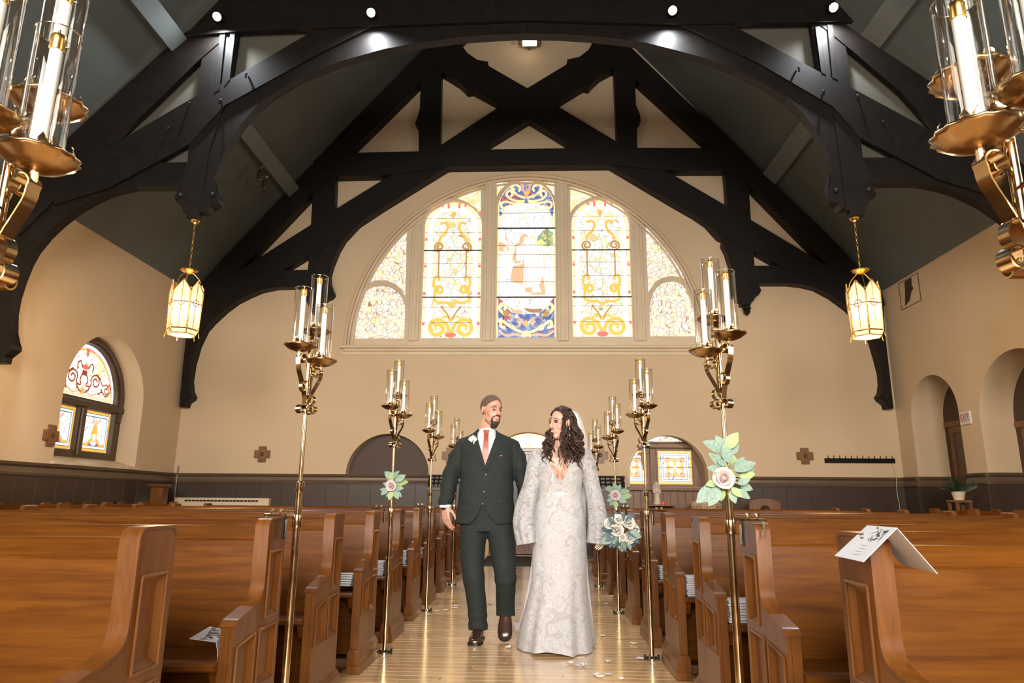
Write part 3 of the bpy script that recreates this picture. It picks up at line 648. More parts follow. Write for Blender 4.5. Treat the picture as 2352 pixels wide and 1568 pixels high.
    # figure in tunic
    o.piece(R([(215,680),(260,655),(310,665),(330,700),(310,800),(310,1010),(300,1030),(240,1025),(185,1010),(200,900),(225,830),(200,800),(195,740)]), 'e_tunic')
    o.piece(R([(240,690),(300,670),(330,700),(300,830),(240,820)]), 'e_robe'); o.piece(R([(165,665),(215,665),(230,710),(200,800),(190,850),(260,845),(300,830),(300,850),(240,868),(185,860),(175,760)]), 'e_skin')
    o.piece(R([(268,650),(275,600),(300,575),(340,575),(355,610),(350,640),(330,660),(300,650),(280,665)]), 'e_hair'); o.piece(R([(310,600),(345,600),(350,640),(330,672),(308,655)]), 'e_skin')
    o.piece(R([(215,1025),(270,1030),(320,1110),(265,1112),(230,1110)]), 'e_robe')
    # figure in robe
    o.piece(R([(345,690),(400,680),(480,685),(510,740),(500,860),(495,980),(510,1090),(510,1110),(320,1110),(325,1040),(345,900),(310,820),(320,740)]), 'e_robe')
    o.piece(disc(*q(400,635), 0.075, 0.11, 14), 'e_skin'); o.piece(R([(372,620),(380,590),(410,585),(430,600),(428,640),(415,610)]), 'e_pale')
    o.piece(R([(320,1070),(380,1060),(400,1110),(330,1110)]), 'e_tunic'); o.piece(R([(455,1050),(490,960),(515,1100),(515,1140),(370,1130),(400,1110),(480,1108)]), 'e_tunic')
    for l in ([(345,860),(350,950),(330,1060)],[(385,690),(400,800),(370,860),(400,1000),(420,1100)],[(440,690),(425,800),(460,880),(500,900)],[(400,870),(450,960),(470,1050)],[(310,820),(330,930),(325,1030)],[(240,690),(300,740),(330,690)],[(260,840),(310,830)],[(500,740),(505,900)],[(470,760),(410,860)]):
        o.scroll(R(l), 0.012, 'e_hair', False, 'lead_line')
    for py in (525, 683): o.bar(-hw, hw, at_y(1208, py, YW).z - zb, 0.016)
    for y in (378, 680, 768, 885, 1015): o.bar(-hw, hw, q(0, y)[1], 0.004, 'tie_bar')
mid_lancet(panes[4], LC)
# scrolls of the outer panes
def outer_pane(pane, pts, sgn, cxp):
    fn = lambda u, v, d: Vector((u, d, v)); o = Orn(pane, fn, YW-0.004)
    for l in pts: o.scroll([P2(cxp + sgn*(a - 874), c) for a, c in l], 0.045, 'e_pink', False)
low = [[(840,735),(825,755),(842,770),(862,768),(872,752),(865,738)],[(905,735),(893,752),(902,768),(920,762),(922,745),(910,738)],[(905,712),(918,722),(922,735),(910,738),(898,728)],[(845,690),(840,712),(835,730)],[(850,685),(870,686),(890,682),(908,686)],[(915,700),(922,706),(914,716)]]
up = [[(890,595),(885,615),(893,635),(905,642),(918,632)],[(905,578),(900,592),(912,600),(922,590)],[(920,560),(915,572),(925,580)],[(865,640),(870,630),(882,633)],[(922,640),(918,655),(926,660)]]
outer_pane(panes[0], low, 1, 874); outer_pane(panes[1], up, 1, 874); outer_pane(panes[10], low, -1, 1548); outer_pane(panes[9], up, -1, 1544)

# ---- left wall window
w2 = make_window('window_2', None)
GX = XL - 0.37; cy = (W2[0]+W2[1])/2
fr_out = arch_hole(W2[0]-0.02, W2[1]+0.02, 1.60, 2.58, 26)
up_h = [(cy-0.86, 2.62), (cy+0.86, 2.62)] + arc(cy, 2.62, 0.86, 0, 180, 24, 0.88)[1:-1]
lo_a = [(cy-0.86, 1.76), (cy-0.09, 1.76), (cy-0.09, 2.43), (cy-0.86, 2.43)]; lo_b = [(cy+0.09, 1.76), (cy+0.86, 1.76), (cy+0.86, 2.43), (cy+0.09, 2.43)]
M['wframe'] = wood('weathered_window_frame', (0.055, 0.035, 0.022), (0.10, 0.065, 0.04), (4, 4, 2), 0.5, 0.1)
MB().plate(fr_out, [grow(up_h, 0.03), grow(lo_a, 0.03), grow(lo_b, 0.03)], wall_x, GX, GX-0.07, [up_h, lo_a, lo_b]).build('frame', M['wframe'], w2)
MB().box(GX, GX+0.04, cy-0.055, cy+0.055, 1.66, 2.45, 0.012).build('mullion', M['wframe'], w2); MB().box(GX, GX+0.05, W2[0], W2[1], 2.46, 2.56, 0.012).build('transom', M['wframe'], w2)
a = arc(cy, 2.60, 0.985, -18, 198, 30); MB().ribbon([(GX+0.02, p[0], p[1]) for p in a], (1,0,0), 0.05, 0.06).build('arch_moulding', M['wframe'], w2)
sx_ = MB().prism([(XL+0.06, W2[0]-0.04, 1.48), (XL+0.06, W2[0]-0.04, 1.51), (GX, W2[0]-0.04, 1.63), (GX, W2[0]-0.04, 1.48)], (0, W2[1]-W2[0]+0.08, 0)).build('sill', M['cream'], w2)
for poly, mt in ((up_h, 'g_rays'), (lo_a, 'g_clear'), (lo_b, 'g_clear')):
    mb = MB(); blob(mb, grow(poly, 0.01), wall_x, GX-0.074); pn = mb.build('pane', M[mt], w2)
    c0 = (min(p[0] for p in poly) + max(p[0] for p in poly))/2; b0 = min(p[1] for p in poly)
    fn = lambda u, v, d, c0=c0, b0=b0: Vector((d, c0 + u, b0 + v))
    o = Orn(pn, fn, GX-0.066)
    o.d = GX-0.066
    if mt == 'g_clear':
        hw, hh = 0.385, 0.67
        for ins, wd, m_ in ((0.02,0.045,'e_gold'),(0.065,0.04,'e_ltblue'),(0.092,0.012,'lead'),(0.044,0.008,'lead')):
            o.d = GX-0.066 + (0.004 if m_ == 'lead' else 0)
            for l in ([(-hw+ins,ins),(hw-ins,ins)],[(-hw+ins,hh-ins),(hw-ins,hh-ins)],[(-hw+ins,ins),(-hw+ins,hh-ins)],[(hw-ins,ins),(hw-ins,hh-ins)]):
                mb = MB(); strip2(mb, l, wd, fn, o.d - 0.0006*o.k); mb.build('glass_border', M[m_], pn); o.k = (o.k+1) % 9
        o.d = GX-0.060
        o.piece([(-0.05,0.16),(0.05,0.16),(0.075,0.30),(0.06,0.42),(0,0.47),(-0.06,0.42),(-0.075,0.30)], 'e_gold'); o.piece([(-0.03,0.30),(0.03,0.30),(0.05,0.38),(0,0.40),(-0.05,0.38)], 'e_orange'); o.piece([(-0.04,0.18),(0.04,0.18),(0.03,0.29),(-0.03,0.29)], 'e_white')
        o.scroll([(0.02,0.45),(0.06,0.50),(0.11,0.54)], 0.03, 'e_tunic'); o.piece([(-0.015,0.47),(0.015,0.47),(0,0.60)], 'e_tunic')
        o.scroll([(0.0,0.20),(0.10,0.18),(0.18,0.10),(0.27,0.12)], 0.05, 'e_gold'); o.piece([(0.04,0.10),(0.10,0.16),(0.20,0.10)], 'e_purple', True); o.piece([(0.05,0.19),(0.10,0.19),(0.06,0.25)], 'e_orange', True)
        for v in (0.22, 0.36, 0.50): o.bar(-hw, hw, v, 0.004, 'tie_bar')
    else:
        for rr, wd, m_ in ((0.835,0.06,'e_lav'),(0.80,0.014,'e_red'),(0.775,0.03,'e_gold')):
            mb = MB(); strip2(mb, arc(0, 0, rr, 0, 180, 24, rr*1.02), wd, fn, GX-0.066); mb.build('glass_border', M[m_], pn)
        mb = MB(); strip2(mb, [(-0.84,0.03),(0.84,0.03)], 0.045, fn, GX-0.065); mb.build('glass_border', M['e_pink'], pn)
        o.d = GX-0.060
        D = 'e_maroon'
        o.scroll([(0.05,0.08),(0.14,0.14),(0.20,0.26)] + spiral(0.30, 0.30, 0.13, R_(180), -1.5, 18), 0.03, D)
        o.scroll([(0.30,0.44),(0.40,0.38),(0.50,0.26),(0.60,0.30)] + spiral(0.62, 0.20, 0.09, R_(90), -1.2, 14), 0.026, D)
        o.scroll([(0.40,0.10),(0.52,0.16),(0.60,0.10),(0.70,0.14),(0.74,0.24),(0.68,0.30),(0.64,0.24)], 0.026, D)
        o.scroll([(0.10,0.10),(0.24,0.06),(0.40,0.12),(0.48,0.07)], 0.026, 'e_hair')
        o.scroll([(0.03,0.40),(0.10,0.30),(0.07,0.20),(0.16,0.20),(0.14,0.12)], 0.03, D); o.scroll([(0.07,0.48),(0.14,0.58),(0.20,0.54),(0.19,0.44)], 0.03, D)
        o.piece([(-0.06,0.46),(0.06,0.46),(0.08,0.56),(0,0.64),(-0.08,0.56)], 'e_red'); o.piece([(-0.07,0.36),(0.07,0.36),(0.06,0.45),(-0.06,0.45)], D); o.piece([(-0.04,0.04),(0.04,0.04),(0.07,0.10),(0,0.18),(-0.07,0.10)], 'e_orange')
        o.piece(disc(0.05,0.62,0.05,0.09,10), 'e_white', True); o.piece([(-0.02,0.66),(0.02,0.66),(0.05,0.82),(-0.05,0.82)], 'e_red')
        o.piece(disc(0.30,0.29,0.04,None,8), 'e_ltblue', True); o.piece(disc(0.62,0.20,0.03,None,8), 'e_ltblue', True)
        for a in (35, 50, 65, 78, 102, 115, 130, 145):
            mb = MB(); strip2(mb, [(0.45*math.cos(R_(a)), 0.42*math.sin(R_(a))), (0.77*math.cos(R_(a)), 0.79*math.sin(R_(a)))], 0.012, fn, GX-0.062); mb.build('lead_line', M['e_hair'], pn)

# ---- small arched window in the back wall
w3 = make_window('window_3', None)
Y3 = 13.86
def F3(u, v, d): return Vector((u, d, v))
pr = [(2.47,1.335),(3.13,1.335),(3.13,1.985),(2.47,1.985)]; pl = [(1.58,1.335),(2.24,1.335),(2.24,1.985),(1.58,1.985)]; ptp = [(1.6,2.17),(3.16,2.17),(3.16,2.46),(1.6,2.46)]
MB().plate([(1.4,1.2),(3.42,1.2),(3.42,2.6),(1.4,2.6)], [grow(pr,0.02), grow(pl,0.02), grow(ptp,0.02)], F3, Y3-0.06, Y3, [pr, pl, ptp]).build('frame', M['midwood'], w3)
MB().box(1.42, 3.40, Y3-0.13, Y3-0.05, 2.03, 2.13, 0.015).build('transom', M['midwood'], w3); MB().box(2.29, 2.42, Y3-0.10, Y3-0.05, 1.25, 2.03, 0.012).build('mullion', M['midwood'], w3)
MB().box(1.78, 3.39, YB-0.10, Y3, 1.20, 1.262, 0.01).build('sill', M['midwood'], w3)
for poly, mt in ((pr,'g_clear'),(pl,'g_clear'),(ptp,'g_white')):
    mb = MB(); blob(mb, poly, F3, Y3-0.002); pn = mb.build('pane', M[mt], w3)
    if mt == 'g_clear':
        c0 = (poly[0][0]+poly[1][0])/2; b0 = poly[0][1]; fn = lambda u, v, d, c0=c0, b0=b0: Vector((c0+u, d, b0+v)); o = Orn(pn, fn, Y3-0.012); hw = 0.33; hh = 0.65
        for ins, wd, m_ in ((0.018,0.036,'e_gold'),(0.075,0.03,'e_ltblue'),(0.095,0.008,'lead'),(0.055,0.008,'lead')):
            for l in ([(-hw+ins,ins),(hw-ins,ins)],[(-hw+ins,hh-ins),(hw-ins,hh-ins)],[(-hw+ins,ins),(-hw+ins,hh-ins)],[(hw-ins,ins),(hw-ins,hh-ins)]):
                mb = MB(); strip2(mb, l, wd, fn, Y3-0.008-0.001*o.k); mb.build('glass_border', M[m_], pn); o.k = (o.k+1) % 9
        o.k = 0
        for k in range(4):
            a = PI/4 + k*PI/2; ca, sa = math.cos(a), math.sin(a)
            def rr(l): return [(ca*x - sa*y, 0.325 + sa*x + ca*y) for x, y in l]
            o.piece(rr([(0.0,0.0),(0.06,0.07),(0.13,0.09),(0.20,0.05),(0.21,0.0),(0.20,-0.05),(0.13,-0.09),(0.06,-0.07)]), 'e_gold'); o.piece(rr([(0.03,0.0),(0.08,0.045),(0.15,0.04),(0.15,-0.04),(0.08,-0.045)]), 'e_white')
            o.piece(rr([(0.17,0.05),(0.24,0.07),(0.27,0.0),(0.24,-0.07),(0.17,-0.05),(0.15,0.0)]), 'e_tunic'); o.piece(rr([(0.09,-0.02),(0.15,-0.02),(0.15,0.02),(0.09,0.02)]), 'e_ltblue'); o.piece(rr([(0.15,-0.03),(0.19,-0.02),(0.19,0.02),(0.15,0.03)]), 'e_red')
            ca, sa = math.cos(a+PI/4), math.sin(a+PI/4); o.piece(rr([(0.05,0.0),(0.14,0.055),(0.19,0.0),(0.14,-0.055)]), 'e_orange')
        o.piece(disc(0, 0.325, 0.03, None, 8), 'e_white'); o.bar(-hw, hw, 0.325, 0.004, 'tie_bar'); o.bar(-hw, hw, 0.50, 0.003, 'tie_bar'); o.bar(-hw, hw, 0.15, 0.003, 'tie_bar')
# plank panelling under that window
pw = struct(MB().box(1.74, 3.44, YB-0.03, YB+0.0, 0, 1.2).build(tname(), M['midwood']))
me = MB().box(0.003, 0.137, -0.012, 0.0, 0.05, 1.19, 0.004).mesh('plank'); me.materials.append(M['midwood'])
for k in range(12): inst('plank', me, pw, (1.75 + 0.14*k, YB-0.03, 0))
# bead on the arch edge
a = [(3.36, 1.27)] + arc(2.585, 1.50, 0.775, 0, 180, 28) + [(1.81, 1.27)]
MB().tube([(p[0], YB+0.0, p[1]) for p in a], 0.03, 8).build('reveal_bead', M['cream'], w3, True)
# blind niche: dark painted back
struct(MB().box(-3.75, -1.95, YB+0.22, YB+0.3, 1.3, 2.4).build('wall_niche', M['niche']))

# ---- doors
d1 = make_window('door_1', None)
MB().plate([(-0.84,0.0),(0.64,0.0),(0.64,1.98),(-0.84,1.98)], [[(-0.76,0.0),(0.56,0.0),(0.56,1.88),(-0.76,1.88)]], wall_y, YB+0.10, YB+0.2).build('frame', M['midwood'], d1)
for x0, x1 in ((-0.76,-0.105),(-0.095,0.56)):
    lf = MB().plate([(x0,0.01),(x1,0.01),(x1,1.88),(x0,1.88)], [[(x0+0.1,0.16),(x1-0.1,0.16),(x1-0.1,0.8),(x0+0.1,0.8)], [(x0+0.1,0.95),(x1-0.1,0.95),(x1-0.1,1.76),(x0+0.1,1.76)]], wall_y, YB+0.14, YB+0.19).build('door_leaf', M['midwood'], d1)
    MB().box(x0+0.09, x1-0.09, YB+0.17, YB+0.19, 0.15, 0.81).build('panel', M['niche'], lf)
    MB().box(x0+0.09, x1-0.09, YB+0.175, YB+0.19, 0.94, 1.77).build('pane', M['black'], lf)
    for xx in (x0+0.2, x1-0.2):
        MB().tube([(xx, YB+0.13, 1.0), (xx, YB+0.13, 1.66)], 0.011, 6).sphere((xx, YB+0.13, 1.68), 0.025, 8, 6).build('iron_bar', M['iron'], lf)
        MB().sphere((xx, YB+0.125, 1.72), (0.04,0.02,0.04), 8, 6).build('knob', M['steel'], lf, True)
fa = arc(-0.1, 1.46, 0.83, 40, 140, 14)
mb = MB(); blob(mb, [(-0.72, 1.995), (0.52, 1.995)] + fa, wall_y, YB+0.15); fp = mb.build('fanlight', M['e_pale'], d1)
fn = lambda u, v, d: Vector((u-0.1, d, v)); o = Orn(fp, fn, YB+0.145)
for u in (-0.36, -0.2, 0.0, 0.2, 0.36): o.piece(disc(u, 2.09 + 0.08*(1-abs(u)/0.5), 0.055, 0.065, 10), ('e_white','e_white','e_ltblue')[2 if u == 0 else 0])
o.piece([(-0.07,2.0),(0.07,2.0),(0.05,2.1),(-0.05,2.1)], 'e_dkgreen')
o.scroll(arc(0, 1.46, 0.80, 42, 138, 14), 0.03, 'e_orange', False)
MB().box(-0.86, 0.66, YB+0.08, YB+0.2, 1.93, 2.0, 0.01).build('transom', M['midwood'], d1)
MB().box(-0.9, 0.7, YB+0.2, YB+0.25, 0, 2.5).build('backing', M['midwood'], d1)
for nm, (y0, y1, zs), xd in (('door_2', (11.45, 12.88, 2.50), 0.58), ('door_3', (9.10, 10.93, 2.30), 0.52)):
    d2 = make_window(nm, None); r = (y1-y0)/2
    MB().plate(arch_hole(y0-0.02, y1+0.02, 0.0, zs, 24), [[(y0+0.1,0.0),(y1-0.1,0.0),(y1-0.1,zs-0.12),(y0+0.1,zs-0.12)]], wall_x, XR+xd, XR+xd+0.05).build('frame', M['niche'], d2)
    MB().box(XR+xd-0.03, XR+xd+0.02, y0+0.02, y1-0.02, zs-0.14, zs-0.04, 0.01).build('transom', M['midwood'], d2)
    for ya, yb in ((y0+0.1, (y0+y1)/2-0.005), ((y0+y1)/2+0.005, y1-0.1)):
        lf = MB().plate([(ya,0.01),(yb,0.01),(yb,zs-0.13),(ya,zs-0.13)], [[(ya+0.1,0.15),(yb-0.1,0.15),(yb-0.1,1.0),(ya+0.1,1.0)], [(ya+0.1,1.15),(yb-0.1,1.15),(yb-0.1,zs-0.25),(ya+0.1,zs-0.25)]], wall_x, XR+xd+0.005, XR+xd+0.045).build('door_leaf', M['midwood'], d2)
        MB().box(XR+xd+0.03, XR+xd+0.04, ya+0.09, yb-0.09, 0.14, 1.01).build('panel', M['midwood'], lf); MB().box(XR+xd+0.03, XR+xd+0.036, ya+0.09, yb-0.09, 1.14, zs-0.24).build('pane', M['rail'], lf)
        MB().sphere((XR+xd-0.01, yb-0.05 if ya < (y0+y1)/2-0.1 else ya+0.05, 1.05), 0.028, 8, 6).build('door_knob', M['brass'], lf, True)
    MB().box(XR+xd+0.05, XR+xd+0.1, y0-0.05, y1+0.05, 0, zs+r+0.1).build('backing', M['niche'], d2)
# ================================================================ PEWS
PS = 0.92                      # row spacing
XPL, XPR = -1.06, 0.86         # aisle faces of the pew ends
PROF = [(0.195,0.0),(0.195,0.905),(0.185,0.927),(0.165,0.935),(0.028,0.935),(0.010,0.928),(0.0,0.910),(0.0,0.700),(-0.004,0.672),(-0.016,0.645),(-0.038,0.628),(-0.075,0.618),(-0.215,0.592),(-0.236,0.586),(-0.248,0.570),(-0.248,0.0)]
H1 = [[(0.035,0.565),(0.155,0.565),(0.155,0.805),(0.035,0.805)], [(-0.212,0.325),(-0.060,0.325),(-0.060,0.515),(-0.212,0.495)], [(-0.01,0.325),(0.155,0.325),(0.155,0.52),(-0.01,0.52)]]
def shrink(poly, g):
    cx = sum(p[0] for p in poly)/4; cz = sum(p[1] for p in poly)/4
    return [(p[0] + (g if p[0] < cx else -g), p[1] + (g if p[1] < cz else -g)) for p in poly]
H0 = H1; H1in = [shrink(h, 0.022) for h in H0]
def pew_meshes(s):
    """s=+1: pew extends to +x (right of the aisle), s=-1: to -x"""
    f = lambda u, v, d: Vector((s*d, u, v))
    out = {}
    b = MB().plate(PROF, H0, f, 0.0, 0.016, H1in); b.prism([f(p[0], p[1], 0.014) for p in PROF], (s*0.034, 0, 0))
    # eased outer edges: a half-round bead along the outline
    out['end_panel'] = b.mesh('end_panel')
    edge = [f(p[0], p[1], 0.025) for p in PROF[1:-1]]
    out['edge_bead'] = MB().ribbon(edge, (1,0,0), 0.056, 0.010).mesh('edge_bead')
    out['plinth'] = MB().prism([f(-0.325,0.0,-0.022), f(0.212,0.0,-0.022), f(0.212,0.10,-0.022), f(0.205,0.125,-0.012), f(0.198,0.135,0.0), f(-0.308,0.135,0.0), f(-0.318,0.125,-0.012), f(-0.325,0.10,-0.022)], (0,0,0)).mesh('plinth') if False else None
    pb = MB()
    pb.prism([(s*-0.022,-0.272,0.0),(s*0.06,-0.272,0.0),(s*0.06,-0.272,0.11),(s*0.05,-0.272,0.135),(s*0.0,-0.272,0.135),(s*-0.022,-0.272,0.105)], (0, 0.487, 0), 0.004)
    pb.box(min(s*-0.03, s*0.06), max(s*-0.03, s*0.06), -0.280, 0.222, 0, 0.05, 0.006)
    out['plinth'] = pb.mesh('plinth')
    mo = MB()
    for h in H0:
        q = shrink(h, -0.004)
        for a, c in zip(q, q[1:] + q[:1]): mo.tube([f(a[0],a[1],-0.002), f(c[0],c[1],-0.002)], 0.0055, 6)
    out['panel_moulding'] = mo.mesh('panel_moulding')
    for k in ('end_panel', 'edge_bead', 'plinth', 'panel_moulding'): out[k].materials.append(M['pewend'])
    for k in ('panel_moulding', 'edge_bead'): out[k].shade_smooth(); out[k].set_sharp_from_angle(angle=R_(50))
    pm_ = []
    for h in H1in:
        z = [f(p[0],p[1],0.0145) for p in h]; m2 = MB().prism(z, (s*0.004,0,0)).mesh('panel'); m2.materials.append(M['pewpanel']); pm_.append(m2)
    out['panels'] = pm_
    return out
def simple_end(s, L_):
    f = lambda u, v, d: Vector((s*(L_-d), u, v)); m = MB().prism([f(p[0], p[1], 0.0) for p in PROF], (-s*0.05, 0, 0), 0.006).mesh('end_panel'); m.materials.append(M['pewend']); return m
def long_parts(s, L_):
    def bx(x0, x1, *r): return (min(s*x0, s*x1), max(s*x0, s*x1)) + r
    o = {}
    a, c = 0.045, L_-0.045
    o['backrest'] = MB().prism([(s*a,0.045,0.40),(s*a,0.085,0.40),(s*a,0.150,0.852),(s*a,0.112,0.852),(s*a,0.106,0.846)], (s*(c-a),0,0)).mesh('backrest')
    o['top_rail'] = MB().prism([(s*a,0.128,0.84),(s*a,0.130,0.835),(s*a,0.168,0.835),(s*a,0.172,0.845),(s*a,0.172,0.895),(s*a,0.160,0.905),(s*a,0.138,0.905),(s*a,0.128,0.897)], (s*(c-a),0,0)).mesh('top_rail')
    o['seat'] = MB().prism([(s*a,-0.275,0.428),(s*a,-0.285,0.435),(s*a,-0.285,0.448),(s*a,-0.270,0.458),(s*a,0.06,0.442),(s*a,0.06,0.418)], (s*(c-a),0,0)).mesh('seat')
    o['seat_front'] = MB().box(*bx(a, c), -0.02, 0.0, 0.06, 0.42).mesh('seat_front')
    o['seat_cleat'] = MB().prism([(s*0.05,-0.25,0.43),(s*0.05,0.0,0.43),(s*0.05,0.0,0.30),(s*0.05,-0.06,0.30),(s*0.05,-0.21,0.36)], (s*0.03,0,0)).mesh('seat_cleat')
    for k in o: o[k].materials.append(M['pew'])
    return o
def make_pew(s, L_, name, label, loc, group):
    t = thing(name, label, 'pew', loc, group)
    e = PE[s]; p = None
    for k in ('end_panel', 'edge_bead', 'plinth'):
        o = inst(k, e[k], t)
        if k == 'end_panel': p = o
    inst('panel_moulding', e['panel_moulding'], p)
    for m2 in e['panels']: inst('panel', m2, p)
    for k, m2 in long_parts(s, L_).items(): inst(k, m2, t)
    inst('end_panel', simple_end(s, L_), t)
    return t
PE = {1: pew_meshes(1), -1: pew_meshes(-1)}
LLEN, RLEN = 3.79, 3.49
YROW = [1.88 + PS*k for k in range(10)]; YROWR = [1.85 + PS*k for k in range(10)]
protoL = make_pew(-1, LLEN, 'pew', 'bare-ended oak pew one row before the pew with the propped programme', (XPL, YROW[0], 0), 'pews on the groom\'s side')
protoR = make_pew(1, RLEN, 'pew', 'long oak pew with a folded programme hung over its end post', (XPR, YROWR[0], 0), 'pews on the bride\'s side')
GP, BP_ = 'pews on the groom\'s side', 'pews on the bride\'s side'
LABL = {1: 'long oak pew on the groom\'s side with a printed programme propped at its seat end', 2: 'bare-ended oak pew between the programme pew and the rose-spray pew, groom\'s side',
  3: 'oak pew with a fanned booklet pile, its candle pole carrying a small rose spray', 4: 'bare-ended oak pew with a booklet pile just past the groom\'s side rose spray', 5: 'oak pew with a plain candle pole standing by the groom\'s hanging hand',
  6: 'bare-ended oak pew one row past the pole at the groom\'s hand', 7: 'oak pew whose candle pole is half hidden by the groom\'s arm', 8: 'bare-ended oak pew in the last row but one on the groom\'s side', 9: 'rearmost oak pew before the doors on the groom\'s side'}
LABR = {1: 'oak pew whose candle pole carries the large eucalyptus and rose spray', 2: 'bare-ended oak pew with a booklet pile just past the large rose spray', 3: 'oak pew with a flowerless candle pole two rows past the large rose spray', 4: 'bare-ended oak pew between the flowerless pole and the bride\'s bouquet',
  5: 'oak pew beside the bridal bouquet, its candle pole with a small rose spray', 6: 'bare-ended oak pew one row past the bridal bouquet', 7: 'oak pew whose candle pole shows just beside the bride\'s sleeve', 8: 'bare-ended oak pew in the last row but one on the bride\'s side', 9: 'rearmost oak pew before the doors on the bride\'s side'}
for k in range(1, 10):
    dup(protoL, (XPL, YROW[k], 0), None, LABL[k], GP); dup(protoR, (XPR, YROWR[k], 0), None, LABR[k], BP_)
# short pews along the side walls
sideL = make_pew(-1, 0.95, 'side_pew', 'short oak pew by the wall with the arched stained glass window', (-6.05, 7.2, 0), 'short pews by the side walls')
for k in range(1, 5): dup(sideL, (-6.05, 7.2 + (0.92 if k < 1 else 1.6) + PS*(k-1), 0))
sideR = make_pew(1, 0.95, 'side_pew', 'short oak pew by the wall with the exit sign', (5.95, 6.9, 0), 'short pews by the side walls')
for k in range(1, 5): dup(sideR, (5.95, 6.9 + PS*k, 0))
# kneelers between the rows
M['redv'] = mottled('red_velvet', (0.10, 0.006, 0.006), (0.16, 0.012, 0.010), 20, 0.8, sheen=0.3)
def pattern_mat(name, cols, scale):
    m, nt, b = new_mat(name); setp(b, rough=0.85); v = coords(nt)
    n = N(nt, 'ShaderNodeTexNoise', i_Scale=scale, i_Detail=1.0, i_Distortion=2.5); L(nt, v, n.inputs['Vector'])
    r = ramp(nt, cols, 'CONSTANT'); L(nt, n.outputs['Fac'], r.inputs[0]); L(nt, r.outputs[0], b.inputs['Base Color']); return m
M['floral'] = pattern_mat('black_and_white_floral_fabric', [(0,(.02,.02,.025)),(.45,(.30,.34,.36)),(.55,(.03,.03,.04)),(.62,(.45,.42,.36))], 16)
M['redfloral'] = pattern_mat('maroon_floral_fabric', [(0,(.10,.008,.012)),(.50,(.40,.30,.22)),(.57,(.12,.01,.015)),(.66,(.45,.30,.05))], 14)
def kneeler(s, L_, mt, lab, loc, grp):
    t = thing('kneeler', lab, 'kneeler', loc, grp)
    MB().box(min(s*0.08,s*L_), max(s*0.08,s*L_), 0.0, 0.20, 0.05, 0.15, 0.02, 2).build('cushion', M['redv'] if mt == 'redv' else M['floral'], t, True, 60)
    MB().box(min(s*0.08,s*L_), max(s*0.08,s*L_), -0.004, 0.204, 0.125, 0.158, 0.012, 2).build('cover', M['redfloral'] if mt == 'redv' else M['floral'], t, True, 60)
    for x in (0.2, L_-0.2): MB().box(min(s*x,s*(x+0.04)), max(s*x,s*(x+0.04)), 0.02, 0.18, 0.0, 0.055, 0.004).build('foot', M['pewend'], t)
    return t
kl = kneeler(-1, 3.6, 'redv', 'low red kneeler with maroon patterned top between the groom\'s side pews', (XPL, YROW[0]+0.26, 0), 'red kneelers')
kr = kneeler(1, 3.3, 'fl', 'low kneeler in black and white floral fabric between the bride\'s side pews', (XPR, YROWR[0]+0.26, 0), 'floral kneelers')
for k in range(1, 9): dup(kl, (XPL, YROW[k]+0.26, 0)); dup(kr, (XPR, YROWR[k]+0.26, 0))
# white booklets on the seats
bkm = MB().box(-0.105, 0.105, -0.075, 0.075, 0.0, 0.011, 0.003).mesh('booklet'); bkm.materials.append(M['white'])
def stack(x, y, n, lab, fan, z0=0.458, dx=0.0):
    for j in range(n):
        o = bpy.data.objects.new('booklet', bkm); COL.objects.link(o)
        o.location = (x + dx*j, y + (0.012*j if fan else random.uniform(-.004,.004)), z0 + 0.0125*j + (0.02 if fan else 0)); o.rotation_euler = (R_(-8) if fan else 0, 0, random.uniform(-.05,.05))
        tag(o, lab, 'booklet', 'white booklets on the pew seats')
stack(XPL-0.18, YROW[3]-0.13, 6, 'white booklet in the fanned pile on a pew seat, groom\'s side', True)
for k, n in ((4, 8), (5, 9), (6, 6)): stack(XPL-0.17, YROW[k]-0.15, n, 'white booklet in a square pile on a pew seat, groom\'s side', False)
for k, n in ((3, 9), (4, 7), (2, 8)): stack(XPR+0.17, YROWR[k]-0.15, n, 'white booklet in a square pile on a pew seat, bride\'s side', False)

# ================================================================ CANDELABRA
CUPS = {'mid': (-0.027, -0.057, 1.664, 0.265), 'low': (0.058, -0.012, 1.605, 0.255), 'tall': (0.0, 0.062, 1.758, 0.265)}
def dish_mesh():
    b = MB(); n = 32
    def fl(a, i): return 1 + (0.035*math.cos(16*a) if i in (3, 4, 5) else 0)
    b.lathe([(0.0,-0.022),(0.022,-0.020),(0.045,-0.012),(0.060,0.001),(0.067,0.006),(0.064,0.010),(0.050,0.004),(0.036,0.0),(0.034,0.012),(0.0,0.014)], n, rad=fl); me = b.mesh('dish'); me.materials.append(M['brass2']); me.shade_smooth(); return me
def leaf_mesh():
    b = MB(); pts = []
    for j in range(6):
        t = j/5; w_ = 0.011*math.sin(PI*min(1, t*0.9+0.15)); pts.append([(0.030 + 0.010*math.sin(t*2.6), -w_, 0.008 + 0.042*t), (0.027 + 0.010*math.sin(t*2.6), 0, 0.008 + 0.045*t), (0.030 + 0.010*math.sin(t*2.6), w_, 0.008 + 0.042*t)])
    b.loft([[Vector(p) for p in r] for r in pts], closed=False, caps=(False, False)); me = b.mesh('leaf'); me.materials.append(M['brass']); me.shade_smooth(); return me
DISH, LEAF = dish_mesh(), leaf_mesh()
def glass_mesh(h):
    b = MB(); n = 28; b.lathe([(0.0385,0.006),(0.0385,h),(0.0375,h+0.0012),(0.0365,h),(0.0365,0.006)], n); b.f = [f for f in b.f if len(f) == 4]; me = b.mesh('chimney'); me.materials.append(M['glass']); me.shade_smooth(); me.set_sharp_from_angle(angle=R_(60)); return me
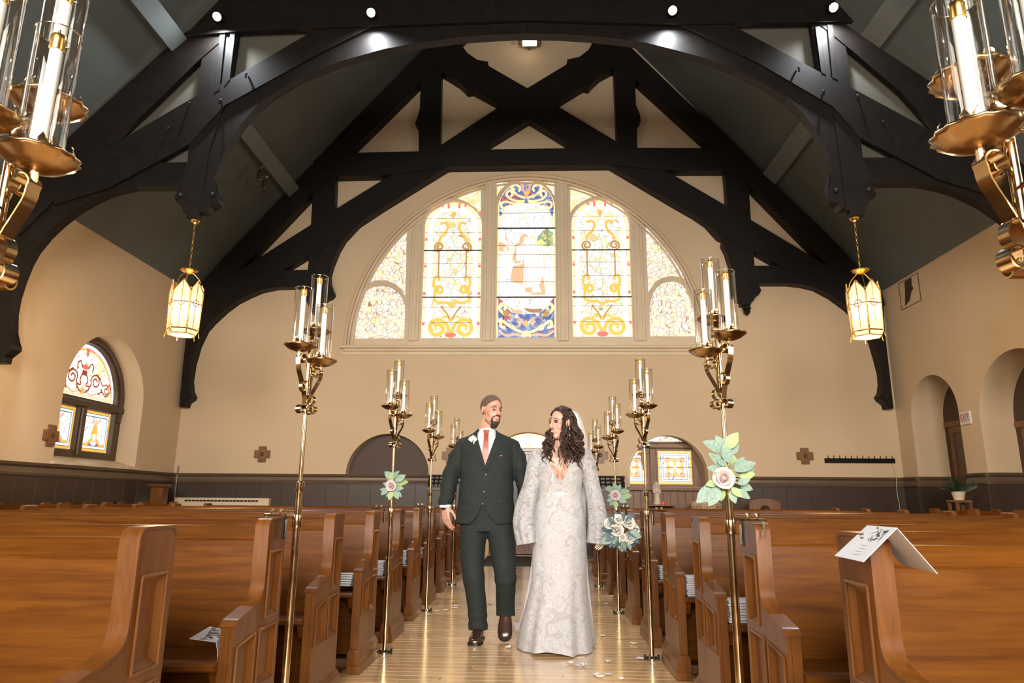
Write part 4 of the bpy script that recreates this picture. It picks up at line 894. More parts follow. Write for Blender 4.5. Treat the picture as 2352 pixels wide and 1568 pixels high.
def rim_mesh(h):
    pts = [(0.0377*math.cos(a), 0.0377*math.sin(a), h) for a in [2*PI*k/28 for k in range(29)]]; me = MB().tube(pts, 0.0013, 5).mesh('rim'); me.materials.append(M['steel']); me.shade_smooth(); return me
def scroll_path(dx, dy, zt):
    """flat band from the pole up and out to a cup, with a volute at each end"""
    r = math.hypot(dx, dy); u = Vector((dx/r, dy/r, 0)); Z = Vector((0,0,1))
    P = lambda a, z: u*a + Z*z
    pts = []
    for k in range(9):          # lower volute, curling away from the pole
        a = R_(-150 + 40*k); rr = 0.012 + 0.0016*k; pts.append(P(0.030 + rr*math.cos(a), 1.392 + rr*math.sin(a)))
    z0 = 1.405
    for t, a in ((0.10,0.010),(0.30,0.020),(0.55,0.045),(0.78,0.068),(0.92,0.072)): pts.append(P(r*a/0.0695, z0 + (zt-0.045-z0)*t))
    c = P(r*0.66, zt-0.052)
    for k in range(9):          # upper volute under the cup
        a = R_(15 + 42*k); rr = 0.026*(1 - 0.075*k); pts.append(c + u*rr*math.cos(a) + Z*rr*math.sin(a))
    pts = smooth_pts(pts, 2)
    return pts, u.cross(Z)
def make_candelabrum(sx, label, loc, clampdir):
    t = thing('candelabrum', label, 'candle stand', loc, 'brass candle poles along the aisle')
    # pole: base clamp, tube, telescopic joint, slender rod
    p = MB().lathe([(0.0155,0.045),(0.0155,1.075),(0.0,1.075)], 14).build('lower_pole', M['brass'], t, True)
    MB().lathe([(0.0195,0.90),(0.0205,0.905),(0.0205,0.945),(0.0195,0.95)], 14).build('ring', M['brass'], p, True)
    MB().lathe([(0.0185,1.045),(0.0195,1.05),(0.0195,1.085),(0.012,1.09),(0.0,1.09)], 14).build('collar', M['brass'], p, True)
    MB().lathe([(0.0095,1.07),(0.0095,1.66),(0.0,1.665)], 12).build('upper_pole', M['brass'], t, True)
    fo = MB().lathe([(0.032,0.0),(0.032,0.012),(0.024,0.020),(0.017,0.026),(0.017,0.05),(0.0,0.05)], 16).build('foot', M['brass'], t, True)
    MB().box(-0.045, 0.045, -0.012, 0.012, 0.010, 0.022, 0.004).box(-0.05, -0.038, -0.014, 0.014, 0.0, 0.035, 0.003).box(0.038, 0.05, -0.014, 0.014, 0.0, 0.035, 0.003).build('floor_clip', M['iron'], fo)
    for nm, (dx, dy, z, h) in CUPS.items():
        dx *= sx; c = Vector((dx, dy, z))
        pts, side = scroll_path(dx, dy, z); MB().ribbon(pts, side, 0.026, 0.0034).build('scroll_arm', M['brass'], t, True, 60)
        sp2 = [Vector((dx*0.3, dy*0.3, z-0.17 + 0.0)) + Vector((dx, dy, 0)).normalized()*0.022*math.cos(R_(a)) + Vector((0,0,1))*0.026*math.sin(R_(a)) for a in range(-60, 260, 40)]
        MB().ribbon(smooth_pts(sp2, 2), side, 0.020, 0.003).build('inner_scroll', M['brass'], t, True, 60)
        MB().tube([c + Vector((0,0,-0.045)), c + Vector((0,0,-0.018))], 0.007, 8).build('stub', M['brass'], t, True)
        d = inst('dish', DISH, t, c)
        for k in range(6): inst('acanthus_leaf', LEAF, d, (0,0,0), (0,0,2*PI*k/6 + 0.3), (0.52, 1.0, 1.0))
        for k in range(3): inst('outer_leaf', LEAF, d, (0.014*math.cos(2.1*k+0.5), 0.014*math.sin(2.1*k+0.5), 0), (0,0,2.1*k+0.5), (1, 1, 0.75))
        ca = MB().lathe([(0.011,0.012),(0.011,h-0.028),(0.0,h-0.026)], 14).build('candle', M['wax'], t, True); ca.location = c
        MB().lathe([(0.0125,h-0.034),(0.0132,h-0.032),(0.0125,h-0.012),(0.0132,h-0.008),(0.011,h-0.002),(0.003,h+0.001),(0.0022,h+0.010),(0.0,h+0.011)], 14).build('candle_cap', M['gold'], ca, True)
        g = inst('chimney', glass_mesh(h), t, c); inst('rim', rim_mesh(h), g)
    # clamp to the pew end: s = direction of the pew
    s = clampdir[0]; cy_ = clampdir[1]; zc = 0.938
    x1 = s*0.135
    k = MB().tube([(0,0,zc+0.012),(s*0.03,cy_*0.4,zc+0.014),(s*0.07,cy_,zc+0.012),(x1,cy_,zc+0.012)], 0.0055, 8).build('clamp_bar', M['brass'], t, True)
    MB().box(min(s*0.042,s*0.048), max(s*0.042,s*0.048), cy_-0.018, cy_+0.018, zc-0.085, zc+0.008, 0.002).build('clamp_plate', M['iron'], k)
    MB().box(min(s*0.036,s*0.042), max(s*0.036,s*0.042), cy_-0.007, cy_+0.007, zc-0.080, zc-0.005, 0.002).build('clamp_tongue', M['steel'], k)
    MB().box(min(s*0.122,s*0.128), max(s*0.122,s*0.128), cy_-0.012, cy_+0.012, zc-0.05, zc+0.008, 0.002).build('clamp_jaw', M['steel'], k)
    for xx in (0.07, 0.105):
        b = MB().tube([(s*xx,cy_,zc+0.014),(s*xx,cy_,zc+0.024)], 0.004, 6)
        for q in (-1, 1): b.tube([(s*xx,cy_,zc+0.022),(s*xx+q*0.008,cy_,zc+0.036)], [0.003,0.005], 6)
        b.build('wing_nut', M['brass'], k, True)
    return t
labL = {0: 'brass candle pole whose upper candle cup stands before the arched side window\'s roof slope, pew end without flowers', }
PL = [(-0.945, 1.10, 0), (-0.995, 2.94, 0), (-1.005, 4.93, 0), (-0.995, 6.70, 0), (-0.985, 8.67, 0)]
PR = [(0.785, 1.05, 0), (0.752, 2.73, 0), (0.775, 4.86, 0), (0.78, 6.70, 0), (0.78, 8.69, 0)]
LBL = ['tall brass three-candle pole on the groom\'s side, first of its row, with no flowers', 'brass three-candle pole on the groom\'s side at the pew with the programme, no flowers', 'brass three-candle pole on the groom\'s side with a pink rose spray tied on', 'brass three-candle pole beside the groom\'s hand, no flowers', 'brass three-candle pole half hidden behind the groom\'s arm']
LBR = ['tall brass three-candle pole on the bride\'s side next to the pew with the hung programme', 'brass three-candle pole on the bride\'s side with a large eucalyptus and rose spray', 'brass three-candle pole on the bride\'s side without flowers, two pews past the large rose spray', 'brass three-candle pole with a small rose spray above the bride\'s bouquet', 'brass three-candle pole seen just beside the bride\'s veil']
cl = make_candelabrum(1, LBL[0], PL[0], (-1, -0.02)); cr = make_candelabrum(-1, LBR[0], PR[0], (1, 0.0))
for k in range(1, 5): dup(cl, PL[k], 0, LBL[k]); dup(cr, PR[k], 0, LBR[k])

# ================================================================ LANTERNS
def lantern(label, top, chain_top):
    t = thing('pendant_lantern', label, 'lantern', top, 'gothic pendant lanterns')
    W_, H_ = 0.205, 0.0
    n = 6; off = R_(12)
    zc0, zb0, zt0, zpk = -0.86, -0.80, -0.30, -0.16        # bottom, lower band, shoulder, gable peak (relative to crown)
    def P(r, k, z): a = off + 2*PI*k/n; return Vector((r*math.cos(a), r*math.sin(a), z))
    gl = M['lampglass']
    rb, rt = W_*0.93, W_*1.0
    for k in range(n):
        a, b_, = P(rb, k, zb0), P(rb, k+1, zb0); c, d = P(rt, k+1, zt0), P(rt, k, zt0); pk = (c+d)/2 + Vector((0,0,zpk-zt0))*1.0
        p = MB().add([a, b_, c, pk, d], [(0,1,2,3,4)]).build('glass_pane', gl, t)
        fr = MB()
        fr.tube([d, pk], 0.008, 5).tube([c, pk], 0.008, 5).tube([(a+b_)/2, pk], 0.005, 5)
        zm = -0.46; fr.tube([P(rt*0.985, k, zm), P(rt*0.985, k+1, zm)], 0.006, 5)
        mid = (P(rt*0.985, k, zm) + P(rt*0.985, k+1, zm))/2; ex = (P(rt, k+1, zm) - P(rt, k, zm)).normalized()
        fr.tube([mid + (ex*math.cos(q) + Vector((0,0,1))*math.sin(q))*0.045 for q in [2*PI*i/14 for i in range(15)]], 0.005, 5)
        fr.build('tracery', M['gold'], p, True)
        l0, l1 = P(rb*0.86, k, zc0), P(rb*0.86, k+1, zc0)
        MB().add([l0, l1, b_, a], [(0,1,2,3)]).build('lower_pane', gl, t)
        fr = MB().tube([a, b_], 0.009, 5).tube([l0, l1], 0.009, 5).tube([l0, a, d], 0.010, 6); fr.tube([a, a*1.06 + Vector((0,0,-0.05)) - Vector((0,0,a.z*0.06)), a*1.12 + Vector((0,0,-0.10)) - Vector((0,0,a.z*0.12))], [0.006,0.005,0.003], 5)
        fr.sphere(d, 0.016, 6, 4).sphere(a + Vector((0,0,0.03)), 0.013, 6, 4); fr.build('corner_rib', M['gold'], t, True)
        hp = [d, d*1.0 + Vector((0,0,0.06)), P(rt*0.78, k, zt0+0.11), P(rt*0.72, k, zt0+0.16), P(rt*0.5, k, zt0+0.22), P(rt*0.2, k, zt0+0.27), Vector((0,0,zt0+0.28))]
        if k % 2 == 0: MB().tube(smooth_pts(hp, 3), 0.006, 5).build('hoop', M['gold'], t, True)
    MB().add([P(rb*0.86, k, zc0) for k in range(n)], [list(range(n))]).build('bottom_pane', gl, t)
    MB().lathe([(0.0,-0.045),(0.03,-0.04),(0.07,-0.02),(0.10,0.0),(0.105,0.008),(0.06,0.012),(0.02,0.02),(0.012,0.05),(0.0,0.055)], 20, rad=lambda a, i: 1 + (0.08*math.cos(9*a) if i in (2,3,4) else 0)).build('crown', M['gold'], t, True)
    # bulb cluster inside
    MB().sphere((0,0,-0.48), (0.05,0.05,0.075), 10, 8).build('bulb', M['bulb'], t, True)
    # chain
    z = 0.06; k = 0
    ct = Vector(chain_top) - Vector(top)
    while z < ct.z - 0.05:
        f_ = z/ct.z; c = Vector((ct.x*f_, ct.y*f_, z + 0.028)); ax = Vector((1,0,0)) if k % 2 else Vector((0,1,0))
        MB().tube([c + ax*0.012*math.cos(q) + Vector((0,0,1))*0.031*math.sin(q) for q in [2*PI*i/10 for i in range(11)]], 0.0035, 5).build('chain_link', M['gold'], t, True); z += 0.052; k += 1
    MB().lathe([(0.0,-0.06),(0.02,-0.05),(0.025,-0.03),(0.05,-0.02),(0.06,0.0),(0.0,0.0)], 14, ct).build('ceiling_cup', M['gold'], t, True)
    ld = bpy.data.lights.new('lantern_light', 'POINT'); ld.energy = 95; ld.color = (1.0, 0.68, 0.36); ld.shadow_soft_size = 0.10
    lo = bpy.data.objects.new('lantern_light', ld); COL.objects.link(lo); lo.parent = t; lo.location = (0, 0, -0.98)
    return t
M['lampglass'] = emis('lit_amber_glass', (1.0, 0.72, 0.40), 1.25); M['bulb'] = emis('lit_bulb', (1.0, 0.85, 0.6), 8)
def lamp_glass():
    m, nt, b = new_mat('lit_amber_glass'); b.inputs['Base Color'].default_value = (0.8, 0.6, 0.4, 1); setp(b, rough=0.3)
    tc = N(nt, 'ShaderNodeTexCoord'); sp = N(nt, 'ShaderNodeSeparateXYZ'); L(nt, tc.outputs['Object'], sp.inputs[0])
    mr = N(nt, 'ShaderNodeMapRange'); mr.inputs['From Min'].default_value = -0.86; mr.inputs['From Max'].default_value = -0.16; L(nt, sp.outputs['Z'], mr.inputs[0])
    r = ramp(nt, [(0.0, (0.90,0.62,0.33)), (0.22, (0.92,0.66,0.36)), (0.50, (1.6,1.35,1.0)), (0.68, (1.0,0.68,0.36)), (1.0, (0.55,0.30,0.12))]); L(nt, mr.outputs[0], r.inputs[0])
    L(nt, r.outputs[0], b.inputs['Emission Color']); b.inputs['Emission Strength'].default_value = 0.50; return m
M['lampglass'] = lamp_glass()
lantern('lit gothic brass lantern hanging before the roof slope with the two spotlight cans', (-4.50, 8.35, 3.90), (-4.50, 8.35, 4.60))
lantern('lit gothic brass lantern hanging before the bracket near the exit sign wall', (4.13, 8.35, 3.87), (4.13, 8.35, 4.58))

# ================================================================ SPOTLIGHTS
M['spotface'] = emis('lit_spot_lens', (0.95, 0.98, 1.0), 14)
for k, (px, py) in enumerate(((498,38),(852,29),(1545,24),(1915,17))):
    p = at_y(px, py, YT1-0.16); t = thing('spotlight', 'lit white spotlight on the big arched truss, %s' % ('beside a post' if k in (0,3) else 'near the crown of its arch'), 'spotlight', p, 'spotlights on the truss')
    ax = Vector((0.0, -0.72, -0.70)).normalized()
    Q = Vector((0,0,1)).rotation_difference(ax)
    b = MB().lathe([(0.0,-0.16),(0.05,-0.15),(0.062,-0.06),(0.066,0.0),(0.060,0.0),(0.056,-0.02)], 18, axis=ax); b.f = b.f[:-1]; b.build('housing', M['black'], t, True)
    MB().lathe([(0.0,-0.012),(0.056,-0.012)], 18, axis=ax).build('lens', M['spotface'], t)
    MB().tube([(0,0.06,0.06),(0,0.10,0.12),(0,0.13,0.12)], 0.012, 6).build('stem', M['black'], t, True)
    ld = bpy.data.lights.new('spot_light', 'SPOT'); ld.energy = 210; ld.color = (0.88, 0.94, 1.0); ld.spot_size = R_(150); ld.spot_blend = 1.0; ld.shadow_soft_size = 0.05
    lo = bpy.data.objects.new('spot_light', ld); COL.objects.link(lo); lo.parent = t; lo.location = ax*0.02; lo.rotation_euler = Vector((0,0,-1)).rotation_difference(Vector((0,-0.25,-0.97))).to_euler()
# small bright fitting seen under the arch crown
p = at_y(1215, 89, YB-0.35); t = thing('ceiling_lamp', 'small bright boxed lamp high on the wall above the big window', 'lamp', p)
a0 = at_y(1190, 97, YB-0.35); a1 = at_y(1243, 82, YB-0.35)
MB().box(a0.x-p.x, a1.x-p.x, 0.0, 0.14, a0.z-p.z+0.03, a1.z-p.z+0.06, 0.008).build('body', M['rail'], t); MB().box((a0.x-p.x)*0.6, (a1.x-p.x)*0.62, -0.03, 0.12, a0.z-p.z-0.02, a0.z-p.z+0.035, 0.01).build('tube', emis('lit_tube', (1,.80,.55), 2.2), t)
MB().box(-0.03, 0.03, 0.12, 0.36, a0.z-p.z+0.05, a0.z-p.z+0.09).build('wall_arm', M['rail'], t)
MB().sphere(Vector((at_y(1179,86,YB-0.35).x-p.x, 0, 0.02)), 0.04, 10, 8).build('bulb', M['bulb'], t, True)
# ================================================================ PEOPLE
TS = bpy.data.scenes.new('modelling'); 
def tdg():
    with bpy.context.temp_override(scene=TS, view_layer=TS.view_layers[0]): return bpy.context.evaluated_depsgraph_get()
def remesh(mb, voxel, smooth=4, name='tmp'):
    me = mb.mesh(name, False, True); o = bpy.data.objects.new(name, me); TS.collection.objects.link(o)
    m = o.modifiers.new('r', 'REMESH'); m.mode = 'VOXEL'; m.voxel_size = voxel
    if smooth: s = o.modifiers.new('s', 'SMOOTH'); s.factor = 0.5; s.iterations = smooth
    dg = tdg(); ne = bpy.data.meshes.new_from_object(o.evaluated_get(dg))
    bpy.data.objects.remove(o); bpy.data.meshes.remove(me); ne.name = name; return ne
def boolean_cut(me, cutter, name='cut'):
    a = bpy.data.objects.new(name, me); TS.collection.objects.link(a); cm = cutter.mesh('c'); b = bpy.data.objects.new('c', cm); TS.collection.objects.link(b)
    m = a.modifiers.new('b', 'BOOLEAN'); m.operation = 'DIFFERENCE'; m.solver = 'EXACT'; m.object = b
    dg = tdg(); ne = bpy.data.meshes.new_from_object(a.evaluated_get(dg))
    bpy.data.objects.remove(a); bpy.data.objects.remove(b); return ne
def displace(me, fn):
    import array
    nv = len(me.vertices); co = [0.0]*(3*nv); me.vertices.foreach_get('co', co); nr = [v.normal.copy() for v in me.vertices]
    for i in range(nv):
        p = Vector(co[3*i:3*i+3]); q = p + nr[i]*fn(p); co[3*i], co[3*i+1], co[3*i+2] = q.x, q.y, q.z
    me.vertices.foreach_set('co', co); me.update()
def obj_from(me, name, mat, parent=None, smooth=True, angle=180):
    me.materials.clear(); me.materials.append(mat)
    if smooth: me.shade_smooth()
    if angle < 180: me.set_sharp_from_angle(angle=R_(angle))
    me.name = name; o = bpy.data.objects.new(name, me); COL.objects.link(o)
    if parent: o.parent = parent
    return o
def limb(mb, pts, rs, n=14, flat=1.0):
    P = smooth_pts([Vector(p) for p in pts], 4); m = len(P); k = len(pts)
    R = []
    for i in range(m):
        t = i*(k-1)/(m-1); j = min(int(t), k-2); f = t-j; R.append(rs[j]*(1-f) + rs[j+1]*f)
    mb.tube(P, R, n, True, flat); mb.sphere(P[0], R[0]*0.99, n, 8); mb.sphere(P[-1], R[-1]*0.99, n, 8)
def ell_ring(cx, cy, z, rx, ry, n=40, p=2.3, tilt=0.0):
    out = []
    for k in range(n):
        a = 2*PI*k/n; c, s_ = math.cos(a), math.sin(a)
        out.append(Vector((cx + rx*math.copysign(abs(c)**(2/p), c), cy + ry*math.copysign(abs(s_)**(2/p), s_), z + tilt*c)))
    return out
def bvh_of(me):
    return BVHTree.FromPolygons([v.co.copy() for v in me.vertices], [list(p.vertices) for p in me.polygons])
def strip_patch(A, B, nu, nv, bvh, off, th=0.004, direc=(0,1,0)):
    """cloth strip between two front-view edges (x,z), laid on a body surface"""
    def samp(E, t):
        E = [Vector((p[0], p[1], 0)) for p in E]; ls = [0]
        for a, b in zip(E[:-1], E[1:]): ls.append(ls[-1] + (b-a).length)
        d = t*ls[-1]
        for i in range(len(E)-1):
            if d <= ls[i+1] + 1e-9: f = (d-ls[i])/max(1e-9, ls[i+1]-ls[i]); return E[i].lerp(E[i+1], f)
        return E[-1]
    dv = Vector(direc); grid = []; ly = None
    for i in range(nu+1):
        row = []
        for j in range(nv+1):
            p = samp(A, i/nu).lerp(samp(B, i/nu), j/nv); q = Vector((p.x, -1.0, p.y)); h = bvh.ray_cast(q, dv)
            y = h[0].y if h[0] is not None else (ly if ly is not None else -0.1); ly = y; row.append((p.x, y, p.y))
        grid.append(row)
    mb = MB(); n2 = (nu+1)*(nv+1); vs = [Vector((x, y-off, z)) for r in grid for x, y, z in r] + [Vector((x, y-off+th, z)) for r in grid for x, y, z in r]; fs = []
    W_ = nv+1
    for i in range(nu):
        for j in range(nv): a = i*W_+j; fs.append((a, a+1, a+W_+1, a+W_)); fs.append((a+n2, a+W_+n2, a+W_+1+n2, a+1+n2))
    per = [j for j in range(W_)] + [i*W_+nv for i in range(1, nu+1)] + [nu*W_+j for j in range(nv-1, -1, -1)] + [i*W_ for i in range(nu-1, 0, -1)]
    for a, b in zip(per, per[1:] + per[:1]): fs.append((a, a+n2, b+n2, b))
    return mb.add(vs, fs)
def hand(mb, wrist, D, T, Np, curl, scale=1.0, thumb_out=0.7, spread=0.05):
    """wrist point, finger direction D, thumb-side direction T, palm normal Np (curl side)"""
    D, T, Np = Vector(D).normalized(), Vector(T), Vector(Np); T = (T - D*T.dot(D)).normalized(); Np = D.cross(T) if D.cross(T).dot(Np) > 0 else -D.cross(T)
    w0 = Vector(wrist); s = scale
    kn = [(0.030, 0.088), (0.010, 0.092), (-0.010, 0.088), (-0.028, 0.080)]
    ln = [(0.043,0.026,0.020), (0.047,0.030,0.022), (0.043,0.027,0.021), (0.033,0.021,0.018)]
    mb.tube([w0 - D*0.03*s, w0, w0 + D*0.02*s], [0.026*s, 0.027*s, 0.030*s], 12, True, 0.72, up=T)
    for (t, d), lens in zip(kn, ln):
        k = w0 + T*t*s + D*d*s
        limb(mb, [w0 + T*t*0.6*s + D*0.012*s, k], [0.0155*s, 0.0115*s], 8)
        a = 0.25*curl; dirv = (D + T*t*spread*20).normalized(); p = k; pts = [k]; 
        for L_, c in zip(lens, (0.55, 0.95, 0.7)):
            a += c*curl; p = p + (dirv*math.cos(a) + Np*math.sin(a))*L_*s; pts.append(p)
        mb.tube(pts, [0.0098*s, 0.0092*s, 0.0086*s, 0.0070*s], 8)
        for q, r in zip(pts, (0.0098, 0.0093, 0.0087, 0.0070)): mb.sphere(q, r*s, 8, 6)
    b = w0 + T*0.026*s + D*0.018*s + Np*0.006*s; e1 = b + (T*thumb_out + D*0.75 + Np*0.35).normalized()*0.040*s; e2 = e1 + (T*thumb_out*0.45 + D*0.95 + Np*0.4).normalized()*0.032*s; e3 = e2 + (D + Np*0.5*curl).normalized()*0.024*s
    mb.tube([b, e1, e2, e3], [0.0150*s, 0.0120*s, 0.0102*s, 0.0080*s], 8)
    for q, r in ((b, 0.015), (e1, 0.012), (e2, 0.0102), (e3, 0.008)): mb.sphere(q, r*s, 8, 6)
def head_frame(c, yaw, pitch=0.0, roll=0.0):
    return Matrix.Translation(Vector(c)) @ Matrix.Rotation(yaw, 4, 'Z') @ Matrix.Rotation(pitch, 4, 'X') @ Matrix.Rotation(roll, 4, 'Y')
def xf(mb, Mx, i0=0): mb.v = mb.v[:i0] + [Mx @ p for p in mb.v[i0:]]
def head_prims(mb, Mx, fem=False):
    h = MB(); k = 0.94 if fem else 1.0
    h.sphere((0,0.020,0.035), (0.077*k,0.098*k,0.090*k), 24, 16); h.sphere((0,-0.026,-0.040), (0.060*k,0.066*k,0.078), 20, 14)
    h.sphere((0,-0.060,-0.094), (0.026 if fem else 0.034, 0.026, 0.022), 14, 10)
    for s in (-1, 1):
        h.sphere((s*0.033,-0.053,-0.030), (0.029,0.026,0.034), 14, 10); h.sphere((s*0.036,-0.020,-0.066), (0.025,0.042,0.032), 14, 10)
        h.sphere((s*0.079*k,0.012,-0.006), (0.010,0.020,0.031), 12, 8, Matrix.Rotation(s*0.35, 3, 'Z')); h.sphere((s*0.010,-0.101,-0.033), (0.009,0.009,0.008), 10, 8)
    limb(h, [(0,-0.083,0.020),(0,-0.097,-0.006),(0,-0.112 if not fem else -0.108,-0.026)], [0.0085,0.010,0.0125 if not fem else 0.0105], 10)
    limb(h, [(-0.046,-0.066,0.022),(-0.02,-0.081,0.028),(0,-0.084,0.027),(0.02,-0.081,0.028),(0.046,-0.066,0.022)], [0.007,0.008,0.007,0.008,0.007], 10)
    k2 = 0.0 if fem else 0.006
    limb(h, [(-0.024,-0.080+k2,-0.058),(0,-0.090+k2,-0.055),(0.024,-0.080+k2,-0.058)], [0.006,0.008,0.006], 10); limb(h, [(-0.02,-0.079+k2,-0.068),(0,-0.087+k2,-0.069),(0.02,-0.079+k2,-0.068)], [0.006,0.0075,0.006], 10)
    h.v = [Mx @ p for p in h.v]; mb.add(h.v, h.f)
def skin_mat(name, c1, c2):
    m = mottled(name, c1, c2, 18, 0.45, 0.03, 220); nt = m.node_tree; b = nt.nodes['Principled BSDF']; setp(b, sss=0.12); b.inputs['Subsurface Radius'].default_value = (0.012, 0.004, 0.002); return m
M['skinG'] = skin_mat('fair_skin', (0.50, 0.25, 0.18), (0.56, 0.305, 0.225)); M['skinB'] = skin_mat('fair_warm_skin', (0.52, 0.28, 0.20), (0.58, 0.335, 0.245))
M['suit'] = mottled('dark_green_grey_wool', (0.0150, 0.0180, 0.0165), (0.0205, 0.0245, 0.0225), 60, 0.8, 0.08, 300, spec=0.25)
M['shirt'] = solid('white_shirt_cotton', (0.60, 0.60, 0.63), 0.7); M['tie'] = mottled('rust_satin', (0.30, 0.055, 0.022), (0.36, 0.075, 0.03), 30, 0.4, sheen=0.2)
M['shoe'] = mottled('brown_shoe_leather', (0.030, 0.012, 0.007), (0.055, 0.022, 0.012), 14, 0.22, coat=0.5); M['sole'] = solid('dark_sole', (0.012, 0.008, 0.006), 0.5)
M['hairG'] = mottled('cropped_brown_hair', (0.07, 0.04, 0.026), (0.13, 0.077, 0.052), 90, 0.7, 0.2, 400); M['beard'] = mottled('dark_brown_beard', (0.028, 0.012, 0.007), (0.05, 0.023, 0.013), 60, 0.7, 0.3, 300)
M['hairB'] = mottled('dark_brown_curls', (0.014, 0.007, 0.005), (0.055, 0.026, 0.014), 30, 0.5, 0.1, 200, detail=6, spec=0.35)
M['lip'] = solid('pink_lips', (0.45, 0.13, 0.11), 0.4); M['eye'] = solid('dark_eye', (0.015, 0.010, 0.008), 0.15); M['teeth'] = solid('white_teeth', (0.85, 0.82, 0.76), 0.25); M['brow'] = solid('brown_brow', (0.06, 0.03, 0.018), 0.8)

# ---------------------------------------------------------------- groom
GO = Vector((-0.37, 5.45, 0.0))
hm = head_frame((0.036, -0.035, 1.708), R_(36), R_(4), R_(4))
bd = MB()
head_prims(bd, hm)
limb(bd, [(0.025,0.0,1.66),(0.0,0.015,1.57),(-0.01,0.02,1.48)], [0.062,0.064,0.075], 18)
bd.loft([ell_ring(0,0.01,z,rx,ry,28) for z, rx, ry in ((0.84,0.15,0.10),(1.0,0.165,0.10),(1.14,0.165,0.095),(1.3,0.18,0.10),(1.42,0.19,0.095),(1.49,0.16,0.08),(1.53,0.07,0.06))])
limb(bd, [(-0.180,0.01,1.40),(-0.285,0.03,1.19),(-0.315,-0.01,0.975)], [0.048,0.042,0.030], 14)
limb(bd, [(0.185,0.01,1.40),(0.285,0.03,1.17),(0.315,-0.06,0.96)], [0.048,0.042,0.030], 14)
limb(bd, [(-0.09,0.01,0.86),(-0.09,-0.02,0.46),(-0.04,0.03,0.10)], [0.085,0.058,0.042], 14); limb(bd, [(0.10,0.01,0.86),(0.155,-0.12,0.50),(0.155,0.03,0.22)], [0.085,0.058,0.042], 14)
limb(bd, [(-0.04,0.02,0.10),(-0.04,-0.04,0.05),(-0.045,-0.13,0.035)], [0.042,0.036,0.028], 10); limb(bd, [(0.155,0.03,0.22),(0.155,0.02,0.15),(0.155,-0.02,0.08)], [0.040,0.032,0.022], 10)
hand(bd, (-0.317,-0.015,0.965), (0.10,-0.06,-1), (0.75,-0.65,0), (0.65,0.75,0), 0.42, 1.06)
hand(bd, (0.318,-0.07,0.95), (0.05,-0.12,-1), (-0.4,-0.9,0), (0.9,-0.2,0), 0.75, 1.04)
gm = remesh(bd, 0.0040, 7, 'person')
groom = obj_from(gm, 'person', M['skinG']); groom.location = GO
tag(groom, 'man in dark green-grey suit and rust tie walking hand in hand, smiling sideways', 'person')
# trousers
tr = MB()
tr.loft([ell_ring(0,0.01,z,rx,ry,28) for z, rx, ry in ((0.78,0.185,0.125),(0.90,0.19,0.125),(1.02,0.175,0.115),(1.08,0.16,0.10))])
limb(tr, [(-0.092,0.005,0.84),(-0.098,-0.015,0.62),(-0.085,-0.035,0.44),(-0.055,0.0,0.22),(-0.045,0.005,0.03)], [0.108,0.096,0.080,0.073,0.072], 20)
limb(tr, [(0.098,0.005,0.84),(0.135,-0.07,0.66),(0.158,-0.13,0.49),(0.160,-0.035,0.30),(0.157,0.025,0.165),(0.157,0.035,0.10)], [0.108,0.098,0.083,0.072,0.071,0.069], 20)
me = remesh(tr, 0.008, 6, 'trousers')
_TR = me
displace(me, lambda p: 0.005*noise.noise(Vector((p.x*9, p.y*9, p.z*5))) + 0.004*math.sin(p.z*46 + 3*noise.noise(p*6))*max(0, 1-abs(p.z-0.45)/0.14) + 0.004*math.sin(p.z*80)*max(0, 1-abs(p.z-0.14)/0.08))
me = boolean_cut(me, MB().box(-0.3, 0.055, -0.4, 0.3, -0.1, 0.072).box(0.056, 0.4, -0.4, 0.3, -0.1, 0.172))
obj_from(me, 'trousers', M['suit'], groom, True, 50)
# shirt
sh = MB(); sh.loft([ell_ring(-0.005,0.01,z,rx,ry,36) for z, rx, ry in ((0.98,0.185,0.120),(1.14,0.185,0.118),(1.3,0.195,0.122),(1.40,0.195,0.115),(1.47,0.175,0.100),(1.515,0.110,0.080),(1.535,0.078,0.072))])
sh.loft([ell_ring(0.0,0.012,z,rx,ry,28,2.0,0.004) for z, rx, ry in ((1.50,0.080,0.074),(1.535,0.074,0.072),(1.565,0.071,0.070),(1.57,0.068,0.067))])
sme = remesh(sh, 0.008, 3, 'shirt'); shb = bvh_of(sme); shirt = obj_from(sme, 'shirt', M['shirt'], groom)
for s in (-1, 1):
    A = [(s*0.012-0.004,1.545),(s*0.040,1.560),(s*0.060,1.566)]; B = [(s*0.030-0.004,1.487),(s*0.055,1.505),(s*0.066,1.535)]
    strip_patch(A, B, 8, 4, shb, 0.010, 0.004).build('collar_wing', M['shirt'], shirt, True, 60)
tie = strip_patch([(-0.018,1.520),(-0.022,1.44),(-0.036,1.33),(-0.016,1.262)], [(0.014,1.520),(0.018,1.44),(0.022,1.33),(0.0,1.262)], 16, 4, shb, 0.014, 0.006).build('tie', M['tie'], groom, True, 60)
strip_patch([(-0.026,1.552),(-0.022,1.535),(-0.016,1.508)], [(0.022,1.552),(0.018,1.535),(0.012,1.508)], 6, 6, shb, 0.024, 0.014).build('tie_knot', M['tie'], tie, True, 60)
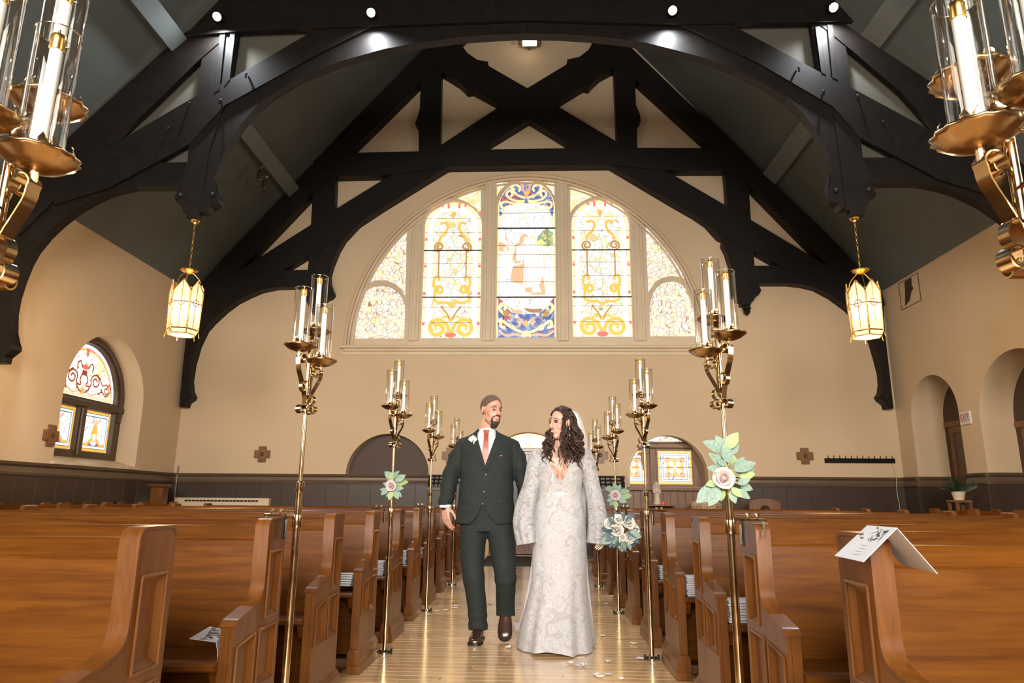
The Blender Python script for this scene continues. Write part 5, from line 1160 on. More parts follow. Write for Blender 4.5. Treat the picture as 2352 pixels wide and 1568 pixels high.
# jacket: solid cloth shape, opened at the neck and at the hem
jk = MB(); jk.loft([ell_ring(cx,0.01,z,rx,ry,44,2.5) for z, cx, rx, ry in ((0.835,-0.005,0.228,0.150),(0.93,-0.005,0.226,0.150),(1.05,0.0,0.214,0.143),(1.16,0.0,0.208,0.140),(1.28,0.0,0.216,0.143),(1.38,0.0,0.226,0.136),(1.455,0.0,0.226,0.118),(1.490,0.0,0.196,0.104),(1.52,0.0,0.135,0.092),(1.545,0.0,0.090,0.084),(1.56,0.0,0.078,0.078))])
limb(jk, [(-0.182,0.01,1.422),(-0.232,0.015,1.33),(-0.290,0.03,1.18),(-0.308,0.01,1.06),(-0.316,-0.005,0.985)], [0.075,0.074,0.066,0.060,0.056], 20)
limb(jk, [(0.190,0.01,1.416),(0.240,0.015,1.32),(0.292,0.03,1.16),(0.310,-0.02,1.03),(0.316,-0.05,0.965)], [0.075,0.074,0.066,0.060,0.056], 20)
jme = remesh(jk, 0.0075, 6, 'suit_jacket')
displace(jme, lambda p: 0.004*noise.noise(Vector((p.x*8, p.y*8, p.z*6))) + (0.0045*math.sin(p.z*52 + 4*noise.noise(p*5)) if abs(p.x) > 0.235 else 0.0025*math.sin(p.z*30 + p.x*26 + 3*noise.noise(p*4))))
jb = bvh_of(jme)
cut = MB().prism([(-0.003,-0.30,1.272),(-0.076,-0.30,1.51),(-0.082,-0.30,1.62),(0.082,-0.30,1.62),(0.076,-0.30,1.51),], (0, 0.285, 0))
cut.prism([(-0.022,-0.30,1.000),(-0.055,-0.30,0.90),(-0.110,-0.30,0.845),(-0.15,-0.30,0.78),(0.13,-0.30,0.78),(0.085,-0.30,0.845),(0.030,-0.30,0.90)], (0, 0.24, 0))
jme = boolean_cut(jme, cut)
jacket = obj_from(jme, 'suit_jacket', M['suit'], groom, True, 50)
for s in (-1, 1):
    A = [(s*0.074,1.545),(s*0.070,1.47),(s*0.040,1.37),(s*-0.004 if s < 0 else -0.004,1.255)]
    B = [(s*0.098,1.525),(s*0.128,1.445),(s*0.095,1.40),(s*0.006,1.235)]
    if s < 0: A[3] = (-0.002,1.262); B[3] = (-0.010,1.238)
    strip_patch(A, B, 20, 6, jb, 0.008, 0.007).build('lapel', M['suit'], jacket, True, 60)
    strip_patch([(s*0.078,1.545),(s*0.080,1.52),(s*0.078,1.49)], [(s*0.098,1.525),(s*0.110,1.50),(s*0.118,1.47)], 10, 4, jb, 0.012, 0.008).build('collar', M['suit'], jacket, True, 60)
M['suitline'] = solid('dark_suit_line', (0.008, 0.010, 0.010), 0.8)
strip_patch([(-0.006,1.255),(-0.010,1.15),(-0.018,1.00)], [(-0.002,1.255),(-0.006,1.15),(-0.014,1.00)], 14, 1, jb, 0.002, 0.003).build('front_edge', M['suitline'], jacket)
for s, x0, x1, z0 in ((1,0.055,0.165,1.020),(-1,-0.175,-0.075,1.015)):
    strip_patch([(x0,z0),(x1,z0-0.004*s)], [(x0,z0-0.030),(x1,z0-0.034*s if s>0 else z0-0.03)], 10, 3, jb, 0.005, 0.004).build('pocket_flap', M['suit'], jacket, True, 60)
    strip_patch([(x0,z0-0.031),(x1,z0-0.035*s if s>0 else z0-0.031)], [(x0,z0-0.035),(x1,z0-0.039*s if s>0 else z0-0.035)], 10, 1, jb, 0.002, 0.003).build('pocket_flap_shade', M['suitline'], jacket)  # dark line drawn as the shade under the pocket flap
strip_patch([(0.06,1.375),(0.135,1.385)], [(0.06,1.357),(0.135,1.367)], 8, 2, jb, 0.005, 0.004).build('breast_pocket', M['suit'], jacket, True, 60)
strip_patch([(0.108,1.352),(0.128,1.354)], [(0.112,1.344),(0.126,1.345)], 3, 2, jb, 0.006, 0.004).build('pocket_mark', M['tie'], jacket)
for x, z in ((0.004,1.205),(-0.008,1.078)):
    h = jb.ray_cast(Vector((x,-1,z)), Vector((0,1,0))); y = h[0].y
    MB().lathe([(0.0,0.0),(0.009,0.0),(0.010,0.003),(0.008,0.006),(0.0,0.005)], 12, (x, y-0.001, z), axis=(0,-1,0)).build('button', M['black'], jacket, True)
for x, y, z, dx, dy in ((-0.3165,-0.006,0.978,0.001,-0.02),):
    MB().loft([ell_ring(x,y,z,0.048,0.046,20), ell_ring(x,y-0.004,z-0.022,0.047,0.045,20), ell_ring(x,y-0.004,z-0.024,0.040,0.038,20), ell_ring(x,y,z,0.040,0.038,20)], caps=(False, False)).build('shirt_cuff', M['shirt'], shirt, True, 50)
MB().loft([ell_ring(0.316,-0.06,0.955,0.047,0.045,20), ell_ring(0.316,-0.064,0.932,0.046,0.044,20), ell_ring(0.316,-0.064,0.930,0.040,0.038,20)], caps=(False, False)).build('shirt_cuff', M['shirt'], shirt, True, 50)
# shoes
def shoe(mx, name='shoe'):
    b = MB(); rings = []
    for y, rx, zb, zt, fx in ((0.075,0.028,0.012,0.085,0),(0.06,0.036,0.010,0.105,0),(0.0,0.038,0.010,0.110,0),(-0.05,0.040,0.010,0.095,0.002),(-0.10,0.046,0.010,0.075,0.004),(-0.15,0.050,0.010,0.060,0.005),(-0.19,0.048,0.010,0.050,0.004),(-0.215,0.040,0.012,0.042,0.002),(-0.228,0.026,0.016,0.034,0.0)):
        r = []
        for k in range(20):
            a = 2*PI*k/20; c, s_ = math.cos(a), math.sin(a); r.append(Vector((fx + rx*math.copysign(abs(c)**0.75, c), y, (zb+zt)/2 + (zt-zb)/2*math.copysign(abs(s_)**0.8, s_))))
        rings.append(r)
    b.loft(rings); b.v = [mx @ p for p in b.v]; o = b.build(name, M['shoe'], groom, True, 60)
    b = MB(); pts = [(0.030,0.078),(0.042,0.05),(0.040,-0.02),(0.052,-0.12),(0.055,-0.17),(0.048,-0.212),(0.028,-0.236),(0,-0.242)]; pts = pts + [(-x, y) for x, y in reversed(pts[:-1])]
    b.prism([(x, y, 0.0) for x, y in pts], (0,0,0.014)); b.v = [mx @ p for p in b.v]; b.build('sole', M['sole'], o)
    b = MB(); b.tube([(-0.02,-0.06,0.098),(0.0,-0.066,0.103),(0.02,-0.06,0.098)], 0.004, 6); b.tube([(-0.018,-0.08,0.09),(0.018,-0.08,0.09)], 0.0035, 6)
    b.v = [mx @ p for p in b.v]; b.build('laces', M['sole'], o, True)
shoe(Matrix.Translation((-0.042, 0.0, 0.0)) @ Matrix.Rotation(R_(-4), 4, 'Z'))
shoe(Matrix.Translation((0.157, 0.030, 0.222)) @ Matrix.Rotation(R_(50), 4, 'X') @ Matrix.Translation((0, 0.0, -0.05)))
# face of the groom
def on_head(mb, Mx): mb.v = [Mx @ p for p in mb.v]; return mb
gb = bvh_of(gm)
def hair_cap(Mx, k, fn, name, mat, parent, rr=(0.077,0.098,0.090), ctr=(0,0.020,0.035)):
    b = MB(); b.sphere(ctr, tuple(r*k for r in rr), 128, 96); keep = [f for f in b.f if fn(sum((b.v[i] for i in f), Vector())/len(f))]; b.f = keep
    on_head(b, Mx); return b.build(name, mat, parent, True)
hair_cap(hm, 1.028, lambda p: p.z > 0.070 - 0.85*(p.y + 0.052) + 6.0*max(0, 0.03-abs(p.x))**2 - 0.25*abs(p.x) and p.z > -0.055 and not (p.y < 0.034 and p.z < 0.020 - 0.3*p.y), 'hair', M['hairG'], groom)
b = MB()
b.sphere((0,-0.066,-0.104), (0.033,0.026,0.025), 16, 12); b.sphere((0,-0.056,-0.122), (0.029,0.026,0.021), 16, 12)
for s in (-1, 1):
    limb(b, [(s*0.002,-0.098,-0.044),(s*0.020,-0.090,-0.047),(s*0.032,-0.078,-0.060),(s*0.034,-0.070,-0.083),(s*0.024,-0.068,-0.103)], [0.0045,0.005,0.0055,0.008,0.013], 10)
on_head(b, hm); bm_ = remesh(b, 0.0035, 3, 'beard')
displace(bm_, lambda p: 0.0016*noise.noise(p*160))
obj_from(bm_, 'beard', M['beard'], groom)
for s in (-1, 1):
    e = on_head(MB().sphere((s*0.030,-0.0805,0.004), (0.0125,0.006,0.0042), 12, 8), hm).build('eye', M['eye'], groom, True)
    on_head(MB().tube([(s*0.014,-0.0895,0.0285),(s*0.030,-0.0890,0.031),(s*0.046,-0.077,0.0245)], [0.0022,0.0028,0.0016], 8), hm).build('eyebrow', M['brow'], groom, True)
    on_head(MB().tube([(s*0.016,-0.084,-0.006),(s*0.030,-0.085,-0.0085),(s*0.043,-0.077,-0.004)], 0.0016, 6), hm).build('eye_crease', M['lip'], groom, True)
on_head(MB().tube([(-0.023,-0.0815,-0.057),(-0.01,-0.0895,-0.0625),(0,-0.0915,-0.0635),(0.01,-0.0895,-0.0625),(0.023,-0.0815,-0.057)], [0.001,0.002,0.0024,0.002,0.001], 8), hm).build('teeth', M['teeth'], groom, True)
on_head(MB().tube([(-0.022,-0.081,-0.066),(0,-0.0895,-0.072),(0.022,-0.081,-0.066)], [0.0015,0.0038,0.0015], 8), hm).build('lower_lip', M['lip'], groom, True)
# boutonniere
h = jb.ray_cast(Vector((-0.102,-1,1.47)), Vector((0,1,0)))[0]; bo = thing('boutonniere', 'small cream dried-flower boutonniere pinned on the dark lapel', 'flower', GO + h + Vector((0,-0.012,-0.03)))
M['creamfl'] = mottled('cream_petals', (0.72, 0.66, 0.48), (0.85, 0.80, 0.64), 30, 0.7); M['stemg'] = solid('pale_stem', (0.62, 0.60, 0.40), 0.6)
MB().tube([(0.025,0,-0.055),(0.015,-0.004,-0.02),(0,-0.006,0.02)], [0.005,0.006,0.004], 7).build('stem', M['stemg'], bo, True)
random.seed(3)
for k in range(11):
    a = R_(-70 + 14*k) ; l = 0.045 + 0.012*random.random(); tip = Vector((math.sin(a)*l*0.75 - 0.004, -0.012 - 0.006*random.random(), 0.012 + math.cos(a)*l)); c = tip*0.62
    q = Vector((0,0,1)).rotation_difference((tip - Vector((0,-0.006,0.0))).normalized()).to_matrix(); MB().sphere(c + Vector((0,0,0.006)), (0.0042,0.003,0.020), 8, 6, q).build('petal', M['creamfl'], bo, True)
# ---------------------------------------------------------------- bride
BO = Vector((0.19, 5.15, 0.0))
def bx_(x): return x - BO.x
hb = head_frame((0.012, -0.02, 1.575), R_(-47), R_(2), R_(-5))
bd = MB(); head_prims(bd, hb, True)
limb(bd, [(0.012,0.01,1.53),(0.004,0.02,1.45),(0.0,0.025,1.37)], [0.047,0.047,0.060], 16)
bd.loft([ell_ring(0.0,0.015,z,rx,ry,28) for z, rx, ry in ((0.78,0.165,0.115),(0.92,0.155,0.10),(1.045,0.128,0.088),(1.14,0.135,0.092),(1.24,0.150,0.098),(1.32,0.158,0.088),(1.365,0.145,0.070),(1.40,0.070,0.055))])
for s in (-1, 1): bd.sphere((s*0.064,-0.066,1.205), (0.062,0.050,0.060), 18, 12)
limb(bd, [(-0.150,0.015,1.335),(-0.205,0.03,1.09),(-0.240,-0.03,0.86)], [0.042,0.034,0.024], 12); limb(bd, [(0.180,0.015,1.335),(0.245,0.03,1.08),(0.285,-0.07,0.86),(0.295,-0.10,0.79)], [0.042,0.034,0.026,0.023], 12)
hand(bd, (-0.243,-0.035,0.85), (0.05,0.05,-1), (0.5,-0.85,0), (-0.85,-0.4,0), 0.7, 0.92)
hand(bd, (0.292,-0.105,0.785), (0.55,-0.30,-0.75), (-0.2,-0.4,0.9), (0.5,0.75,0.3), 1.15, 0.92)
limb(bd, [(-0.08,0.02,0.85),(-0.08,0.0,0.46),(-0.07,0.02,0.10)], [0.085,0.055,0.036], 12); limb(bd, [(0.08,0.02,0.85),(0.09,-0.03,0.46),(0.09,-0.02,0.10)], [0.085,0.055,0.036], 12)
limb(bd, [(-0.07,0.02,0.10),(-0.08,-0.03,0.06),(-0.09,-0.11,0.03)], [0.036,0.03,0.022], 10); limb(bd, [(0.09,-0.02,0.10),(0.09,-0.07,0.06),(0.09,-0.15,0.03)], [0.036,0.03,0.022], 10)
bme = remesh(bd, 0.0040, 6, 'person'); bride = obj_from(bme, 'person', M['skinB']); bride.location = BO
tag(bride, 'woman in white lace wedding gown with bell sleeves and veil, looking at the groom', 'person')
bb = bvh_of(bme)
def lace(name, base, thread, scale, alpha=0.0, bump=0.6, var=1.0):
    m, nt, b = new_mat(name); setp(b, rough=0.7, sheen=0.2); v = coords(nt, (1,1,0.8), False)
    nd = N(nt, 'ShaderNodeTexNoise', i_Scale=6, i_Detail=2); L(nt, v, nd.inputs['Vector'])
    mxv = N(nt, 'ShaderNodeMix', data_type='VECTOR'); mxv.inputs[0].default_value = 0.06; L(nt, v, mxv.inputs[4]); L(nt, nd.outputs['Color'], mxv.inputs[5]); vv = mxv.outputs[1]
    ve = N(nt, 'ShaderNodeTexVoronoi', feature='DISTANCE_TO_EDGE', i_Scale=scale*2.2); L(nt, vv, ve.inputs['Vector'])
    v2 = N(nt, 'ShaderNodeTexNoise', i_Scale=scale*0.42, i_Detail=1.5, i_Distortion=1.6); L(nt, vv, v2.inputs['Vector'])
    r1 = ramp(nt, [(0.02, (0.6,0.6,0.6)), (0.12, (0,0,0))]); L(nt, ve.outputs['Distance'], r1.inputs[0])
    r2 = ramp(nt, [(0.40, (0,0,0)), (0.46, (1,1,1)), (0.50, (0.35,0.35,0.35)), (0.56, (0.8,0.8,0.8)), (0.62, (0.1,0.1,0.1)), (0.70, (1,1,1))]); L(nt, v2.outputs['Fac'], r2.inputs[0])
    ad = N(nt, 'ShaderNodeMath', operation='MAXIMUM'); L(nt, r1.outputs[0], ad.inputs[0]); L(nt, r2.outputs[0], ad.inputs[1])
    mx = N(nt, 'ShaderNodeMix', data_type='RGBA'); L(nt, ad.outputs[0], mx.inputs[0]); mx.inputs[6].default_value = c4(base); mx.inputs[7].default_value = c4(thread); L(nt, mx.outputs[2], b.inputs['Base Color'])
    bp = N(nt, 'ShaderNodeBump', i_Strength=bump, i_Distance=0.003); L(nt, ad.outputs[0], bp.inputs['Height']); L(nt, bp.outputs[0], b.inputs['Normal'])
    if alpha:
        mr = N(nt, 'ShaderNodeMapRange'); mr.inputs['To Min'].default_value = 1-alpha; mr.inputs['To Max'].default_value = 1.0; L(nt, ad.outputs[0], mr.inputs[0]); L(nt, mr.outputs[0], b.inputs['Alpha'])
    return m
M['lace'] = lace('white_lace_over_nude', (0.335, 0.30, 0.285), (0.46, 0.455, 0.465), 30, 0.0, 0.35); M['lacesleeve'] = lace('sheer_lace', (0.375, 0.355, 0.35), (0.47, 0.465, 0.48), 36, 0.45, 0.35)
M['crystal'] = solid('crystal_beads', (0.80, 0.79, 0.76), 0.12, coat=1.0)
# gown
def gring(z, xl, xr, yf, yb, fold=0.0, ph=0.0, n=72, nf=9, p=2.2):
    cx, rx = (xl+xr)/2 - BO.x, (xr-xl)/2; cy, ry = (yf+yb)/2, (yb-yf)/2; out = []
    for k in range(n):
        a = 2*PI*k/n; c, s_ = math.cos(a), math.sin(a); m = 1 + fold*math.sin(nf*a + ph) + fold*0.5*math.sin((nf*2-3)*a + 1.3)
        zz = z + (0.02*fold/0.05)*math.sin(3*a + 0.6) if z < 0.1 else z
        out.append(Vector((cx + rx*m*math.copysign(abs(c)**(2/p), c), cy + ry*m*math.copysign(abs(s_)**(2/p), s_), max(0.006, zz))))
    return out
GR = [(1.375,0.085,0.315,-0.050,0.075,0,0),(1.355,0.040,0.350,-0.075,0.095,0,0),(1.31,0.020,0.372,-0.095,0.11,0,0),(1.25,0.020,0.372,-0.136,0.118,0,0),(1.20,0.028,0.364,-0.146,0.118,0,0),(1.14,0.036,0.354,-0.130,0.115,0,0),(1.08,0.040,0.346,-0.108,0.112,0,0),(1.045,0.036,0.348,-0.108,0.115,0,0),(0.98,0.018,0.360,-0.118,0.125,0,0),(0.90,0.004,0.372,-0.130,0.140,0,0),(0.80,-0.004,0.380,-0.140,0.150,.004,0),(0.68,-0.008,0.380,-0.148,0.150,.006,.3),(0.56,-0.012,0.378,-0.152,0.150,.010,.5),(0.46,-0.015,0.376,-0.155,0.155,.014,.7),(0.38,-0.028,0.380,-0.165,0.175,.02,.8),(0.30,-0.050,0.388,-0.180,0.21,.028,.9),(0.22,-0.072,0.400,-0.205,0.26,.034,1.0),(0.14,-0.092,0.412,-0.230,0.33,.040,1.0),(0.07,-0.105,0.424,-0.252,0.42,.045,1.1),(0.02,-0.115,0.430,-0.262,0.52,.05,1.1),(0.008,-0.118,0.432,-0.266,0.54,.05,1.1)]
gw = MB(); gw.loft([gring(*g) for g in GR])
gme = gw.mesh('gown')
cutV = MB().prism([(-0.002,-0.30,1.128),(-0.022,-0.30,1.16),(-0.060,-0.30,1.25),(-0.110,-0.30,1.345),(-0.115,-0.30,1.45),(0.118,-0.30,1.45),(0.112,-0.30,1.345),(0.058,-0.30,1.25),(0.020,-0.30,1.16)], (0, 0.27, 0))
gb_ = bvh_of(gme)
gme = boolean_cut(gme, cutV); gown = obj_from(gme, 'gown', M['lace'], bride, True, 50)
for s in (-1, 1):   # beaded neckline edge
    pts = []
    for x, z in ((s*0.001,1.132),(s*0.021,1.165),(s*0.040,1.208),(s*0.060,1.252),(s*0.085,1.30),(s*0.108,1.342)):
        h = gb_.ray_cast(Vector((x + s*0.004,-1,z)), Vector((0,1,0)))[0]; pts.append(h + Vector((0,-0.002,0)))
    pts = smooth_pts(pts, 5); mb = MB()
    for q in pts: mb.sphere(q, 0.0052, 6, 5)
    mb.build('neckline_trim', M['lace'], gown, True)
# crystal belt clasp
bl = MB()
for k in range(23):
    x = -0.055 + 0.11*k/22; w_ = 0.004 + 0.012*max(0, 1-abs(x)/0.06)
    for zz in ((0,) if abs(x) > 0.03 else (-0.012, 0, 0.012)):
        h = gb_.ray_cast(Vector((x,-1,1.058+zz)), Vector((0,1,0)))[0]; bl.sphere(h + Vector((0,-0.004,0)), 0.0042 + 0.0025*(k % 3 == 0), 7, 5)
bl.build('crystal_belt', M['crystal'], gown, True)
# bell sleeves
def sleeve(pts, name):
    rings = []; P = [Vector(p[:3]) for p in pts]
    for i, p in enumerate(pts):
        t = (P[min(i+1,len(P)-1)] - P[max(i-1,0)]).normalized(); u = Vector((1,0,0)); u = (u - t*u.dot(t)).normalized(); w_ = t.cross(u)
        r = []
        for k in range(40):
            a = 2*PI*k/40; f = 1 + p[5]*math.sin(7*a + i*0.25) ; r.append(P[i] + u*p[3]*f*math.cos(a) + w_*p[4]*f*math.sin(a) + (Vector((0,0,0.008*math.sin(20*a))) if i == len(pts)-1 else Vector()))
        rings.append(r)
    b = MB(); b.loft(rings, True, (True, False)); return b.build(name, M['lacesleeve'], bride, True, 180)
sleeve([(-0.135,0.01,1.375,0.035,0.045,0),(-0.150,0.01,1.355,0.058,0.062,0),(-0.168,0.015,1.29,0.070,0.072,0),(-0.185,0.02,1.21,0.068,0.072,.01),(-0.205,0.02,1.12,0.066,0.075,.02),(-0.232,0.01,1.03,0.072,0.085,.03),(-0.255,-0.01,0.94,0.078,0.10,.04),(-0.262,-0.03,0.86,0.082,0.115,.05),(-0.252,-0.045,0.78,0.078,0.125,.06),(-0.240,-0.05,0.71,0.074,0.13,.07)], 'bell_sleeve')
sleeve([(0.165,0.01,1.375,0.035,0.045,0),(0.182,0.01,1.36,0.056,0.062,0),(0.205,0.015,1.29,0.064,0.072,0),(0.222,0.02,1.21,0.062,0.072,.01),(0.238,0.02,1.12,0.060,0.075,.02),(0.255,0.005,1.03,0.062,0.082,.03),(0.266,-0.03,0.94,0.066,0.095,.04),(0.272,-0.06,0.86,0.072,0.11,.05),(0.270,-0.075,0.78,0.076,0.12,.06),(0.262,-0.08,0.715,0.074,0.125,.07)], 'bell_sleeve')
# veil
def veil_mat():
    m, nt, b = new_mat('sheer_veil_tulle'); b.inputs['Base Color'].default_value = (0.85, 0.85, 0.86, 1); setp(b, rough=0.8); b.inputs['Alpha'].default_value = 0.55
    b.inputs['Base Color'].default_value = (0.9, 0.9, 0.92, 1); return m
M['veil'] = veil_mat()
rows = []
for z, xl, xr, y, bow in ((1.690,0.02,0.105,0.055,0.03),(1.665,0.02,0.150,0.075,0.035),(1.60,0.02,0.178,0.095,0.04),(1.52,0.0,0.200,0.11,0.05),(1.44,-0.02,0.212,0.12,0.05),(1.34,-0.10,0.215,0.15,0.04),(1.1,-0.15,0.20,0.17,0.03),(0.8,-0.18,0.20,0.22,0.03),(0.45,-0.22,0.22,0.30,0.03),(0.20,-0.27,0.25,0.40,0.03),(0.03,-0.33,0.28,0.52,0.03),(0.015,-0.36,0.30,0.95,0.02)):
    rows.append([Vector((xl + (xr-xl)*k/24, y - bow*math.cos(PI*(k/24-0.5))*-1 - bow + 0.012*math.sin(k*1.4+z*2), z)) for k in range(25)])
vm = MB(); vm.loft(rows, False, (False, False)); vm.build('veil', M['veil'], bride, True, 180)
# hair: cap and long curls
hair = MB()
cap = MB(); cap.sphere((0,0.026,0.040), (0.082,0.100,0.094), 110, 80)
cap.f = [f for f in cap.f if (lambda p: p.y > -0.035 - 0.5*max(0, p.z-0.06) or p.z > 0.112)(sum((cap.v[i] for i in f), Vector())/len(f))]
cap.f = [f for f in cap.f if (lambda p: not (p.z < 0.012 and p.y < 0.030))(sum((cap.v[i] for i in f), Vector())/len(f))]
for i, p in enumerate(cap.v): cap.v[i] = p + (p - Vector((0,0.026,0.04))).normalized()*0.004*math.sin(22*math.atan2(p.x, p.z) + 9*p.y*10)
cap.v = [hb @ p for p in cap.v]
cap.build('hair_crown', M['hairB'], bride, True, 180)
random.seed(11)
def curl(start, end, sag, r, amp, turns, ph):
    a, e = Vector(start), Vector(end); n = int(14*turns); pts = []; rs = []
    for i in range(n+1):
        t = i/n; c = a.lerp(e, t) + Vector(sag)*math.sin(PI*t); am = amp*min(1, t*2.5); w_ = ph + 2*PI*turns*t
        pts.append(c + Vector((math.cos(w_)*am, math.sin(w_)*am*0.8, 0))); rs.append(r*(0.8 + 0.5*math.sin(PI*min(1, t+0.1)))*(1 - 0.75*max(0, t-0.75)/0.25))
    hair.tube(pts, rs, 6)
def hp(x, y, z): return hb @ Vector((x, y, z))
for k in range(30):        # side and back mass falling on the camera-side shoulder
    s0 = hp(random.uniform(-0.02,0.075), random.uniform(0.0,0.10), random.uniform(-0.01,0.075)); 
    e0 = Vector((random.uniform(0.035,0.155), random.uniform(-0.145,-0.05), random.uniform(1.20,1.40))) 
    curl(s0, e0, (0.03, -0.03, 0.0), random.uniform(0.0055,0.0090), random.uniform(0.010,0.019), random.uniform(2.6,4.2), random.uniform(0,6.3))
for k in range(16):        # far side, falling in front of the other shoulder
    s0 = hp(random.uniform(-0.075,-0.045), random.uniform(-0.02,0.06), random.uniform(-0.02,0.05)); e0 = Vector((random.uniform(-0.125,-0.045), random.uniform(-0.13,-0.06), random.uniform(1.24,1.38)))
    curl(s0, e0, (-0.03, -0.035, 0.0), random.uniform(0.005,0.0085), random.uniform(0.010,0.018), random.uniform(2.6,4.0), random.uniform(0,6.3))
for k in range(7):         # loose front tendrils
    s0 = hp(random.uniform(0.055,0.075), random.uniform(-0.045,-0.01), random.uniform(0.02,0.06)); e0 = Vector((random.uniform(-0.02,0.05), random.uniform(-0.17,-0.13), random.uniform(1.21,1.30)))
    curl(s0, e0, (0.0, -0.03, 0.0), random.uniform(0.004,0.006), random.uniform(0.008,0.014), random.uniform(3,4.2), random.uniform(0,6.3))
for k in range(26):        # crown waves swept back
    x = random.uniform(-0.065,0.07); s0 = hp(x, -0.035 + 0.2*abs(x), 0.112 - 0.35*abs(x)); m0 = hp(x*1.05, 0.05, 0.125 - 0.5*abs(x)); e0 = hp(x*0.8, 0.125, 0.02)
    P = smooth_pts([s0, m0 + Vector((0,0,0.006)), e0], 8); hair.tube([p + Vector((0,0,0.003*math.sin(i*1.1+k))) for i, p in enumerate(P)], 0.006, 6)
hair.build('curls', M['hairB'], bride, True, 180)
# face
for s in (-1, 1):
    on_head(MB().sphere((s*0.029,-0.0775,0.006), (0.0135,0.007,0.0055), 12, 8), hb).build('eye', M['eye'], bride, True)
    on_head(MB().tube([(s*0.014,-0.086,0.013),(s*0.029,-0.087,0.0155),(s*0.046,-0.074,0.011)], [0.0015,0.0026,0.0018], 6), hb).build('eyelash', M['black'], bride, True)
    on_head(MB().tube([(s*0.014,-0.0875,0.029),(s*0.032,-0.086,0.034),(s*0.048,-0.072,0.027)], [0.0022,0.003,0.0012], 8), hb).build('eyebrow', M['brow'], bride, True)
on_head(MB().tube([(-0.026,-0.081,-0.055),(-0.012,-0.095,-0.061),(0,-0.0975,-0.0625),(0.012,-0.095,-0.061),(0.026,-0.081,-0.055)], [0.001,0.0028,0.0034,0.0028,0.001], 8), hb).build('teeth', M['teeth'], bride, True)
on_head(MB().tube([(-0.027,-0.081,-0.053),(-0.01,-0.0965,-0.0555),(0,-0.098,-0.056),(0.01,-0.0965,-0.0555),(0.027,-0.081,-0.053)], [0.0015,0.0026,0.003,0.0026,0.0015], 8), hb).build('upper_lip', M['lip'], bride, True)
on_head(MB().tube([(-0.026,-0.080,-0.058),(-0.01,-0.0935,-0.068),(0,-0.096,-0.0695),(0.01,-0.0935,-0.068),(0.026,-0.080,-0.058)], [0.0015,0.0032,0.004,0.0032,0.0015], 8), hb).build('lower_lip', M['lip'], bride, True)
er = hp(0.0775, 0.002, -0.045); mb = MB()
for k, r in enumerate((0.005,0.0035,0.005,0.0065,0.008,0.006)): mb.sphere(er + Vector((0.006, -0.008, -0.011*k)), (r*0.8, r*0.7, r), 8, 6)
mb.build('earring', M['crystal'], bride, True)
# ================================================================ FLOWERS
M['rosep'] = mottled('blush_rose_petals', (0.52, 0.40, 0.375), (0.57, 0.475, 0.45), 14, 0.6, sss=0.05); M['rosew'] = mottled('ivory_rose_petals', (0.53, 0.48, 0.41), (0.58, 0.55, 0.495), 14, 0.6, sss=0.05)
M['euca'] = mottled('pale_eucalyptus', (0.15, 0.235, 0.18), (0.26, 0.345, 0.285), 9, 0.6); M['euca2'] = mottled('green_leaf', (0.20, 0.30, 0.10), (0.34, 0.42, 0.17), 9, 0.55); M['dusty'] = mottled('dusty_blue_leaf', (0.035, 0.06, 0.075), (0.10, 0.15, 0.17), 14, 0.6); M['stemgreen'] = solid('green_stem', (0.30, 0.36, 0.14), 0.6)
def rose_meshes(mat):
    out = []
    for ring, (n, r, h, op, wd) in enumerate(((3,0.17,0.60,0.10,1.35),(4,0.34,0.52,0.30,1.15),(5,0.58,0.38,0.65,1.05),(5,0.86,0.18,1.05,1.05))):
        b = MB(); rows = []
        for j in range(5):
            v = j/4; row = []
            for i in range(7):
                u = i/6*2-1; a = u*wd*PI/n*1.15; rr = r*(0.35 + 0.65*v**0.7) + op*0.30*v**2.2; z = -0.30 + (h+0.30)*v - 0.10*u*u*v - op*0.12*v**3; row.append(Vector((rr*math.cos(a), rr*math.sin(a), z)))
            rows.append(row)
        b.loft(rows, False, (False, False)); me = b.mesh('petal'); me.materials.append(mat); me.shade_smooth(); out.append((n, ring, me))
    return out
RP, RW = rose_meshes(M['rosep']), rose_meshes(M['rosew'])
def rose(parent, c, axis, s, ms, name='rose'):
    q = Vector((0,0,1)).rotation_difference(Vector(axis).normalized()).to_euler(); core = MB().lathe([(0.0,-0.4),(0.3,-0.3),(0.3,0.0),(0.12,0.40),(0.0,0.46)], 10).mesh(name); core.materials.append(ms[0][2].materials[0]); core.shade_smooth()
    o = inst(name, core, parent, c, q, (s, s, s))
    for n, ring, me in ms:
        for k in range(n): inst('petal', me, o, (0,0,0.04*math.sin(k*2.3+ring)), (0.16*math.sin(k*1.7+ring), 0.16*math.cos(k*2.9+ring), 2*PI*k/n + ring*0.6 + 0.15*math.sin(k*5)), (1+0.1*math.sin(k*3.1), 1+0.12*math.cos(k*2.3), 1))
    return o
def leaf_shape(mat, L_=1.0, W_=0.30):
    b = MB(); rows = []
    for j in range(7):
        t = j/6; w_ = W_*math.sin(PI*min(1, 0.06 + t*0.98))**0.75*(1 if t < 0.98 else 0.2); rows.append([Vector((-w_, t*L_, 0.10*w_ - 0.18*t*t)), Vector((0, t*L_, -0.18*t*t)), Vector((w_, t*L_, 0.10*w_ - 0.18*t*t))])
    b.loft(rows, False, (False, False)); me = b.mesh('leaf'); me.materials.append(mat); me.shade_smooth(); return me
LE, LE2, LD = leaf_shape(M['euca']), leaf_shape(M['euca2']), leaf_shape(M['dusty'], 1.0, 0.20)
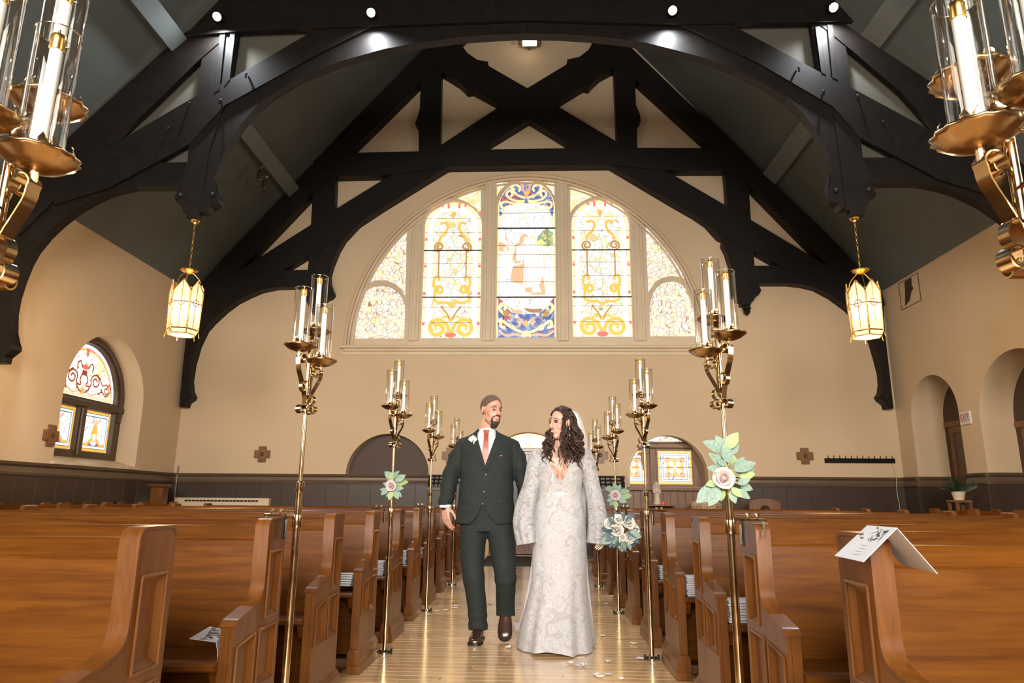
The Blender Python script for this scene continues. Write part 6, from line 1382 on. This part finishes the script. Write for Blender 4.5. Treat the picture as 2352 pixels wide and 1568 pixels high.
def put_leaf(parent, base, d, s, me, roll=0.0):
    d = Vector(d).normalized(); up = Vector((0,-1,0.25)); x = d.cross(up).normalized(); z = x.cross(d); m = Matrix((x, d, z)).transposed() @ Matrix.Rotation(roll, 3, 'Y')
    return inst('leaf', me, parent, base, m.to_euler(), (s, s, s))
def spray(name, label, Y, rosepx, leaves, rs, pole, pick):
    """rose spray tied to a candle pole; leaves are given as base and tip pixels in the photograph at the pole's depth"""
    c = at_y(rosepx[0], rosepx[1], Y-0.035); t = thing(name, label, 'flowers', c, 'rose sprays on the candle poles')
    rose(t, (0,-0.01,0), (-0.1,-1,0.12), rs, RP)
    for i, (b0, b1) in enumerate(leaves):
        p0 = at_y(b0[0], b0[1], Y-0.02 - 0.006*(i % 3)) - c; p1 = at_y(b1[0], b1[1], Y-0.03 - 0.012*(i % 3)) - c; put_leaf(t, p0, p1-p0, (p1-p0).length, (LE, LE, LE2, LE)[(i*7+pick) % 4], R_(random.uniform(-25,25)))
    st = MB()
    for i, (b0, b1) in enumerate(leaves):
        p0 = at_y(b0[0], b0[1], Y-0.02 - 0.006*(i % 3)) - c; q = Vector((0, 0.012, 0)) if i % 2 else Vector((0.0,0.01,0.02)); st.tube([q, (q+p0)/2 + Vector((0,0.006,0)), p0], 0.0022, 5)
    st.build('stems', M['stemgreen'], t, True)
    return t
big = [((1668,1040),(1645,1000)),((1662,1035),(1618,1010)),((1668,1030),(1695,992)),((1670,1040),(1700,1022)),((1665,1070),(1632,1038)),((1668,1065),(1650,1090-30)),((1690,1075),(1683,1040)),((1688,1078),(1712,1050)),((1690,1080),(1735,1058)),((1692,1085),(1735,1078)),((1700,1095),(1735,1100-14)),((1695,1110),(1722,1100)),((1700,1112),(1730,1125)),((1690,1125),(1725,1142)),((1680,1120),(1705,1160-20)),((1650,1112),(1610,1128)),((1645,1118),(1600,1150)),((1650,1120),(1630,1160)),((1660,1122),(1655,1150)),((1678,1128),(1690,1155)),((1655,1080),(1628,1072)),((1700,1100),(1712,1120)),((1648,1108),(1622,1112)),((1676,1062),(1664,1020))]
spray('rose_spray', 'large blush rose with pale eucalyptus leaves tied to the tall candle pole', PR[1][1], (1661,1098), big, 0.036, PR[1], 0)
sm = [((905,1100),(882,1083)),((902,1098),(915,1080)),((908,1105),(930,1090)),((908,1110),(937,1104)),((905,1120),(926,1120)),((892,1122),(874,1135)),((897,1128),(886,1140)),((900,1128),(893,1148)),((906,1126),(914,1145)),((908,1128),(922,1140)),((893,1115),(880,1108)),((900,1105),(898,1085)),((890,1125),(872,1122))]
spray('rose_spray', 'small blush rose spray tied to a candle pole on the groom\'s side', PL[2][1], (898,1115), sm, 0.034, PL[2], 1)
sm2 = [((1415,1130),(1400,1115)),((1412,1128),(1390,1118)),((1418,1128),(1425,1112)),((1422,1132),(1446,1124)),((1425,1138),(1452,1138)),((1420,1145),(1440,1153)),((1412,1148),(1400,1160)),((1410,1145),(1394,1150)),((1414,1150),(1415,1168)),((1408,1135),(1396,1138)),((1424,1140),(1440,1142)),((1416,1125),(1410,1108))]
spray('rose_spray', 'small blush rose spray on the candle pole above the bride\'s bouquet', PR[3][1], (1413,1137), sm2, 0.042, PR[3], 2)
# bouquet
BQ = Vector((0.612, 4.985, 0.815)); bq = thing('bouquet', 'bridal bouquet of ivory roses with dusty blue greenery held at her side', 'bouquet', BQ)
random.seed(5)
for (x, z, r) in ((-0.085,0.045,0.034),(-0.02,0.075,0.030),(-0.035,0.005,0.040),(0.045,0.055,0.040),(0.085,0.005,0.034),(0.055,-0.045,0.036),(-0.10,-0.015,0.026),(0.0,-0.045,0.024)):
    ax = Vector((x*3, -1, z*3+0.2)); rose(bq, (x, -0.075 + 0.35*abs(x), z), ax, r, RW)
for k in range(64):
    a = random.uniform(0, 2*PI); low = random.random() < 0.6
    if low: a = random.uniform(PI*1.02, PI*2.05)
    r0 = random.uniform(0.03,0.09); r1 = random.uniform(0.12,0.165); p0 = Vector((r0*math.cos(a), -0.035 - random.uniform(0,0.04), r0*math.sin(a))); p1 = Vector((r1*math.cos(a), -0.03 + random.uniform(-0.06,0.04), r1*math.sin(a)*0.95)); put_leaf(bq, p0, p1-p0, (p1-p0).length*1.05, LD if random.random() < 0.82 else LE, random.uniform(-0.6,0.6))
fb = MB()
for k in range(40):
    a = random.uniform(0, 2*PI); r = random.uniform(0.05,0.12); fb.sphere((r*math.cos(a), -0.085+0.3*r-0.02*random.random(), r*math.sin(a)), random.uniform(0.003,0.006), 6, 4)
fb.build('filler_buds', M['creamfl'], bq, True)['kind'] = 'stuff'
hd = Vector((0.50, 5.015, 0.735)) - BQ; stp = MB()
for k in range(9): o_ = Vector((0.010*math.cos(k*0.7), 0.008*math.sin(k*1.3), 0.008*math.sin(k*0.7))); stp.tube([Vector((0,-0.02,-0.02)), hd*0.6 + o_*0.6, hd + o_, hd*1.35 + o_*2.2 + Vector((-0.01,0,-0.01))], 0.0038, 5)
stp.build('stems', M['stemg'], bq, True); MB().tube([hd*0.72, hd*1.02], 0.019, 10).build('pink_ribbon', solid('pink_ribbon_satin', (0.62,0.18,0.17), 0.4), bq, True)
# ================================================================ SMALL THINGS
def text_mesh(body, size, depth=0.0, shear=0.0):
    c = bpy.data.curves.new('lettering', 'FONT'); c.body = body; c.size = size; c.extrude = depth; c.align_x = 'CENTER'; c.align_y = 'CENTER'; c.shear = shear; c.resolution_u = 3
    o = bpy.data.objects.new('lettering', c); TS.collection.objects.link(o); me = bpy.data.meshes.new_from_object(o.evaluated_get(tdg())); bpy.data.objects.remove(o); return me
def place_text(me, mat, parent, origin, ux, uy, name='lettering'):
    ux, uy = Vector(ux).normalized(), Vector(uy).normalized(); uz = ux.cross(uy); m = Matrix((ux, uy, uz)).transposed().to_4x4(); m.translation = Vector(origin); me.materials.append(mat)
    o = bpy.data.objects.new(name, me); COL.objects.link(o); o.parent = parent; o.matrix_local = m; return o
# wooden cross plaques
M['oakplaque'] = wood('plaque_wood', (0.13, 0.055, 0.018), (0.22, 0.10, 0.035), (5, 5, 5), 0.45, 0.15)
def plus(w, h, a): return [(-a,-h),(a,-h),(a,-a*1.0),(w,-a*1.0),(w,a*1.0),(a,a*1.0),(a,h),(-a,h),(-a,a),(-w,a),(-w,-a),(-a,-a)]
def cross(label, c, plane):
    t = thing('cross_plaque', label, 'cross', c, 'wooden wall crosses'); pl = plus(0.155, 0.155, 0.075)
    f = (lambda x, z, d: Vector((x, -d, z))) if plane == 'y' else (lambda x, z, d: Vector((d, x, z)))
    MB().prism([f(x, z, 0.03) for x, z in pl], f(0, 0, -0.03), 0.003).build('board', M['oakplaque'], t)
    MB().prism([f(x*0.8, z*0.8, 0.042) for x, z in plus(0.155, 0.155, 0.085)], f(0, 0, -0.012), 0.003).build('raised_cross', M['oakplaque'], t)
    b = MB()
    for k in range(5): a = 2*PI*k/5 + 0.4; b.sphere(f(0.025*math.cos(a), 0.03*math.sin(a), 0.043), 0.018, 8, 5)
    b.build('carving', M['pewend'], t, True)
for px, py, lab in ((603,1043,'carved wooden cross plaque on the wall left of the dark blind arch'),(1848,1047,'carved wooden cross plaque beside the coat hook rail'),(1378,1045,'carved wooden cross plaque behind the bride\'s veil side candles'),(1034,1046,'carved wooden cross plaque peeping out behind the groom\'s shoulder')):
    cross(lab, at_y(px, py, YB), 'y')
cross('carved wooden cross plaque beside the arched stained glass side window', at_x(115, 1000, XL), 'x')
# coat hook rail
t = thing('coat_rail', 'black rail of coat hooks on the plaster wall', 'coat rail', (6.21, YB, 1.785)); MB().box(-0.66, 0.66, -0.025, 0, -0.045, 0.045, 0.004).build('rail_board', M['iron'], t)
for k in range(12):
    x = -0.60 + 1.2*k/11; MB().tube([(x,-0.02,0.02),(x,-0.045,0.03),(x,-0.05,0.07),(x,-0.035,0.085),(x+0.008,-0.03,0.095)], 0.006, 6).build('hook', M['iron'], t, True)
tag(MB().tube(smooth_pts([(6.80,YB-0.05,1.74),(6.83,YB-0.06,1.5),(6.80,YB-0.09,1.2),(6.84,YB-0.05,0.9),(6.86,YB-0.04,0.5)], 5), 0.005, 5).build('hanging_cord', M['cream'], None, True), 'thin pale cord hanging from the coat hook rail', 'cord')
# exit sign
t = thing('exit_sign', 'white exit sign with red letters between the door arches', 'sign', (XR, 11.265, 2.355)); MB().box(-0.03, 0.0, -0.135, 0.135, -0.105, 0.105, 0.004).build('plate', M['white'], t)
place_text(text_mesh('EXIT', 0.135, 0.001), solid('red_letters', (0.45,0.03,0.02), 0.4), t, (-0.032, 0, 0), (0,-1,0), (0,0,1)).scale = (0.85, 1.25, 1)
# access panel with dark stain high on the right wall
t = thing('wall_panel', 'outlined panel with a dark brown flaked patch high on the wall under the eaves', 'panel', (XR, 12.40, 4.84))
MB().box(-0.006, 0, -0.33, 0.33, -0.26, 0.26).build('sheet', M['plaster'], t); b = MB()
for p, q in (((-0.33,-0.26),(0.33,-0.26)),((-0.33,0.26),(0.33,0.26)),((-0.33,-0.26),(-0.33,0.26)),((0.33,-0.26),(0.33,0.26))): b.tube([(-0.006,p[0],p[1]),(-0.006,q[0],q[1])], 0.007, 4)
b.build('edge_line', M['wains'], t)
pt = [(0.20,-0.22),(0.02,-0.16),(-0.06,-0.02),(-0.14,0.02),(-0.10,0.10),(-0.12,0.24),(0.12,0.24),(0.14,0.05),(0.16,-0.05)]
MB().prism([(-0.010, y, z) for y, z in pt], (0.004,0,0)).build('flaked_patch', M['niche'], t)
# radiator cover
t = thing('radiator', 'long white slotted radiator cover below the chair rail', 'radiator', (-5.98, YB-0.16, 0)); MB().box(-0.92, 0.92, -0.0, 0.13, 0.08, 1.01, 0.01).build('casing', M['cream'], t)
sm_ = MB().box(-0.03, 0.03, -0.006, 0.004, -0.016, 0.016).mesh('slot'); sm_.materials.append(M['black'])
for k in range(20): inst('slot', sm_, t, (-0.68 + 0.072*k, -0.0, 0.955))
for k in range(20): inst('slot', sm_, t, (-0.68 + 0.072*k, -0.0, 0.25))
for x in (-0.8, 0.8): MB().box(x-0.05, x+0.05, 0.02, 0.11, 0, 0.085).build('foot', M['cream'], t)
# pedestals by the left wall
def pedestal(loc, lab, h=1.24):
    t = thing('pedestal', lab, 'stand', loc, 'wooden stands by the wall'); MB().box(-0.11, 0.11, -0.11, 0.11, 0, h-0.04, 0.01).build('shaft', M['pewend'], t); MB().box(-0.15, 0.15, -0.15, 0.15, h-0.05, h, 0.012).build('cap', M['pewend'], t); MB().box(-0.14, 0.14, -0.14, 0.14, 0, 0.12, 0.01).build('base', M['pewend'], t)
pedestal((-6.72, 8.02, 0), 'square wooden stand under the arched side window'); pedestal((-6.72, 12.35, 0), 'square wooden stand in the corner beside the radiator')
# potted fern
t = thing('potted_plant', 'leafy potted plant in a white pot on a dark stand between the door arches', 'plant', (6.62, 11.12, 0)); MB().box(-0.13, 0.13, -0.13, 0.13, 1.02, 1.06, 0.008).build('stand_top', M['midwood'], t)
for x in (-0.1, 0.1):
    for y in (-0.1, 0.1): MB().box(x-0.02, x+0.02, y-0.02, y+0.02, 0, 1.03).build('leg', M['midwood'], t)
MB().lathe([(0.07,1.06),(0.10,1.18),(0.105,1.19),(0.09,1.19),(0.085,1.16),(0.0,1.16)], 16).build('pot', M['cream'], t, True)
M['fern'] = mottled('dark_fern', (0.012, 0.022, 0.010), (0.03, 0.05, 0.02), 10, 0.6); fl_ = leaf_shape(M['fern'], 1.0, 0.07); random.seed(9)
for k in range(30):
    a = random.uniform(0, 2*PI); e = random.uniform(0.35, 1.3); d = Vector((math.cos(a)*math.cos(e), math.sin(a)*math.cos(e), math.sin(e))); put_leaf(t, (0,0,1.16), d, random.uniform(0.22,0.36), fl_)
# statue on a shelf under the small window
t = thing('statue', 'small pale robed statue with folded hands on a shelf below the small window', 'statue', (2.30, YB-0.24, 0.945)); M['stonec'] = mottled('cream_plaster_statue', (0.50,0.42,0.32), (0.60,0.52,0.42), 12, 0.6)
b = MB(); b.lathe([(0.075,0.0),(0.08,0.02),(0.065,0.05),(0.06,0.15),(0.072,0.24),(0.066,0.29),(0.035,0.325),(0.022,0.335),(0.0,0.34)], 20, rad=lambda a, i: 1 + 0.05*math.cos(6*a)); b.sphere((0,-0.005,0.37), (0.033,0.036,0.042), 14, 10); limb(b, [(-0.06,0,0.28),(-0.055,-0.05,0.22),(0,-0.075,0.25)], [0.022,0.02,0.014], 8); limb(b, [(0.06,0,0.28),(0.055,-0.05,0.22),(0,-0.075,0.25)], [0.022,0.02,0.014], 8); limb(b, [(0,0.01,0.40),(-0.045,0.015,0.33),(-0.06,0.01,0.22)], [0.03,0.024,0.016], 8); limb(b, [(0,0.01,0.40),(0.045,0.015,0.33),(0.06,0.01,0.22)], [0.03,0.024,0.016], 8)
obj_from(remesh(b, 0.006, 2, 'figure'), 'figure', M['stonec'], t)
t = thing('wall_shelf', 'small wooden shelf carrying the robed statue', 'shelf', (2.38, YB-0.045, 0.925)); MB().box(-0.26, 0.26, -0.34, 0, -0.005, 0.018, 0.004).build('board', M['midwood'], t); MB().prism([(-0.02,0,-0.005),(-0.02,-0.25,-0.005),(-0.02,0,-0.25)], (0.04,0,0)).build('bracket', M['midwood'], t)
tag(MB().lathe([(0.028,0.0),(0.032,0.05),(0.030,0.055),(0.0,0.05)], 12, (2.40, YB-0.30, 0.945)).build('votive_glass', emis('red_votive', (0.5,0.04,0.02), 0.4), None, True), 'small red votive glass at the statue\'s feet', 'candle')
# carved angel on the window mullion
t = thing('carved_angel', 'carved gilded wooden angel fixed to the small window\'s mullion', 'carving', (2.14, Y3-0.2, 1.80)); M['giltwood'] = mottled('gilt_wood', (0.45,0.20,0.05), (0.60,0.30,0.09), 20, 0.45); b = MB()
limb(b, [(0,0,0.10),(0.0,-0.02,0.0),(0.02,0,-0.14),(0.0,0.01,-0.19)], [0.03,0.042,0.03,0.012], 10); b.sphere((-0.005,-0.02,0.135), (0.028,0.03,0.034), 10, 8); limb(b, [(0,0.01,0.06),(0.07,0.02,0.14),(0.13,0.03,0.15)], [0.022,0.03,0.012], 8); limb(b, [(0,0.01,0.06),(-0.05,0.02,0.12),(-0.08,0.03,0.10)], [0.02,0.026,0.012], 8); limb(b, [(0.02,-0.02,0.05),(0.05,-0.05,-0.02)], [0.014,0.010], 8)
obj_from(remesh(b, 0.006, 2, 'figure'), 'figure', M['giltwood'], t); MB().box(-0.02, 0.02, 0.02, 0.14, -0.05, 0.03).build('bracket', M['midwood'], t)
# font
t = thing('baptismal_font', 'octagonal carved stone font with lettering around its rim', 'font', (3.05, 12.6, 0)); M['stone'] = mottled('sandy_stone', (0.40,0.28,0.17), (0.52,0.38,0.25), 9, 0.75, 0.2, 60)
def octo(r, z): return [Vector((r*math.cos(R_(22.5+45*k)), r*math.sin(R_(22.5+45*k)), z)) for k in range(8)]
MB().loft([octo(0.30,0), octo(0.30,0.10), octo(0.24,0.14), octo(0.15,0.20), octo(0.14,0.62), octo(0.22,0.72), octo(0.29,0.78), octo(0.29,0.955), octo(0.27,0.965)]).build('bowl', M['stone'], t)
MB().loft([octo(0.285,0.965), octo(0.285,0.975), octo(0.22,1.02), octo(0.05,1.035)]).build('cover', M['stone'], t)
M['stonedark'] = mottled('recess_shade_stone', (0.22,0.14,0.08), (0.28,0.18,0.11), 20, 0.8)  # flat panels on the font; recess shade is put into this darker stone
for k in range(8):
    a = R_(45*k); n_ = Vector((math.cos(a), math.sin(a), 0)); u = Vector((-math.sin(a), math.cos(a), 0)); c = n_*0.268
    MB().prism([c + u*-0.10 + Vector((0,0,0.81)), c + u*0.10 + Vector((0,0,0.81)), c + u*0.10 + Vector((0,0,0.935)), c + u*-0.10 + Vector((0,0,0.935))], n_*0.002).build('shade_panel', M['stonedark'], t)
place_text(text_mesh('ONE', 0.10, 0.003), M['stone'], t, Vector((0.0,-0.272,0.872)), (1,0,0), (0,0,1)).scale = (0.95, 1.1, 1)
for a, tx in ((-135,'GO'),(-45,'LO')):
    n_ = Vector((math.cos(R_(a)), math.sin(R_(a)), 0)); u = Vector((-math.sin(R_(a)), math.cos(R_(a)), 0)); place_text(text_mesh(tx, 0.10, 0.003), M['stone'], t, n_*0.272 + Vector((0,0,0.872)), u, (0,0,1))
MB().tube([(-0.09,-0.02,1.04),(0.0,-0.03,1.05)], 0.008, 6).build('ring', M['iron'], t, True)
# carved armchair by the font
t = thing('carved_chair', 'carved wooden armchair back with a round cut-out beside the stone font', 'chair', (4.15, 12.75, 0)); b = MB().plate([(-0.26,0.5),(0.26,0.5),(0.26,1.02),(0.12,1.06),(0.0,1.07),(-0.12,1.06),(-0.26,1.02)], [disc(0, 0.86, 0.09, None, 14)], lambda u, v, d: Vector((u, d, v)), 0.0, 0.05); b.build('backrest', M['midwood'], t)
MB().box(-0.28, 0.28, -0.45, 0.03, 0.42, 0.47, 0.01).build('seat', M['midwood'], t)
for x in (-0.25, 0.25):
    for y in (-0.42, 0.02): MB().box(x-0.03, x+0.03, y-0.03, y+0.03, 0, 0.66 if y < 0 else 1.0, 0.006).build('leg', M['midwood'], t)
    MB().box(x-0.035, x+0.035, -0.46, 0.03, 0.64, 0.68, 0.01).build('armrest', M['midwood'], t)
# slatted racks beside the door
def rack(x0, x1, lab):
    t = thing('pamphlet_rack', lab, 'rack', ((x0+x1)/2, YB-0.08, 0)); w_ = (x1-x0)/2
    MB().box(-w_, w_, -0.22, 0.0, 0.0, 1.22, 0.006).build('cabinet', M['wains'], t); MB().prism([(-w_,-0.24,1.22),(-w_,-0.24,1.25),(-w_,-0.06,1.46),(-w_,0,1.46),(-w_,0,1.22)], (2*w_,0,0)).build('sloped_top', M['black'], t)
    for k in range(5):
        for j in range(3): f = (j+0.5)/3; MB().box(-w_+0.04+k*(2*w_-0.08)/5, -w_+0.02+(k+1)*(2*w_-0.08)/5, -0.245+0.18*f-0.02, -0.245+0.18*f+0.0, 1.26+0.21*f-0.045, 1.26+0.21*f, 0.004).build('slat', M['wains'], t)
    MB().box(-w_-0.02, w_+0.02, -0.25, 0.01, 1.18, 1.22, 0.006).build('ledge', M['rail'], t)
rack(-2.0, -1.5, 'dark slatted rack beside the blind arch, behind the groom'); rack(1.12, 1.70, 'dark slatted rack beside the small window, behind the bride')
# door mat
tag(MB().box(-0.85, 0.65, 11.25, 13.0, 0.0, 0.012, 0.004).build('door_mat', mottled('charcoal_mat', (0.02,0.019,0.02), (0.05,0.047,0.048), 60, 0.9)), 'charcoal mat on the floor before the entrance door', 'mat')
# petals on the aisle floor
M['petal'] = solid('white_silk_petal', (0.66, 0.62, 0.60), 0.6); pmesh = []
for v in range(3):
    b = MB(); rows = []
    for j in range(5):
        tt = j/4; w_ = 0.026*math.sin(PI*(0.12+0.80*tt))**0.7; rows.append([Vector((-0.03+0.06*tt, w_*q, 0.003 + 0.007*q*q + 0.006*(tt-0.5)**2*4 + 0.003*math.sin(v*2+q*3))) for q in (-1,-0.5,0,0.5,1)])
    b.loft(rows, False, (False, False)); m_ = b.mesh('petal'); m_.materials.append(M['petal']); m_.shade_smooth(); pmesh.append(m_)
random.seed(21)
PT = [(1310,1525),(1326,1531),(1341,1530),(1370,1552),(1396,1550),(1378,1557),(1425,1561),(1385,1461),(1397,1521),(1048,1393),(1025,1403),(1046,1398),(1003,1405),(985,1413),(1168,1489),(1125,1387),(1400,1355),(1356,1306),(1359,1313),(1190,1312),(1116,1281),(1063,1305),(1470,1515),(1404,1371),(1392,1388),(1023,1354),(1350,1335),(1070,1330),(1395,1340),(1455,1480)]
def rx_near(p):
    if p.x < -0.75: return 'white silk petal on the boards by the groom\'s side pews'
    if p.x > 0.45 and p.y > 6: return 'white silk petal on the boards by the bride\'s side pews'
    if p.y > 7: return 'white silk petal on the aisle boards behind the couple'
    if p.x < 0.1: return 'white silk petal lying by the groom\'s lifted shoe'
    return 'white silk petal on the boards in front of the bride\'s hem'
for k, (x, y) in enumerate(PT):
    p = at_z(x, y, 0.0); o = bpy.data.objects.new('petal', pmesh[k % 3]); COL.objects.link(o); o.location = (p.x, p.y, 0.001); o.rotation_euler = (0, 0, random.uniform(0, 6)); s = random.uniform(0.75, 1.05); o.scale = (s, s, s)
    tag(o, rx_near(p), 'petal', 'white petals on the aisle')
# spotlight cans on the purlin
for k, (px, py, lab) in enumerate(((597,400,'upper brass spotlight can hanging from the roof purlin'),(608,422,'lower brass spotlight can hanging from the roof purlin'))):
    p = at_y(px, py, 11.6 + 0.3*k); t = thing('spotlight_can', lab, 'spotlight', p); M.setdefault('can', brass('bronze_can', (0.35,0.27,0.18), 0.35))
    b = MB().lathe([(0.045,-0.13),(0.055,-0.12),(0.055,0.0),(0.045,0.06),(0.02,0.10),(0.0,0.10)], 14, rad=None); b.build('can', M['can'], t, True); MB().lathe([(0.0,-0.128),(0.043,-0.128)], 12).build('lens', M['black'], t)
    MB().tube([(0,0,0.09),(0.02,0,0.14),(0.06,0,0.17)], 0.012, 6).build('arm', M['can'], t, True)
# printed programmes
M['ink'] = solid('black_print', (0.02,0.02,0.022), 0.7); M['sageprint'] = solid('sage_print', (0.16,0.19,0.09), 0.7); M['greyprint'] = solid('grey_print', (0.25,0.25,0.27), 0.7); M['card'] = solid('white_card_stock', (0.58,0.58,0.61), 0.6)
def card_panel(t, q, mat, name):
    q = [Vector(p) for p in q]; n_ = (q[1]-q[0]).cross(q[3]-q[0]).normalized(); return MB().prism(q, n_*-0.0016).build(name, mat, t), n_
def print_leaf(t, q, u, v, a, l, w_, mat, nrm):
    q = [Vector(p) for p in q]; P = lambda s, r: q[0] + (q[1]-q[0])*s + (q[3]-q[0])*r; ex = (q[1]-q[0]).normalized(); ey = nrm.cross(ex); c = P(u, v) + nrm*0.0008; d = ex*math.cos(a) + ey*math.sin(a); e = nrm.cross(d)
    MB().add([c, c + d*l*0.35 + e*w_, c + d*l, c + d*l*0.35 - e*w_], [(0,1,2,3)]).build('print', mat, t)
pr_ = thing('programme', 'folded white wedding programme hung like a tent over a pew end post', 'paper', (XPR+0.025, 1.83, 0.95)); O_ = Vector(pr_.location)
rf, rn = Vector((0.885,1.905,0.960)) - O_, Vector((0.885,1.752,0.960)) - O_; lf_, ln_ = Vector((0.792,1.905,0.882)) - O_, Vector((0.792,1.745,0.880)) - O_; ff_, fn_ = Vector((0.965,1.905,0.862)) - O_, Vector((0.965,1.745,0.855)) - O_
q1 = [rn, rf, lf_, ln_]; p1, n1 = card_panel(pr_, q1, M['card'], 'front_leaf'); q2 = [rf, rn, fn_, ff_]; p2, n2 = card_panel(pr_, q2, M['card'], 'back_leaf')
random.seed(4)
for k in range(26):
    print_leaf(p1, q1, random.uniform(0.12,0.9), random.uniform(0.06,0.45), random.uniform(0,6.3), random.uniform(0.012,0.026), random.uniform(0.002,0.005), (M['sageprint'], M['ink'], M['greyprint'])[k % 3], n1)
for k in range(4): print_leaf(p1, q1, 0.25, 0.58+0.09*k, 0.02, 0.07, 0.0012, M['greyprint'], n1)
pl_ = thing('programme', 'folded white printed programme propped on a pew seat beside its end', 'paper', at_y(497, 1474, 2.66)); O_ = Vector(pl_.location)
a_, b_, c_, d_ = [at_y(x, y, Y_) - O_ for x, y, Y_ in ((497,1474,2.66),(518,1444,2.80),(482,1438,2.84),(434,1466,2.69))]
q1 = [a_, b_, c_, d_]; p1, n1 = card_panel(pl_, q1, M['card'], 'front_leaf')
if n1.z < 0: n1 = -n1
e_, f_ = at_y(504,1536,2.605) - O_, at_y(516,1528,2.72) - O_; q2 = [b_, a_, e_, f_]; p2, n2 = card_panel(pl_, q2, M['card'], 'back_leaf')
if n2.y > 0: n2 = -n2
for k in range(20): print_leaf(p1, q1, random.uniform(0.3,0.95), random.uniform(0.05,0.4), random.uniform(0,6.3), random.uniform(0.014,0.03), random.uniform(0.002,0.005), (M['sageprint'], M['ink'], M['greyprint'])[k % 3], n1)
for k in range(9): print_leaf(p2, q2, random.uniform(0.1,0.5), random.uniform(0.05,0.5), random.uniform(0,6.3), 0.02, 0.004, (M['sageprint'], M['greyprint'])[k % 2], n2)
ux = (b_ - a_).normalized(); cx_ = (a_+b_)*0.5*0.45 + (c_+d_)*0.5*0.55; uy = n1.cross(ux); place_text(text_mesh('Program', 0.042, 0.0, 0.25), M['ink'], p1, cx_ + n1*0.001, ux, uy)
bpy.data.scenes.remove(TS)
